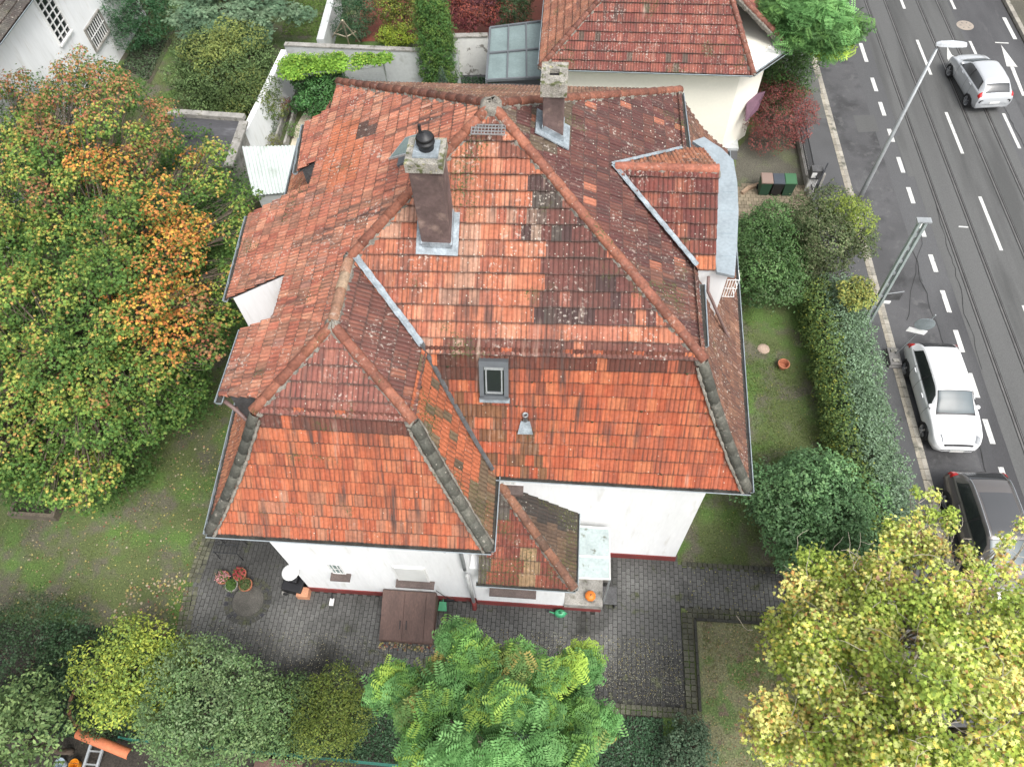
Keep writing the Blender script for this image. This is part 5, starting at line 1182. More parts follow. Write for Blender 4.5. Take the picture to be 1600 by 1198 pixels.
def maplecol(idx, p):
    n = len(p); C = pick(mapleg, n); cen = np.array([b[:3] for b in mb_]); q = PX(cen); bz = np.array([b[5] for b in mb_]); up_ = (p[:, 2] - cen[idx, 2]) / bz[idx]
    for i in range(core_from):
        m = np.where(idx == i)[0]
        if not len(m): continue
        x, y = q[i]; i_ = i // 4; h = random.Random(i_ * 31 + 5).random() * .75 + random.Random(i * 3 + 5).random() * .25; h2 = random.Random(i_ * 17 + 9).random() * .75 + random.Random(i * 5 + 9).random() * .25
        og = math.exp(-(((x - 270) / 75) ** 2 + ((y - 400) / 110) ** 2)) + .9 * math.exp(-(((x - 145) / 45) ** 2 + ((y - 255) / 50) ** 2)); rd = 1. * math.exp(-((y - 135) / 70) ** 2) + .7 * math.exp(-(((x - 320) / 60) ** 2 + ((y - 500) / 50) ** 2)) + .12
        if h < og * 1.15: pal, fr = mapleo, 1.
        elif h2 < rd * .95: pal, fr = mapler, .95
        elif h2 > .45: pal, fr = mapley, .9
        else: pal, fr = mapleg, 1.
        sel = m[nr.random(len(m)) < fr * np.clip(.62 + .6 * up_[m], .25, 1)]; C[sel] = pick(pal, len(sel)); C[m] *= .88 + .26 * h2
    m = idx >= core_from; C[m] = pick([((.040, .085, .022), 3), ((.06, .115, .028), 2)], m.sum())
    return C * LEAFK * (1 + (nr.random((n, 1)) - .5) * .3)
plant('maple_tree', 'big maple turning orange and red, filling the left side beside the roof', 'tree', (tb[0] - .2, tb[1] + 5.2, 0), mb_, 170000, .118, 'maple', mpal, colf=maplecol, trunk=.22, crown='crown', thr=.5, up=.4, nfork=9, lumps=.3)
# ---- pale yellow-green plane tree, lower right
g = np.random.default_rng(8); pb = []
pts_ = [(1240, 975, 3.8), (1270, 935, 3.8), (1300, 895, 4), (1345, 890, 4.2), (1330, 940, 4.6), (1390, 920, 5), (1425, 860, 4.4), (1250, 1030, 4.4), (1310, 1000, 5), (1370, 980, 5.4), (1440, 940, 5.4), (1500, 930, 5.6), (1570, 960, 5.8), (1235, 1130, 4.6), (1300, 1080, 5.4), (1370, 1040, 6), (1440, 1000, 6.2), (1510, 990, 6.2), (1580, 1020, 6.2), (1290, 1160, 5.2), (1350, 1130, 6), (1420, 1100, 6.6), (1490, 1070, 6.8), (1560, 1090, 6.8), (1620, 1060, 6.2), (1330, 1210, 5.8), (1400, 1200, 6.6), (1470, 1180, 7), (1545, 1180, 7), (1620, 1160, 6.8), (1430, 1270, 6.2), (1540, 1280, 6.4), (1350, 1290, 5), (1650, 1260, 6), (1215, 1140, 3.8)]
pthin = [(1400, 840, 4.2), (1440, 800, 4.2), (1480, 810, 4.4), (1470, 870, 4.8), (1520, 860, 4.8), (1565, 850, 4.8), (1595, 900, 5.2), (1540, 900, 5.4), (1600, 810, 4.6), (1440, 770, 4), (1380, 870, 4.4)]
for px, py, z in pts_:
    for j in range(3):
        q = G(px + g.uniform(-28, 28), py + g.uniform(-26, 26), z + g.uniform(-.4, .4)); s = g.uniform(.34, .62); pb.append([*q, s, s, s * .6])
for px, py, z in pthin:
    for j in range(2): q = G(px + g.uniform(-22, 22), py + g.uniform(-18, 18), z); s = g.uniform(.16, .30); pb.append([*q, s, s, s * .7])
plg = [((.46, .50, .17), 4), ((.33, .40, .075), 3), ((.55, .48, .11), 1.6), ((.14, .20, .035), 1.6), ((.36, .22, .09), .5)]
ply = [((.58, .52, .18), 3), ((.46, .48, .16), 3), ((.46, .27, .09), 1), ((.20, .26, .05), 1)]
plb = [((.30, .19, .12), 1.5), ((.48, .42, .13), 2), ((.36, .40, .09), 3)]
plk = [((.25, .34, .065), 3), ((.33, .40, .08), 3), ((.15, .22, .045), 1)]
plane = plant('plane_tree', 'yellow green plane tree with bare pale twigs covering the lower right corner', 'tree', (8.6, 3.2, 0), pb, 52000, .112, 'maple', mixpal(plg, ply, plk, plg, plb, plk, plg), trunk=.24, crown='crown', thr=.4, up=.55, nfork=10, barkm=M_palebark, shell=(.35, 1.1))
tw_ = MB(); g = np.random.default_rng(3)
for ib, b in enumerate(pb):
    for j in range(3 if b[3] > .32 else 1):
        s = np.array(b[:3]) + g.normal(size=3) * .25; d = unit(g.normal(size=3) + V(0, 0, .6)); P = [s]; 
        for k in range(4): d = unit(d + g.normal(size=3) * .4); P.append(P[-1] + d * (.17 if b[3] > .32 else .1))
        tw_.tube(P, [.010, .008, .006, .005, .003], 4)
tw_o = tw_.build('twigs', mat('pale_twig', (.36, .32, .26), .9, n1=(3, .2), n2=None, bump=None), plane); tw_o['kind'] = 'stuff'
# ---- locust at bottom centre (pinnate leaves)
g = np.random.default_rng(21); lb = []
pts_ = [(702, 985, 4.4), (712, 1015, 4.8), (620, 1065, 4.2), (650, 1085, 4.6), (600, 1090, 4.), (705, 1055, 5), (755, 1045, 5), (800, 1040, 5), (840, 1075, 5.2), (890, 1045, 4.6), (905, 1030, 4.4), (640, 1125, 4.8), (690, 1110, 5.4), (745, 1105, 5.8), (810, 1115, 6), (860, 1110, 5.4), (905, 1110, 4.8), (665, 1170, 5.2), (715, 1175, 6), (785, 1175, 6.4), (845, 1175, 6), (900, 1175, 5.2), (700, 1240, 6), (780, 1250, 6.4), (860, 1240, 6), (650, 1230, 5), (930, 1130, 4.4), (770, 1080, 5.4)]
for px, py, z in pts_:
    for j in range(3):
        q = G(px + g.uniform(-17, 17), py + g.uniform(-16, 16), z + g.uniform(-.3, .3) - .35 * j); s = g.uniform(.22, .42); lb.append([*q, s, s, s * .7])
l1 = [((.105, .23, .075), 4), ((.15, .30, .10), 3), ((.07, .165, .05), 1.5)]; l2 = [((.12, .24, .06), 3), ((.08, .17, .055), 3), ((.20, .30, .06), 1)]; l3 = [((.28, .40, .07), 3), ((.16, .28, .06), 2)]; l4 = [((.30, .25, .08), 1.2), ((.16, .20, .06), 2), ((.09, .16, .05), 3)]
def lpal(i): h = random.Random(int(i) * 5 + 2).random(); return l3 if h < .10 else l4 if h < .26 else l2 if h < .55 else l1
plant('locust_tree', 'bright green locust tree with feathery leaves at the bottom centre', 'tree', (-1., 1.4, 0), lb, 5200, .46, 'frond', lpal, trunk=.16, crown='crown', thr=.3, up=.62, nrand=.8, nfork=7, shell=(.4, 1.1), svar=.3) if 0 else plant('locust_tree', 'bright green locust tree with feathery leaves at the bottom centre', 'tree', (-1., 1.4, 0), lb, 5600, .36, 'frond', lpal, trunk=.16, crown='crown', thr=.3, up=.66, nrand=.6, nfork=7, shell=(.35, 1.1))
# ---- locust at the top right corner
g = np.random.default_rng(22); tb_ = []
for px, py, z in [(1215, 5, 5), (1240, 25, 5.2), (1270, 10, 5.4), (1290, 40, 5), (1250, 50, 4.6), (1310, 50, 4.8), (1300, 15, 5.2), (1325, 45, 4.4), (1240, -25, 5.6), (1290, -25, 5.6), (1300, 78, 3.9), (1200, -15, 5), (1285, 60, 4.4)]:
    for j in range(3): q = G(px + g.uniform(-14, 14), py + g.uniform(-9, 9), z + g.uniform(-.3, .3)); s = g.uniform(.5, .75); tb_.append([*q, s, s, s * .5])
def tpal(i): return [((.30, .42, .07), 1)] if 30 <= i < 33 else (l1, [((.06, .13, .04), 2), ((.09, .18, .05), 2)])[i % 2]
plant('locust_tree', 'green feathery street tree overhanging the road at the top', 'tree', (10.2, 35.5, 0), tb_, 3600, .5, 'frond', tpal, trunk=.15, crown='crown', thr=.3, up=.66, nrand=.6, nfork=5, shell=(.35, 1.1))
# ---- shrubs
def shrub(label, c, R, n, size, kind, pal, name='shrub', cat='shrub', K=16, r=.5, seed=1, material=None, up=.4, trunk=.05, thr=.6, core=True, group=None, nrand=.55, shell=(.7, 1.05)):
    c = np.array(c, float); bl = subclumps(c, R, K, r, seed=seed, zmin=.1)
    if core: bl.append([*c, R[0] * .78, R[1] * .78, R[2] * .78])
    return plant(name, label, cat, (c[0], c[1], 0), bl, n, size, kind, pal, material, up, trunk, group=group, thr=thr, nrand=nrand, shell=shell)
P_ = lambda *a: (lambda i: a[int(i) % len(a)])
pg1 = [((.11, .165, .075), 3), ((.15, .21, .09), 3), ((.08, .12, .05), 1)]; pg2 = [((.09, .155, .06), 3), ((.13, .20, .075), 2)]
c = G(215, 1055, 1.6); shrub('loose yellow green shrub at the courtyard corner', c, (1.25, 1.1, 1.0), 9000, .085, 'oval', P_([((.25, .31, .06), 3), ((.18, .25, .05), 3), ((.11, .17, .045), 2)], [((.30, .34, .06), 3), ((.17, .24, .05), 2)]), K=22, r=.42, seed=2, core=False, thr=.4)
c = G(325, 1100, 1.9); shrub('largest rounded grey green shrub below the courtyard', c, (1.45, 1.2, 1.3), 24000, .075, 'oval', P_(pg1, pg2, [((.16, .22, .11), 2), ((.10, .16, .07), 3)]), K=34, r=.5, seed=3)
c = G(435, 1120, .9); shrub('small dark green shrub between the two rounder shrubs', c, (.85, .9, .8), 8000, .07, 'oval', P_(pg2, [((.05, .085, .035), 3), ((.08, .12, .04), 2)]), K=14, r=.35, seed=4)
c = G(523, 1114, 1.1); shrub('olive green rounded bush left of the feathery locust', c, (.78, .85, .9), 13000, .06, 'oval', P_([((.085, .12, .025), 3), ((.12, .15, .03), 2)], [((.07, .10, .03), 3), ((.16, .19, .04), 1)]), K=20, r=.4, seed=5)
c = G(25, 1035, 1.4); shrub('dark dense evergreen bush at the lower left edge', c, (1.7, 1.35, 1.4), 22000, .075, 'spray', P_([((.022, .050, .022), 3), ((.032, .065, .028), 2)], [((.028, .055, .022), 3)]), K=30, r=.5, seed=6, material=M_gleaf)
c = G(20, 1155, 2.6); shrub('light green leafy tree cut by the bottom left corner', c, (1.0, 1.1, 1.3), 8000, .10, 'oval', P_([((.14, .20, .08), 3), ((.10, .16, .06), 3)], [((.17, .24, .09), 2), ((.08, .13, .05), 2)]), name='tree', cat='tree', K=26, r=.42, seed=7, core=False, thr=.3, trunk=.08)
c = G(160, 1108, .5); shrub('low dark shrub in the round brick edged bed', c, (.75, .7, .45), 5500, .065, 'leaf4', P_([((.035, .06, .025), 3), ((.06, .09, .04), 1)]), K=12, r=.3, seed=8)
c = G(1075, 1165, .4); shrub('small blue green shrub in the ivy at the bottom', c, (.55, .55, .45), 3500, .07, 'oval', P_([((.06, .10, .06), 3), ((.09, .13, .08), 2)]), K=10, r=.26, seed=9)
# corner bush
c = G(1268, 795, 1.35); shrub('broad dark green bush at the street corner of the garden', c, (1.55, 1.55, 1.35), 24000, .10, 'oval', P_([((.06, .125, .05), 3), ((.085, .16, .065), 3), ((.04, .08, .03), 1)], [((.07, .14, .055), 3), ((.10, .18, .07), 1)]), K=34, r=.5, seed=10, material=M_gleaf)
# bushes at the north end of the east lawn
c = G(1195, 405, 1.35); shrub('dark green bush beside the east wing of the house', c, (1.35, 1.9, 1.45), 26000, .09, 'oval', P_([((.040, .085, .026), 3), ((.06, .11, .034), 2)], [((.05, .10, .03), 3), ((.075, .12, .045), 1)]), K=34, r=.5, seed=11, material=M_gleaf)
c = G(1290, 375, 1.75); shrub('greyish green bush with a yellow crest near the footpath', c, (1.25, 1.35, 1.55), 20000, .085, 'oval', lambda i: [((.20, .25, .05), 3), ((.13, .18, .05), 2)] if i in (0, 3, 5, 8) else [((.085, .115, .05), 3), ((.12, .13, .07), 2), ((.06, .085, .035), 2)], K=30, r=.48, seed=12)
# long hedge along the footpath, one thing
hb_ = []; g = np.random.default_rng(31)
for t in np.linspace(0, 1, 26):
    for off in (-.55, -.15, .2, .5):
        for z in (.45, 1.2):
            y = 17.2 - t * 9.3; x = 9.42 + t * .12 + off + g.uniform(-.06, .06); s = g.uniform(.40, .55); hb_.append([x, y + g.uniform(-.1, .1), z, s, s, s])
hd = lambda i: [((.11, .17, .10), 3), ((.16, .23, .15), 3), ((.075, .12, .06), 2)] if (i // 2) % 4 > 0 else [((.065, .11, .034), 3), ((.11, .155, .045), 2), ((.20, .22, .04), .5)]
plant('hedge', 'long clipped privet hedge running along the footpath', 'hedge', (9.4, 12.5, 0), hb_, 120000, .080, 'oval', hd, trunk=.05, thr=.55, nfork=12, lumps=.25)
c = G(1335, 460, 1.9); shrub('small yellow flowering bush tucked in the long hedge', c, (.5, .5, .45), 2600, .09, 'oval', P_([((.26, .26, .07), 3), ((.14, .18, .055), 3)]), K=9, r=.26, seed=13)
# far gardens
c = G(222, 22, 1.4); shrub('dark clipped thuja mass beside the white house', c, (1.25, 1.4, 1.5), 22000, .11, 'spray', P_([((.022, .068, .026), 3), ((.034, .09, .036), 2)]), K=34, r=.6, seed=14, material=M_gleaf, name='conifer')
c = G(352, 112, 1.35); shrub('large clipped laurel bush with a domed top beside the white wall', c, (1.95, 2.0, 1.5), 36000, .10, 'oval', lambda i: [((.18, .21, .06), 3), ((.12, .16, .05), 2)] if i < 9 else [((.075, .12, .045), 3), ((.11, .16, .06), 2), ((.05, .08, .03), 1)], K=46, r=.62, seed=15)
c = G(392, 160, 1.2); shrub('smaller rounded laurel touching the white garden wall', c, (.85, 1.2, 1.1), 14000, .09, 'oval', P_([((.075, .11, .035), 3), ((.05, .08, .028), 2)], [((.12, .14, .04), 2), ((.06, .09, .03), 2)]), K=22, r=.48, seed=16)
# cedar
g = np.random.default_rng(41); cb = []
for k in range(80):
    a = g.uniform(0, math.tau); r = g.uniform(.2, 3.0); zz = 4.2 - r * .75 + g.uniform(-.3, .3); q = G(362, 6, 0); q = V(q[0] * .87, q[1] * .87 + 1.2, 0); cb.append([q[0] + math.cos(a) * r, q[1] + math.sin(a) * r, zz, .75, .75, .16])
plant('cedar_tree', 'blue green cedar with drooping branches at the top left', 'tree', (q[0], q[1], 0), cb, 26000, .24, 'spray', P_([((.13, .20, .12), 3), ((.17, .24, .15), 2)], [((.09, .15, .09), 3)]), trunk=.12, crown='crown', thr=.2, up=.8, nrand=.4, nfork=12, shell=(.2, 1.))
c = G(678, 58, 2.3)
cyp = []; 
for z in np.linspace(.4, 4.2, 9):
    for k in range(5): a = k * 1.257 + z; r = .42 * (1 - (z / 5.4) ** 2.4); q = G(688, 140); cyp.append([q[0] + math.cos(a) * r, q[1] + .3 + math.sin(a) * r, z, .52, .52, .5])
plant('cypress', 'tall narrow green cypress in front of the pale garden wall', 'tree', (q[0], q[1] + .3, 0), cyp, 42000, .10, 'spray', P_([((.055, .125, .035), 3), ((.08, .165, .045), 2)], [((.11, .18, .04), 2), ((.06, .12, .03), 2)]), trunk=.08, thr=.45, nfork=3)
c = G(556, 28, 1.2); shrub('dark upright thuja bush behind the grey wall', c, (.85, .9, 1.35), 10000, .085, 'spray', P_([((.025, .062, .028), 3), ((.035, .08, .034), 2)]), K=18, r=.4, seed=17, material=M_gleaf, name='conifer')
c = G(628, 14, 1.4); shrub('loose olive tinted shrub between thuja and cypress', c, (1.0, 1.0, 1.5), 7000, .09, 'oval', P_([((.13, .13, .04), 2), ((.08, .11, .03), 3)], [((.20, .22, .04), 2), ((.09, .13, .03), 2)]), K=20, r=.42, seed=18, core=False, thr=.3)
c = G(620, 60, .6); shrub('low yellow green shrub behind the grey wall', c, (.9, .5, .5), 4000, .08, 'oval', P_([((.22, .28, .035), 3), ((.14, .20, .035), 2)]), K=10, r=.32, seed=19)
c = G(738, 12, 2.); shrub('dark red Japanese maple behind the peeling white wall', c, (1.25, 1.2, 1.1), 9000, .10, 'maple', P_([((.11, .03, .035), 3), ((.16, .045, .04), 2)], [((.22, .06, .04), 2), ((.10, .035, .035), 3)], [((.08, .03, .035), 2)]), K=22, r=.45, seed=20, core=False, thr=.3, name='japanese_maple')
c = G(800, 18, 1.6); shrub('very dark conifer left of the neighbouring roof', c, (.9, 1.0, 1.6), 9000, .10, 'spray', P_([((.020, .045, .018), 3), ((.030, .06, .022), 2)]), K=20, r=.42, seed=21, material=M_gleaf, name='conifer')
c = G(693, 140, .6); 
cn = [[c[0], c[1], z, .34 * (1.25 - z / 1.7), .34 * (1.25 - z / 1.7), .3] for z in np.linspace(.2, 1.5, 6)]
plant('conifer', 'small blue grey cone shaped conifer at the cypress foot', 'conifer', (c[0], c[1], 0), cn, 3500, .06, 'needle', P_([((.085, .12, .11), 3), ((.06, .09, .08), 2)]), trunk=.03, thr=.5)
c = G(716, 142, .3); cn = [[c[0], c[1], .25, .3, .3, .28]]
plant('conifer', 'tiny round conifer right of the blue grey one', 'conifer', (c[0], c[1], 0), cn, 1500, .06, 'needle', P_([((.07, .11, .09), 3)]), trunk=.02, thr=.5)
# vine pergola
vp_ = thing('vine_pergola', 'bright green grape vine trained over posts along the pale wall', 'pergola', (*g2(520, 118), 0))
z_ = 2.15; mbp = MB(); 
for a_, b_ in (((447, 96), (600, 92)), ((452, 118), (598, 104))): mbp.bar(G(*a_, z_), G(*b_, z_), .05)
for p_ in ((449, 97), (470, 160), (530, 96), (598, 93)): q = G(p_[0], p_[1], z_) if p_[1] < 120 else G(470, 160, .1); mbp.bar(V(q[0], q[1], 0), V(q[0], q[1], z_), .06)
mbp.bar(G(449, 97, z_), G(468, 162, .05), .04)
mbp.build('frame', M_galv, vp_)
g = np.random.default_rng(51); vb = []
for k in range(56):
    t = g.uniform(0, 1) ** 1.35; q = G(452 + t * 160, 103 - t * 12 + g.uniform(-14, 14) * (1 - .7 * t), z_ + g.uniform(0, .2)); s = g.uniform(.25, .42) * (1.35 - .7 * t); vb.append([*q, s * 1.2, s, s * .5])
p, nn, idx = blobs_pts(vb, 9000, (.3, 1.05)); leaves('vine_leaves', p, nn * .3 + V(0, 0, .7) + nr.normal(size=p.shape) * .3, .13, leafcols(idx, p, nn, P_([((.13, .25, .035), 3), ((.19, .32, .045), 2)], [((.10, .20, .03), 2), ((.22, .32, .05), 1)])), 'maple', M_leaf, vp_)
c = G(503, 140, 1.); shrub('deep green leafy shrub under the grape vine', c, (1.05, 1.5, 1.05), 9000, .11, 'oval', P_([((.035, .095, .028), 3), ((.05, .12, .035), 2)]), K=18, r=.4, seed=24, material=M_gleaf)
# small plants of the raised beds
for k, (px, py, lb_, cc) in enumerate(((424, 200, 'spiky grey green plant in the raised bed', (.07, .10, .05)), (440, 165, 'small red leaved plant at the far end of the raised bed', (.20, .05, .04)), (455, 205, 'leafy green plant beside the cream path', (.08, .14, .04)), (425, 222, 'low yellowish plant at the near end of the raised bed', (.14, .15, .05)))):
    c = G(px, py, .4); shrub(lb_, c, (.2, .3, .2), 600, .07, 'leaf4', P_([(cc, 1)]), name='bed_plant', cat='plant', K=7, r=.2, seed=60 + k, trunk=.02)
# red shrub and hedge by the neighbour
c = G(1218, 178, 1.1); shrub('reddish brown shrub in the gravel bed by the railing', c, (1.3, 1.6, .95), 13000, .075, 'leaf4', P_([((.19, .055, .055), 3), ((.13, .06, .05), 2), ((.10, .085, .05), 1)], [((.15, .06, .055), 3), ((.26, .07, .06), 1)]), K=34, r=.42, seed=25, core=False, thr=.3)
c = G(1222, 112, 1.2); shrub('green clipped bush beside the neighbouring roof corner', c, (1.15, 1.9, 1.4), 18000, .085, 'oval', P_([((.040, .085, .022), 3), ((.06, .115, .03), 2)]), K=30, r=.5, seed=26, material=M_gleaf)
# ---- ground cover
def cover(name, poly, n, size, cols, kind='leaf4', z=(.02, .12), m=M_gleaf, mask=None, tilt=.5):
    poly = np.array(poly); lo, hi = poly.min(0), poly.max(0); p = lo + nr.random((n * 2, 2)) * (hi - lo); p = p[inpoly(p, [tuple(q) for q in poly])][:n]
    if mask is not None: p = p[mask(p)]
    zz = z[0] + (z[1] - z[0]) * nr.random(len(p)) * (.4 + .6 * vnoise(p[:, 0], p[:, 1], 1.5, 4)); P = np.column_stack([p, zz]); c = np.array([q for q, _ in cols])[nr.choice(len(cols), len(p), p=np.array([w_ for _, w_ in cols]) / sum(w_ for _, w_ in cols))]
    c = c * (1 + (nr.random((len(p), 1)) - .5) * .4); o = leaves(name, P, V(0, 0, 1) + nr.normal(size=P.shape) * tilt, size, c, kind, m, origin=(*((lo + hi) / 2), 0), svar=.5); o['kind'] = 'stuff'; return o
ivc = [((.030, .070, .032), 3), ((.045, .095, .045), 2), ((.06, .12, .06), 1)]
cover('ivy_ground_cover', [(-14.5, 1.6), (-10.3, 1.6), (-10.3, 4.2), (-12, 4.5), (-14.5, 4.5)], 9000, .08, ivc)
cover('ivy_ground_cover', [(-10.4, 1.6), (3.2, 1.6), (3.2, 3.15), (-10.2, 3.1)], 26000, .075, ivc)
cover('ivy_ground_cover', [(3.2, -1), (4.0, -1), (4.3, 3.1), (3.2, 3.1)], 1800, .07, ivc)
cover('bed_ground_cover', [g2(448, 116), g2(640, 122), g2(780, 122), g2(780, 160), g2(540, 160), g2(520, 118)], 6000, .1, ivc)
cover('bed_ground_cover', [g2(190, 105), g2(215, 60), g2(262, 62), g2(232, 128)], 1500, .12, [((.05, .08, .04), 2), ((.08, .12, .06), 1)])
# grass blades as tufts of tiny leaves
def grass(poly, n, dens_seed=3, cols=None, size=.07):
    cols = cols or [((.08, .12, .03), 3), ((.125, .175, .045), 3), ((.165, .155, .07), 1.5), ((.05, .08, .022), 2), ((.18, .24, .055), 1.4)]
    def mk(p): v = vnoise(p[:, 0], p[:, 1], .55, dens_seed) * .6 + vnoise(p[:, 0], p[:, 1], 2.2, dens_seed + 1) * .4; return nr.random(len(p)) < np.clip((v - .30) * 3.2, .04, 1)
    return cover('grass', poly, n, size, cols, 'needle', (.0, .045), M_leaf, mk, .75)
grass([(-19, 4.6), (-10.6, 4.0), (-10.6, 9.5), (-7.2, 9.5), (-7.2, 22), (-14, 24), (-19, 24)], 90000)
grass([(3.9, 7.6), (8.9, 7.6), (8.7, 18), (5, 18), (3.9, 10)], 42000, 8)
grass([(4.4, -.5), (9.9, -.5), (9.9, 5.8), (4.4, 5.8)], 46000, 5, [((.15, .165, .055), 3), ((.20, .175, .08), 3), ((.09, .15, .04), 2), ((.24, .21, .12), 1)])
grass([(-25, 24), (-12.8, 24), (-12.8, 38), (-25, 40)], 26000, 6, size=.11)
grass([g2(440, 55), g2(455, -20), g2(525, -20), g2(500, 58)], 7000, 7, [((.10, .19, .035), 3), ((.14, .23, .045), 2)], size=.12)
# fallen leaves
def litter(poly, n, size, cols, kind='maple', z=.035): return cover('fallen_leaves', poly, n, size, cols, kind, (z, z + .02), M_leaf, None, .25)
litc = [((.46, .40, .14), 4), ((.34, .26, .14), 3), ((.38, .20, .14), 1.5), ((.24, .06, .05), .8), ((.42, .36, .26), 3)]
litter([(-16, 4.6), (-10.6, 4.2), (-10.6, 9.5), (-7.4, 9.5), (-7.4, 13), (-16, 13)], 900, .07, litc)
litter([(-19, 4.6), (-10.6, 4.2), (-10.6, 9.5), (-7.4, 9.5), (-7.4, 13), (-19, 13)], 2600, .038, [((.42, .40, .18), 4), ((.34, .30, .16), 3), ((.30, .16, .10), .6)], 'leaf4')
litter([(-12.6, 4.3), (-10.6, 4.2), (-10.6, 6.2), (-12.6, 5.8)], 240, .09, litc)
litter([(-10.2, 3.5), (3.7, 3.5), (3.7, 4.6), (-10.2, 4.8)], 2600, .026, [((.38, .36, .28), 3), ((.30, .26, .14), 1)], 'leaf4')
litter([(-2.5, 4.2), (3.8, 3.5), (3.8, 5.2), (-2.5, 5.2)], 2600, .028, [((.34, .34, .26), 3), ((.36, .30, .10), 1)], 'leaf4')
litter([(4.3, -1), (9.9, -1), (9.9, 5.8), (4.3, 5.8)], 3600, .042, [((.34, .29, .13), 3), ((.30, .21, .14), 3), ((.36, .15, .09), .6)], 'leaf4')
litter([(3.9, 7.4), (10, 7.4), (10, 18), (4.5, 18)], 900, .036, [((.34, .32, .16), 3), ((.40, .34, .06), 1)], 'leaf4')
litter([(3.9, 5.9), (10, 5.9), (10, 7.5), (3.9, 7.5)], 350, .035, [((.34, .32, .16), 3), ((.40, .34, .06), 1)], 'leaf4')
litter([(10.1, 7), (11.3, 7), (11.1, 22), (10.1, 22)], 160, .035, [((.40, .38, .30), 3), ((.30, .26, .14), 1)], 'leaf4', .02)
litter([(-4.7, 4.4), (-3.1, 4.4), (-3.1, 4.62), (-4.7, 4.62)], 90, .08, litc)
# ================================================================ cars
def paint(name, c, metal=.0): return mat(name, c, .28, metal=metal, n1=None, n2=None, bump=None, coat=1.)
M_tyre = mat('tyre_rubber', (.014, .014, .015), .85, n1=None, n2=None, bump=None)
M_rim = mat('alloy_rim', (.42, .43, .45), .3, metal=.8, n1=None, n2=None, bump=None)
M_cglass = mat('car_glass', (.016, .018, .021), .16, n1=None, n2=None, bump=None, spec=.9)
M_wglass = mat('windscreen_glass', (.085, .105, .115), .28, n1=(.8, .3), n2=None, bump=None, spec=.35)
M_redl = mat('red_lamp_lens', (.45, .012, .012), .15, n1=None, n2=None, bump=None, coat=.5)
M_hl = mat('headlamp_lens', (.16, .17, .18), .12, metal=.3, n1=None, n2=None, bump=None, coat=.8)
M_trim = mat('black_trim', (.018, .018, .02), .4, n1=None, n2=None, bump=None)
M_plate = mat('number_plate', (.70, .70, .68), .5, n1=None, n2=None, bump=None)
def cat_interp(xs, ys, x):
    xs = np.array(xs, float); ys = np.array(ys, float); x = np.clip(x, xs[0], xs[-1]); i = np.clip(np.searchsorted(xs, x) - 1, 0, len(xs) - 2)
    m = np.gradient(ys, xs, axis=0); h = xs[i + 1] - xs[i]; t = (x - xs[i]) / h; 
    if ys.ndim > 1: t = t[..., None]; h = h[..., None]
    return (2 * t**3 - 3 * t**2 + 1) * ys[i] + (t**3 - 2 * t**2 + t) * h * m[i] + (-2 * t**3 + 3 * t**2) * ys[i + 1] + (t**3 - t**2) * h * m[i + 1]
HATCH = [(-2.16, .62, .42, .60, .50, .66, .68), (-2.12, .80, .36, .74, .62, .80, .82), (-2.0, .86, .30, .92, .66, 1.0, 1.03), (-1.82, .88, .27, .97, .64, 1.17, 1.21), (-1.5, .89, .25, .98, .62, 1.34, 1.39), (-1.0, .89, .23, .97, .61, 1.40, 1.46), (-.3, .89, .23, .95, .61, 1.41, 1.475), (.2, .89, .23, .94, .60, 1.37, 1.43), (.55, .89, .23, .93, .62, 1.22, 1.28), (.95, .89, .23, .92, .68, 1.03, 1.07), (1.15, .88, .24, .90, .70, .96, 1.0), (1.5, .87, .25, .84, .66, .90, .94), (1.85, .83, .26, .72, .60, .79, .83), (2.05, .72, .28, .60, .52, .66, .69), (2.16, .56, .36, .48, .40, .52, .54)]
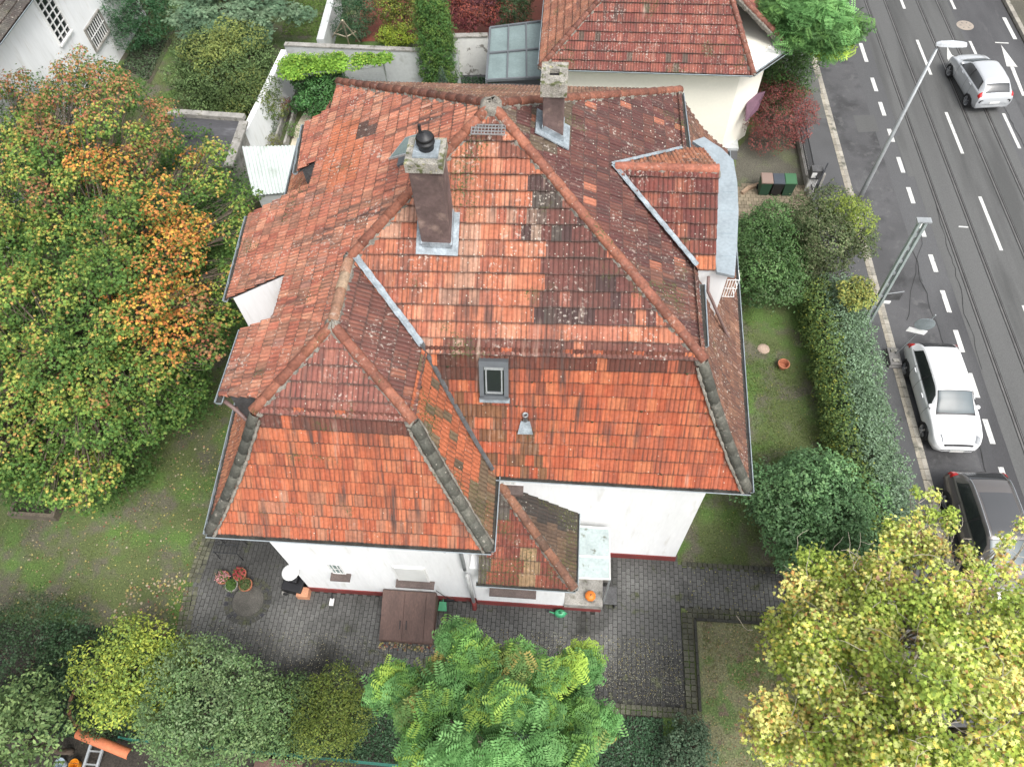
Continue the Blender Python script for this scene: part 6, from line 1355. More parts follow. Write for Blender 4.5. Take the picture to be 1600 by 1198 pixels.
def car(label, loc, ang, body, table=HATCH, L=4.32, Wd=1.78, hgt=1.0, name='parked_car', glassroof=False, lights_front=True, wb=(-1.32, 1.32), rim=M_rim, wscreen=None, rails=False, xs_scale=None, side=(-1.68, .82), rearwin=(-1.97, -1.62), ws=(.30, 1.02)):
    T = np.array(table, float); sx = L / (T[-1, 0] - T[0, 0]); sy = Wd / (2 * T[:, 1].max()); X = T[:, 0] * sx
    rt = thing(name, label, 'car', loc, 'cars parked along the kerb' if name == 'parked_car' else None)
    ca, sa = math.cos(ang), math.sin(ang)
    def tf(P): P = np.asarray(P, float); Q = P.copy(); Q[..., 0] = P[..., 0] * ca - P[..., 1] * sa + loc[0]; Q[..., 1] = P[..., 0] * sa + P[..., 1] * ca + loc[1]; Q[..., 2] = P[..., 2] + loc[2]; return Q
    def sect(x):
        r = cat_interp(X, T[:, 1:], x); hw, z0, zb, yt, zt, zc = [r[..., k] for k in range(6)]; hw = hw * sy; yt = yt * sy; zb, zt, zc = zb * hgt, zt * hgt, zc * hgt
        return np.stack([np.stack([hw * .90, z0], -1), np.stack([hw * .97, z0 + .12], -1), np.stack([hw, (z0 + zb) * .52], -1), np.stack([hw * .975, zb - .02], -1), np.stack([hw * .93, zb + .035], -1), np.stack([yt, zt - .01], -1), np.stack([yt * .84, (zt * .55 + zc * .45)], -1), np.stack([yt * .45, zt * .15 + zc * .85], -1), np.stack([yt * 0, zc], -1)], -2)
    vk = np.array([0, .7, 1.6, 2.6, 3, 5, 5.5, 6.3, 7.])
    def S(x, v):
        x = np.asarray(x, float); v = np.asarray(v, float); s = sect(x); i = np.clip(np.searchsorted(vk, v, side='right') - 1, 0, len(vk) - 2); t = (v - vk[i]) / (vk[i + 1] - vk[i])
        m = (s[..., [1, 2, 3, 4, 5, 6, 7, 8, 8], :] - s[..., [0, 0, 1, 2, 3, 4, 5, 6, 7], :]) / (vk[[1, 2, 3, 4, 5, 6, 7, 8, 8]] - vk[[0, 0, 1, 2, 3, 4, 5, 6, 7]])[:, None]
        m[..., 8, 1] = 0
        I = i[..., None, None]; tk = lambda A, k: np.take_along_axis(A, np.broadcast_to(np.clip(I + k, 0, 8), A.shape[:-2] + (1, 2)), -2)[..., 0, :]
        h = (vk[i + 1] - vk[i])[..., None]; t = t[..., None]
        yz = (2 * t**3 - 3 * t**2 + 1) * tk(s, 0) + (t**3 - 2 * t**2 + t) * h * tk(m, 0) * .8 + (-2 * t**3 + 3 * t**2) * tk(s, 1) + (t**3 - t**2) * h * tk(m, 1) * .8
        return np.concatenate([x[..., None], yz], -1)
    def SN(x, v, off):
        e = 1e-3; p = S(x, v); n = np.cross(S(x + e, v) - S(x - e, v), S(x, np.minimum(v + e * 5, 7)) - S(x, v - e * 5)); n /= np.linalg.norm(n, axis=-1, keepdims=True) + 1e-9
        n = np.where((n[..., 1:2] * p[..., 1:2] + n[..., 2:3] * (p[..., 2:3] - .6)) < 0, -n, n); return p + n * off
    xs = np.concatenate([np.linspace(X[0], X[0] + .3, 12), np.linspace(X[0] + .33, X[-1] - .33, 70), np.linspace(X[-1] - .3, X[-1], 12)]); vs_ = np.concatenate([np.linspace(0, 7, 44)])
    XX, VV = np.meshgrid(xs, vs_, indexing='ij'); P = S(XX, VV); Pm = P * V(1, -1, 1)
    full = np.concatenate([P, Pm[:, ::-1][:, 1:]], 1); mb = MB(); mb.grid(tf(full)); nv = full.shape[1]
    for i_ in (0, len(xs) - 1): mb.f.append([i_ * nv + k for k in range(nv)][:: (1 if i_ else -1)]); mb.c.append(None); mb.m.append(0)
    for i_ in range(len(xs) - 1): mb.f.append([i_ * nv, i_ * nv + nv - 1, (i_ + 1) * nv + nv - 1, (i_ + 1) * nv]); mb.c.append(None); mb.m.append(0)
    bo = mb.build('body', body, rt, smooth=True, auto=math.radians(40))
    def patch(nm, fx0, fx1, v0, v1, m, off=.006, par=rt, mirror=True, n=22, k=12, both=False):
        t = np.linspace(0, 1, n)[:, None]; vv = np.linspace(0, 1, k)[None]; vg = v0 + (v1 - v0) * vv + 0 * t; a = fx0(vv) if callable(fx0) else fx0; b = fx1(vv) if callable(fx1) else fx1; xg = a + (b - a) * t + 0 * vv; Q = SN(xg, vg, off)
        for s in ((1, -1) if mirror else (1,)):
            q = Q * V(1, s, 1)
            if both: q = np.concatenate([Q, (Q * V(1, -1, 1))[:, ::-1][:, 1:]], 1)
            MB().grid(tf(q)).build(nm, m, par, smooth=True)
            if both: break
    # glass
    q1, q2 = side
    patch('side_window', lambda v: q1 * sx + .16 * v + .05, lambda v: (q2 - .42 * v) * sx, 3.2, 4.75, M_cglass)
    patch('windscreen', lambda v: (ws[0] + .0) * sx + 0 * v, lambda v: ws[1] * sx - .05 * (1 - v) + 0 * v, 5.25, 7., wscreen or M_wglass, both=True)
    patch('rear_window', lambda v: rearwin[0] * sx + 0 * v, lambda v: rearwin[1] * sx + 0 * v, 5.35, 7., M_cglass, both=True)
    for xx in (-.42, ): patch('door_pillar', xx * sx, (xx + .07) * sx, 3.15, 4.8, M_trim, off=.010, n=3)
    for xx in (-1.02, -.40, .72): patch('door_gap', xx * sx, xx * sx + .012, .7, 3.0 if xx > -1 else 2.9, M_trim, off=.003, n=2)
    patch('window_trim', lambda v: q1 * sx + .0, lambda v: (q2 + .03) * sx, 3.08, 3.18, M_trim, off=.008)
    if glassroof: patch('panoramic_roof', -1.15 * sx, .18 * sx, 5.6, 7., mat('tinted_roof_glass', (.06, .062, .066), .08, n1=None, n2=None, bump=None, spec=.8) if 'tinted_roof_glass' not in MC else MC['tinted_roof_glass'], both=True)
    if rails:
        for s in (1, -1): t = np.linspace(-1.6 * sx, .2 * sx, 14); Q = SN(t, np.full(14, 5.25), .045) * V(1, s, 1); MB().tube(tf(Q), .018, 6).build('roof_rail', M_rim, rt)
    # bonnet shut line, lamps, plates
    patch('bonnet_gap', 1.14 * sx, 1.14 * sx + .014, 5.1, 7., M_trim, off=.003, both=True, n=2)
    patch('headlight', lambda v: 1.80 * sx - .06 * v, lambda v: 2.02 * sx - .04 * v, 3.6, 5.3, M_hl, off=.006)
    patch('tail_light', lambda v: -2.06 * sx + 0 * v, lambda v: -1.86 * sx - .02 * v, 2.3, 4.3, M_redl, off=.008)
    patch('screen_border', (ws[0] - .03) * sx, (ws[1] + .03) * sx, 5.12, 7., M_trim, off=.003, both=True)
    patch('grille', 2.035 * sx, 2.085 * sx, 5.2, 7., M_trim, off=.008, both=True, n=4)
    patch('bumper_seam', -2.135 * sx, -2.12 * sx, 2.2, 5, M_trim, off=.003, n=2)
    for s, xx, zz in ((-1, X[0] - .012, .62), (1, X[-1] + .012, .40)): MB().box(tf(V(xx, 0, zz)), (.012, .42, .085), rz=ang).build('number_plate', M_plate, rt)
    for s in (1, -1): 
        p = SN(np.array(.72 * sx), np.array(3.6), .0) * V(1, s, 1); m_ = MB(); pr = [(.001, -.075), (.05, -.07), (.075, -.02), (.07, .04), (.04, .08), (.001, .085)]
        m_.lathe([(a * 1., b) for a, b in pr], (0, 0, 0), 12, axis='x'); vv = np.vstack(m_.v) * V(.8, 1.1, .8); m_.v = [tf(vv + p + V(0, s * .02, .03))]; m_.build('wing_mirror', body, rt, smooth=True)
        for xd in (-.62, .45 - .0): hp = SN(np.array((xd - .25) * sx), np.array(2.45), .02) * V(1, s, 1); MB().box(tf(hp), (.17, .03, .03), rz=ang).build('door_handle', body, rt)
    # wheels
    wr = .325 * (Wd / 1.78)
    for xw in wb:
        for s in (1, -1):
            hw = float(cat_interp(X, T[:, 1], np.array(xw * sx)) * sy); c = V(xw * sx, s * (hw - .085), wr)
            ar = MB(); a_ = np.linspace(-.12, math.pi + .12, 20); Q = np.stack([np.stack([c[0] + np.cos(a_) * r_, np.full(20, s * (hw * .985 + .006)), c[2] + np.sin(a_) * r_], -1) for r_ in (wr + .05, .05)], 1); ar.grid(tf(Q)); ar.build('wheel_arch', M_trim, rt)
            mw = MB(); mw.lathe([(.18, -.09), (wr * .92, -.095), (wr, -.07), (wr, .07), (wr * .92, .095), (.20, .09), (.19, .055)], (0, 0, 0), 26, axis='y'); mw.v = [tf(np.vstack(mw.v) * V(1, s, 1) + c + V(0, s * .03, 0))]; w_o = mw.build('wheel', M_tyre, rt, smooth=True)
            mr_ = MB(); mr_.lathe([(.205, .085), (.18, .07), (.17, .045), (.001, .04)], (0, 0, 0), 24, axis='y')
            for k in range(5): a = k * math.tau / 5; mr_.bar((0, .085, 0), (math.cos(a) * .19, .085, math.sin(a) * .19), .05, .03)
            mr_.v = [tf(np.vstack(mr_.v) * V(1, s, 1) + c + V(0, s * .032, 0))]; mr_.build('rim', rim, w_o)
    return rt
pw_ = paint('white_car_paint', (.68, .69, .70)); ps_ = paint('silver_car_paint', (.50, .52, .54), .3); pd_ = paint('bronze_grey_car_paint', (.13, .12, .115), .4); pl_ = paint('pale_grey_car_paint', (.42, .47, .52), .3)
car('white hatchback parked at the kerb facing down the street', (12.60, 13.5, -.12), -math.pi / 2 + .02, pw_, L=3.92, Wd=1.62, hgt=.93)
car('dark bronze grey estate with glass roof parked partly under the plane tree', (12.85, 8.55, -.12), -math.pi / 2 + .03, pd_, L=4.25, Wd=1.70, glassroof=True, rails=True, hgt=1.0)
car('pale silver car parked last, almost hidden by the plane tree leaves', (12.85, 4.0, -.12), -math.pi / 2 + .02, pl_, L=3.9, Wd=1.62, hgt=.95)
car('silver hatchback driving away along the tram tracks', (18.0, 30.3, -.12), math.pi / 2 + .12, ps_, L=3.45, Wd=1.55, name='moving_car', hgt=.95)
# ================================================================ street furniture
lp = G(1338, 320); st = thing('street_lamp', 'tall grey street lamp leaning over the road with a flat white head', 'street lamp', (lp[0], lp[1], 0))
zt_l = hz_ = [z for z in np.linspace(5, 10, 301)]; q = PX([(lp[0], lp[1], z) for z in hz_]); Zl = hz_[int(np.argmin(np.hypot(q[:, 0] - 1465, q[:, 1] - 78)))]
tp_ = G(1464, 76, Zl); 
MB().tube([V(lp[0], lp[1], 0), V(lp[0], lp[1], 1.2), tp_], [.10, .09, .045], 12).build('pole', M_galv, st, smooth=True)
h0, h1 = G(1464, 70, Zl + .12), G(1510, 71, Zl + .2); dd_ = unit(h1 - h0); 
hd_ = MB(); yv = V(-dd_[1], dd_[0], 0); P = []
for t, wv, hv in ((-.04, .07, .05), (.12, .13, .08), (.5, .15, .09), (.85, .13, .07), (1., .10, .05)):
    c_ = h0 + (h1 - h0) * t; P.append([c_ - yv * wv, c_ - yv * wv * .7 + V(0, 0, hv), c_ + yv * wv * .7 + V(0, 0, hv), c_ + yv * wv, c_ - V(0, 0, .03), c_ - yv * wv])
hd_.grid(np.array(P)); hd_.add(P[0][:5], [(0, 1, 2, 3, 4)]); hd_.add(P[-1][:5], [(4, 3, 2, 1, 0)])
hd_.build('lamp_head', mat('light_grey_lamp', (.45, .47, .49), .5), st, smooth=False)
ms = G(1349, 512); mz = [z for z in np.linspace(3, 9, 301)]; q = PX([(ms[0], ms[1], z) for z in mz]); Zm = mz[int(np.argmin(np.hypot(q[:, 0] - 1443, q[:, 1] - 345)))]
mt = G(1443, 346, Zm); MA = thing('overhead_line_mast', 'pale green grey steel mast of two joined channels for the tram wires', 'mast', (ms[0], ms[1], 0))
mm = MB(); 
for s in (-1, 1): mm.bar(V(ms[0] + s * .10, ms[1], 0), mt + V(s * .09, 0, 0), .075, .12)
mm.build('column', mat('pale_green_steel', (.33, .38, .37), .5, metal=.2, n1=(2, .12), n2=(20, .1), bump=None), MA)
mm = MB(); 
for k in range(1, 9): c_ = V(*ms[:2], 0) + (mt - V(*ms[:2], 0)) * (k / 9); mm.box(c_, (.2, .05, .12))
mm.build('batten', M_galv, MA); MB().box(mt + V(0, 0, .04), (.42, .2, .05)).build('cap_plate', M_galv, MA)
c_ = V(*ms[:2], 0) + (mt - V(*ms[:2], 0)) * .30; 
MB().box(c_ + V(.42, .05, .15), (.5, .04, .34)).build('sign_panel', M_slate, MA); MB().box(c_ + V(.3, .0, -.12), (.22, .03, .12)).build('sign_label', M_white, MA); MB().tube([c_ + V(.1, 0, .3), c_ + V(.7, .1, .36)], .012, 6).build('sign_arm', M_galv, MA)
# no-stopping sign on a recycled base
sb = G(1396, 562); SG = thing('temporary_sign', 'temporary round road sign seen from behind on a grey block base', 'road sign', (sb[0], sb[1], 0))
bs = MB()
for k, (x, y) in enumerate(((0, 0), (.02, .0))): bs.box((sb[0] - .05, sb[1], .06 + .12 * k), (.42 - .03 * k, .75 - .05 * k, .11))
o = bs.build('base_block', mat('grey_rubber', (.16, .155, .15), .9), SG); bevel(o, .02, 2); MB().box((sb[0] - .05, sb[1] - .2, .255), (.2, .12, .04)).box((sb[0] - .05, sb[1] + .2, .255), (.2, .12, .04)).build('grip', M_conc, o)
sz = [z for z in np.linspace(1, 6, 251)]; tpx = (1462, 492); best_ = None
zsg = 2.6; ttp = G(1462, 492, zsg); MB().tube([V(sb[0], sb[1] + .1, .2), ttp], .022, 8).build('pole', M_galv, SG)
u_ = unit(ttp - V(sb[0], sb[1] + .1, .2)); cs1 = G(1445, 507, zsg - .45); 
mdk = MB(); yv = unit(np.cross(u_, V(.15, 1, 0))); zv = np.cross(yv, u_)
ring = [cs1 + (u_ * math.cos(a) + yv * math.sin(a)) * .30 for a in np.linspace(0, math.tau, 29)[:-1]]; mdk.slab(ring, .02); mdk.build('sign_disc', mat('sign_back', (.20, .23, .24), .5, metal=.4), SG)
cs2 = G(1432, 517, zsg - .9); mdk = MB(); mdk.slab([cs2 + yv * a + u_ * b for a, b in ((-.3, -.1), (.3, -.1), (.3, .12), (-.3, .12))], .015); mdk.build('sign_plate', M_white, SG)
# railing and gate post
rl = thing('railing', 'black metal railing on a low wall beside the footpath', 'railing', (*g2(1255, 230), 0))
ra, rb_ = G(1247, 196, .3), G(1268, 300, .3); n = 34; mb = MB()
for k in range(n + 1): c_ = ra + (rb_ - ra) * k / n; mb.bar(V(c_[0], c_[1], .3), V(c_[0], c_[1], 1.0), .015)
bars = mb; o = bars.build('bars', M_dark, rl); MB().bar(V(ra[0], ra[1], .95), V(rb_[0], rb_[1], .95), .03).bar(V(ra[0], ra[1], .4), V(rb_[0], rb_[1], .4), .04).build('rail', M_dark, rl); MB().bar(V(ra[0], ra[1], .15), V(rb_[0], rb_[1], .15), .18, .3).build('base_wall', M_conc, rl)
gt = thing('gate', 'dark metal garden gate standing open by the bins', 'gate', (*g2(1270, 322), 0)); a, b = G(1262, 325, .1), G(1278, 292, .1); mb = MB()
for k in range(11): c_ = a + (b - a) * k / 10; mb.bar(V(c_[0], c_[1], .1), V(c_[0], c_[1], 1.3), .025)
mb.bar(V(a[0], a[1], 1.3), V(b[0], b[1], 1.3), .05).bar(V(a[0], a[1], .12), V(b[0], b[1], .12), .05); mb.build('gate_leaf', M_dark, gt)
MB().bar(V(b[0] + .08, b[1] + .1, 0), V(b[0] + .08, b[1] + .1, .7), .10).build('gate_post', M_conc, gt)
lb2 = thing('letterbox', 'grey letterbox with white front beside the garden gate', 'letterbox', (*g2(1263, 300), 0)); c_ = G(1263, 300); MB().box2((c_[0] - .16, c_[1] - .02, .0), (c_[0] + .16, c_[1] + .10, .75)).build('stand', M_white, lb2); o = MB().box2((c_[0] - .22, c_[1] - .12, .755), (c_[0] + .22, c_[1] + .22, 1.2)).build('box', M_slate, lb2); bevel(o, .02); MB().box2((c_[0] - .18, c_[1] - .128, .85), (c_[0] + .0, c_[1] - .122, 1.1)).build('flap', M_white, lb2)
bw = MB(); P0_ = [G(px, py, .15) for px, py in ((1160, 300), (1170, 292), (1185, 287), (1200, 284))]
for a, b in zip(P0_[:-1], P0_[1:]): bw.bar(a - V(0, 0, .08), b - V(0, 0, .08), .14, .14)
o = bw.build('bed_kerb', mat('tan_brick', (.27, .19, .13), .9), origin=tuple(P0_[1])); setp(o, 'low curved brick edging between gravel bed and tan paving', 'edging')
# wheelie bins
def bin_(px, py, body, lid, label):
    px -= 12
    c = G(px, py); t = thing('wheelie_bin', label, 'bin', (c[0], c[1], 0), 'wheelie bins on the tan paving')
    m = MB(); P = [(c[0] + sx * w_, c[1] + sy * d_, z) for z, w_, d_ in ((.04, .19, .20), (.72, .225, .25)) for sx, sy in ((-1, -1), (1, -1), (1, 1), (-1, 1))]; m.add(P, [(3, 2, 1, 0), (4, 5, 6, 7), (0, 1, 5, 4), (1, 2, 6, 5), (2, 3, 7, 6), (3, 0, 4, 7)]); o = m.build('body', body, t); bevel(o, .02)
    m = MB(); P = []
    for yy, zz in ((-.27, .73), (-.25, .765), (0, .80), (.24, .81), (.28, .77)): P.append([(c[0] - .235, c[1] + yy, zz - .02), (c[0] - .21, c[1] + yy, zz + .015), (c[0] + .21, c[1] + yy, zz + .015), (c[0] + .235, c[1] + yy, zz - .02)])
    m.grid(np.array(P), flip=True); m.add([P[0][0], P[0][1], P[0][2], P[0][3]], [(0, 1, 2, 3)]); m.box((c[0], c[1], .732), (.46, .52, .02)); lo_ = m.build('lid', lid, t); MB().tube([(c[0] - .2, c[1] + .31, .72), (c[0] + .2, c[1] + .31, .72)], .018, 8).build('handle', body, t)
    for s in (-1, 1): MB().lathe([(.001, -.025), (.1, -.025), (.1, .025), (.001, .025)], (c[0] + s * .2, c[1] + .24, .1), 14, axis='x').build('wheel', M_tyre, t)
gbin = mat('dark_green_bin', (.018, .055, .032), .5, n1=None, n2=None, bump=None)
bin_(1203, 301, gbin, mat('faded_pink_lid', (.22, .155, .13), .6, n1=None, n2=None, bump=None), 'dark green wheelie bin with a faded pinkish lid')
bin_(1221, 302, M_black, mat('blue_grey_lid', (.045, .055, .07), .6, n1=None, n2=None, bump=None), 'black wheelie bin with a blue grey lid, middle of three')
bin_(1239, 302, gbin, mat('green_lid', (.04, .12, .055), .6, n1=None, n2=None, bump=None), 'dark green wheelie bin with a bright green lid')
# ================================================================ courtyard things
def pot(px, py, r, h, label, fl=None, pm=M_red):
    c = G(px, py); t = thing('flower_pot', label, 'flower pot', (c[0], c[1], 0), 'flower pots on the courtyard')
    MB().lathe([(.001, .02), (r * .68, .02), (r * .72, .03), (r * .95, h * .85), (r * 1.05, h * .86), (r * 1.05, h), (r * .9, h), (r * .86, h * .88)], (c[0], c[1], .02), 22).build('pot', pm, t, smooth=False); MB().lathe([(.001, h * .9), (r * .88, h * .9)], (c[0], c[1], .02), 18).build('soil', M_soil, t)
    n = 500; p, nn, idx = blobs_pts([[c[0], c[1], h + r * .35, r * .95, r * .95, r * .75]], n, (.3, 1.05)); leaves('flowers' if fl else 'leaves', p, nn * .4 + V(0, 0, .6) + nr.normal(size=p.shape) * .3, .055, np.array([f for f in (fl or [(.06, .12, .03), (.09, .16, .04)])])[nr.integers(0, len(fl or [0, 0]), n)], 'oval', M_leaf, t)
pot(353, 906, .19, .26, 'leftmost flower pot filled with pale pink blossom', [(.55, .22, .26), (.6, .32, .34), (.09, .14, .04), (.10, .16, .04)])
pot(379, 901, .19, .26, 'flower pot with dark red blossom at the back', [(.42, .07, .08), (.32, .05, .06), (.08, .12, .04)])
pot(366, 918, .18, .24, 'mossy clay flower pot with green leaves at the front', None, M_conc)
pot(388, 917, .19, .24, 'orange terracotta flower pot with sparse leaves on the right', [(.05, .10, .03), (.09, .13, .05), (.16, .12, .06)])
c = G(1222, 574); t = thing('flower_pot', 'empty terracotta flower pot on the east lawn', 'flower pot', (c[0], c[1], 0)); MB().lathe([(.001, .02), (.12, .02), (.18, .2), (.2, .2), (.2, .25), (.17, .25), (.13, .05), (.001, .05)], (c[0], c[1], 0), 22).build('pot', M_red, t)
c = G(1193, 545); o = MB().lathe([(.001, .07), (.12, .06), (.21, .02), (.22, 0)], (0, 0, 0), 10).build('flat_stone', mat('pinkish_stone', (.32, .24, .19), .9)); o.location = (c[0], c[1], 0); setp(o, 'flat pinkish stone lying on the east lawn', 'stone')
def rock(px, py, r, label, col=(.20, .19, .17)):
    c = G(px, py); m = MB(); m.lathe([(.001, 0), (r * .9, .0), (r, r * .35), (r * .7, r * .7), (.001, r * .8)], (0, 0, 0), 9); vv = np.vstack(m.v); vv = vv * (1 + nr.random((len(vv), 1)) * .12); m.v = [vv]; o = m.build('stone', M_conc, smooth=True); o.location = (c[0], c[1], .02); setp(o, label, 'stone')
rock(443, 917, .07, 'round grey stone beside the grill, nearer the dish'); rock(445, 926, .08, 'round grey stone just below the other by the grill')
c = G(463, 918); gl = thing('grill', 'black covered box grill standing at the house corner', 'grill', (c[0], c[1], 0)); o = MB().box((c[0], c[1], .20), (.62, .42, .36), rz=-.15).build('body', M_black, gl); bevel(o, .03, 3); o = MB().box((c[0] + .02, c[1] + .12, .48), (.3, .22, .18), rz=-.15).build('lid', M_black, gl); bevel(o, .02)
for s in (-1, 1): MB().lathe([(.001, -.02), (.07, -.02), (.07, .02), (.001, .02)], (c[0] + s * .25, c[1] - .23, .09), 12, axis='y').build('wheel', M_tyre, gl)
c = G(477, 929); t = thing('clay_planter', 'small square terracotta planter beside the black grill', 'planter', (c[0], c[1], 0)); m = MB()
for a, b in (((-.17, -.14), (.17, -.11)), ((-.17, .11), (.17, .14)), ((-.17, -.11), (-.14, .11)), ((.14, -.11), (.17, .11))): m.box2((c[0] + a[0], c[1] + a[1], .02), (c[0] + b[0], c[1] + b[1], .3))
m.box2((c[0] - .139, c[1] - .109, .025), (c[0] + .139, c[1] + .109, .292)); m.build('planter', mat('light_terracotta', (.50, .24, .14), .8), t)
c = G(519, 941); t = thing('garden_light', 'small white garden light beside the house wall', 'lamp', (c[0], c[1], 0)); MB().box((c[0], c[1], .05), (.12, .2, .06)).build('body', M_white, t); MB().bar((c[0], c[1] + .08, .07), (c[0], c[1] + .2, .2), .03).build('bracket', M_dark, t)
# watering can
c = G(875, 960); t = thing('watering_can', 'green plastic watering can standing on the pavers', 'watering can', (c[0], c[1], 0)); gm = mat('green_plastic', (.05, .30, .14), .4, n1=None, n2=None, bump=None)
m = MB(); m.lathe([(.001, .02), (.12, .02), (.13, .05), (.13, .2), (.10, .25), (.05, .26)], (0, 0, 0), 18); vv = np.vstack(m.v) * V(1.25, .8, 1) + V(c[0], c[1], .01); m.v = [vv]; m.build('body', gm, t, smooth=True)
MB().tube([(c[0] - .12, c[1], .08), (c[0] - .22, c[1], .18), (c[0] - .33, c[1], .27)], [.028, .02, .015], 8).build('spout', gm, t); MB().lathe([(.012, 0), (.045, .05), (.001, .055)], (c[0] - .35, c[1], .25), 12).build('rose', M_black, t)
MB().tube([(c[0] - .05, c[1], .25), (c[0] + .02, c[1], .33), (c[0] + .13, c[1], .30), (c[0] + .19, c[1], .18), (c[0] + .15, c[1], .08)], .014, 8).build('handle', gm, t)
# pumpkin
c = G(922, 932, .65); t = thing('pumpkin', 'bright orange pumpkin sitting on the concrete landing', 'pumpkin', (c[0], c[1], .62)); m = MB(); n = 32; P = []
for i in range(9):
    ph_ = math.pi * i / 8; row = []
    for j in range(n + 1): a = j * math.tau / n; r = .145 * math.sin(ph_) * (1 + .08 * abs(math.sin(a * 4))) + (.01 if i in (0, 8) else 0); row.append((c[0] + math.cos(a) * r, c[1] + math.sin(a) * r, .74 - math.cos(ph_) * .105 * (1 - .0)))
    P.append(row)
m.grid(np.array(P)); m.build('flesh', mat('orange_rind', (.62, .17, .02), .5, n1=None, n2=None, bump=None), t, smooth=True); MB().tube([(c[0], c[1], .83), (c[0] + .02, c[1], .90)], [.022, .014], 7).build('stalk', M_bark, t)
# broom, dustpan
c = G(692, 948); t = thing('dustpan', 'green dustpan on the pavers right of the cellar hatch', 'dustpan', (c[0], c[1], 0)); MB().add([(c[0] - .13, c[1] - .12, .025), (c[0] + .13, c[1] - .12, .025), (c[0] + .1, c[1] + .12, .03), (c[0] - .1, c[1] + .12, .03), (c[0] - .13, c[1] - .12, .05), (c[0] + .13, c[1] - .12, .05), (c[0] + .1, c[1] + .12, .12), (c[0] - .1, c[1] + .12, .12)], [(3, 2, 1, 0), (0, 3, 7, 4), (1, 5, 6, 2), (3, 2, 6, 7), (4, 7, 6, 5)]).build('pan', gm, t); MB().tube([(c[0], c[1] + .12, .1), (c[0], c[1] + .26, .16)], .014, 8).build('handle', gm, t)
c = G(700, 935); t = thing('broom', 'dark broom leaning against the white wall by the hatch', 'broom', (c[0], c[1], 0)); MB().tube([(c[0] + .05, c[1] - .05, .15), (c[0] - .22, 5.86, 1.05)], .012, 6).build('stick', M_dark, t); o = MB().box((c[0] + .06, c[1] - .06, .1), (.28, .08, .12), rz=.1).build('brush', M_black, t)
# low wire table under the eave
c = G(366, 862); t = thing('garden_table', 'dark wire mesh garden table half under the west eave', 'table', (c[0], c[1], 0)); m = MB()
for k in range(8): m.bar((c[0] - .35 + .1 * k, c[1] - .25, .62), (c[0] - .35 + .1 * k, c[1] + .25, .62), .012)
for y_ in (-.25, .0, .25): m.bar((c[0] - .37, c[1] + y_, .62), (c[0] + .37, c[1] + y_, .62), .02)
m.build('top', M_dark, t)
for sx in (-1, 1):
    for sy in (-1, 1): MB().tube([(c[0] + sx * .33, c[1] + sy * .22, .61), (c[0] + sx * .36, c[1] + sy * .25, .01)], .012, 6).build('leg', M_dark, t)
# weathered stone trough on the lawn
c = G(62, 798); t = thing('stone_trough', 'weathered low stone trough on the lawn under the maple', 'trough', (c[0], c[1], 0)); m = MB()
for a, b in (((-.75, -.3), (.75, -.18)), ((-.75, .18), (.75, .3)), ((-.75, -.18), (-.63, .18)), ((.63, -.18), (.75, .18))): m.box2((c[0] + a[0], c[1] + a[1], 0), (c[0] + b[0], c[1] + b[1], .32))
o = m.build('basin', mat('weathered_stone', (.12, .10, .075), .95, n1=(3, .3), n2=(20, .3), bump=(25, .8)), t); MB().box((c[0], c[1], .1), (1.25, .35, .2)).build('soil', M_soil, t)
for px, lb_ in ((146, 'left concrete planter of the two lying in the ivy'), (169, 'right concrete planter of the two, nearer the yellow shrub')):
    c = G(px, 1058); t = thing('concrete_planter', lb_, 'planter', (c[0], c[1], 0), 'concrete planters in the ivy'); m = MB()
    for a, b in (((-.2, -.16), (.2, -.11)), ((-.2, .11), (.2, .16)), ((-.2, -.11), (-.15, .11)), ((.15, -.11), (.2, .11))): m.box2((c[0] + a[0], c[1] + a[1], .02), (c[0] + b[0], c[1] + b[1], .34))
    m.build('box', mat('pale_concrete', (.40, .37, .36), .9) if 'pale_concrete' not in MC else MC['pale_concrete'], t); MB().box((c[0], c[1], .12), (.29, .21, .16)).build('soil', M_soil if px < 150 else M_conc, t)
a, b = G(122, 1145, .5), G(203, 1178, .5); m = MB(); d = unit(b - a); x = unit(np.cross(d, V(0, 0, 1))); P = []
for e in (a, b): P.append([e + x * math.cos(q) * .13 + V(0, 0, math.sin(q) * .13) for q in np.linspace(0, math.pi, 9)])
m.grid(np.array(P)); P2 = [[p - V(0, 0, .02) for p in r] for r in P]; m.grid(np.array(P2), flip=True)
o = m.build('clay_channel', mat('orange_clay', (.50, .16, .075), .7, n1=(3, .15), n2=(20, .1), bump=None), origin=tuple((a + b) / 2), smooth=True); setp(o, 'long orange half round clay channel lying at the bottom left', 'channel')
bd = MB(); 
for k in range(26):
    a = k * math.tau / 26; q = G(160, 1095); bd.box((q[0] + math.cos(a) * .85, q[1] + math.sin(a) * .75, .05), (.16, .09, .1), rz=a + 1.57, col=(.26 * rnd.uniform(.5, 1.1), .13, .07))
o = bd.build('brick_bed_edge', M_attr, origin=(q[0], q[1], 0)); setp(o, 'ring of half buried bricks round the low dark shrub', 'edging')
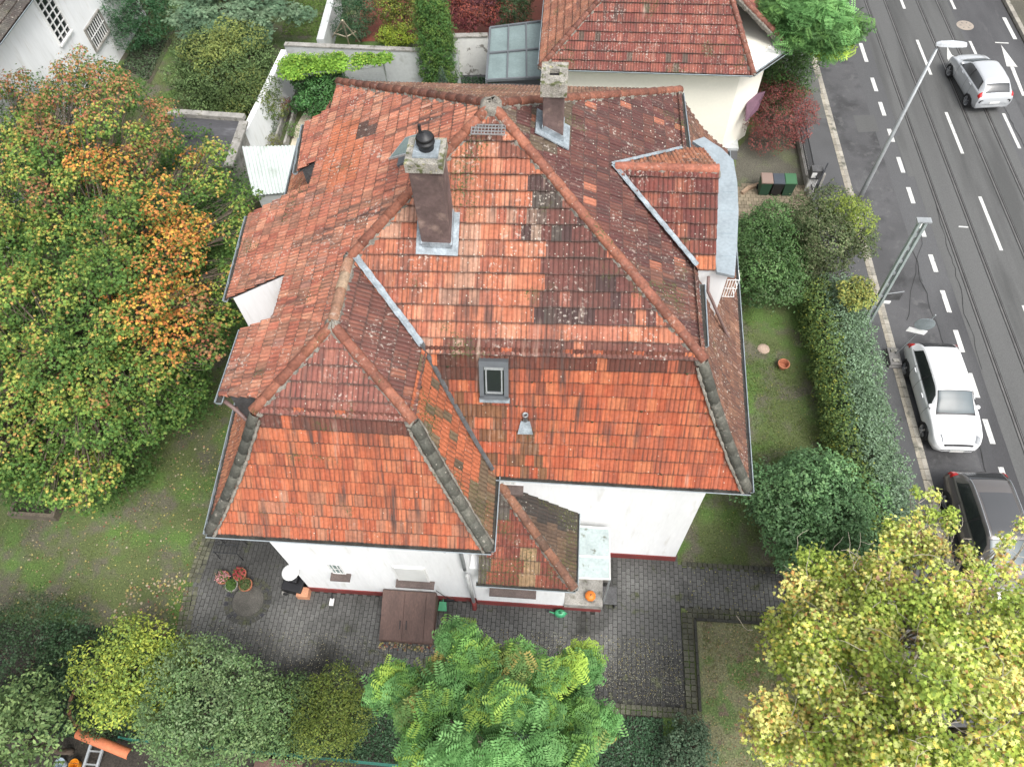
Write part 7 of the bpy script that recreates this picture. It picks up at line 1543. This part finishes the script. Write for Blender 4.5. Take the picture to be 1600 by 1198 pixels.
# green wire fence of the bottom boundary
fa, fb = G(190, 1152, .9), G(640, 1196, .9); fn = thing('wire_fence', 'dark green wire mesh fence along the bottom edge', 'fence', (*((fa + fb) / 2)[:2], 0)); m = MB(); L = np.linalg.norm(fb - fa); gfm = mat('green_wire', (.02, .12, .09), .5, n1=None, n2=None, bump=None)
for z in np.linspace(.1, .95, 10): m.bar(V(fa[0], fa[1], z), V(fb[0], fb[1], z), .008)
for k in range(int(L / .09)): c_ = fa + (fb - fa) * k * .09 / L; m.bar(V(c_[0], c_[1], .08), V(c_[0], c_[1], .97), .006)
m.build('mesh', gfm, fn)
for k in range(6): c_ = fa + (fb - fa) * k / 5; MB().bar(V(c_[0], c_[1], 0), V(c_[0], c_[1], 1.05), .045).build('post', gfm, fn)
# clutter of the next garden
def simple(name, label, cat, px, py, z, parts):
    c = G(px, py, z); t = thing(name, label, cat, (c[0], c[1], 0))
    for nm, f, m_ in parts: f(c).build(nm, m_, t)
    return t
simple('bucket', 'orange plastic bucket in the bottom left garden', 'bucket', 120, 1194, .1, [('body', lambda c: MB().lathe([(.001, .02), (.09, .02), (.13, .26), (.12, .26), (.085, .04), (.001, .04)], (c[0], c[1], 0), 18), mat('orange_plastic', (.65, .25, .02), .4, n1=None, n2=None, bump=None)), ('handle', lambda c: MB().tube([(c[0] + math.cos(a) * .125, c[1] + .02, .25 + math.sin(a) * .04) for a in np.linspace(0, math.pi, 7)], .006, 6), M_dark)])
simple('bucket', 'pale blue bucket left of the orange bucket', 'bucket', 97, 1193, .1, [('body', lambda c: MB().lathe([(.001, .02), (.10, .02), (.14, .24), (.13, .24), (.09, .04), (.001, .04)], (c[0], c[1], 0), 18), mat('pale_blue_plastic', (.42, .50, .56), .4, n1=None, n2=None, bump=None)), ('handle', lambda c: MB().tube([(c[0] + math.cos(a) * .135, c[1] + .02, .23 + math.sin(a) * .04) for a in np.linspace(0, math.pi, 7)], .006, 6), M_dark)])
simple('ladder', 'silvery wooden ladder lying by the compost heap', 'ladder', 140, 1180, .2, [('rail', lambda c: MB().bar((c[0] - .1, c[1] - .5, .1), (c[0] + .1, c[1] + .35, .5), .06).bar((c[0] + .25, c[1] - .5, .1), (c[0] + .45, c[1] + .35, .5), .06), M_galv), ('rung', lambda c: MB().bar((c[0] - .03, c[1] - .2, .24), (c[0] + .32, c[1] - .2, .24), .04).bar((c[0] + .05, c[1] + .1, .38), (c[0] + .4, c[1] + .1, .38), .04), M_galv)])
simple('wooden_board', 'dark brown boards stacked flat at the bottom edge', 'boards', 435, 1196, .3, [('board', lambda c: MB().box((c[0], c[1] - .1, .30), (1.25, .5, .05)).box((c[0] - .1, c[1] - .1, .24), (1.1, .45, .05)), M_brown), ('bearer', lambda c: MB().box((c[0] - .4, c[1] - .1, .11), (.08, .45, .2)).box((c[0] + .4, c[1] - .1, .11), (.08, .45, .2)), M_bark)])
simple('garden_shoes', 'pair of turquoise garden shoes at the bottom edge', 'shoes', 338, 1192, .1, [('shoe', lambda c: MB().lathe([(.001, .0), (.05, .01), (.055, .05), (.03, .09), (.001, .1)], (c[0], c[1], 0), 10), mat('turquoise_rubber', (.03, .26, .32), .5, n1=None, n2=None, bump=None)), ('shoe', lambda c: MB().lathe([(.001, .0), (.05, .01), (.055, .05), (.03, .09), (.001, .1)], (c[0] - .16, c[1] - .03, 0), 10), MC['green_plastic'])])
# swing frame in the far garden
sw = thing('climbing_pyramid', 'bare wooden pyramid of poles behind the grey wall', 'garden frame', (*g2(540, 68), 0)); ap_ = G(535, 32, 2.4); m = MB()
for px, py in ((519, 60), (546, 72), (562, 66), (536, 52)): m.tube([G(px, py, .3), ap_], .035, 6)
q = [G(px, py, 1.0) for px, py in ((522, 52), (541, 58), (556, 50), (540, 42))]
for k in range(4): m.tube([q[k], q[(k + 1) % 4]], .025, 6)
m.build('poles', mat('bare_wood', (.42, .36, .27), .8), sw)
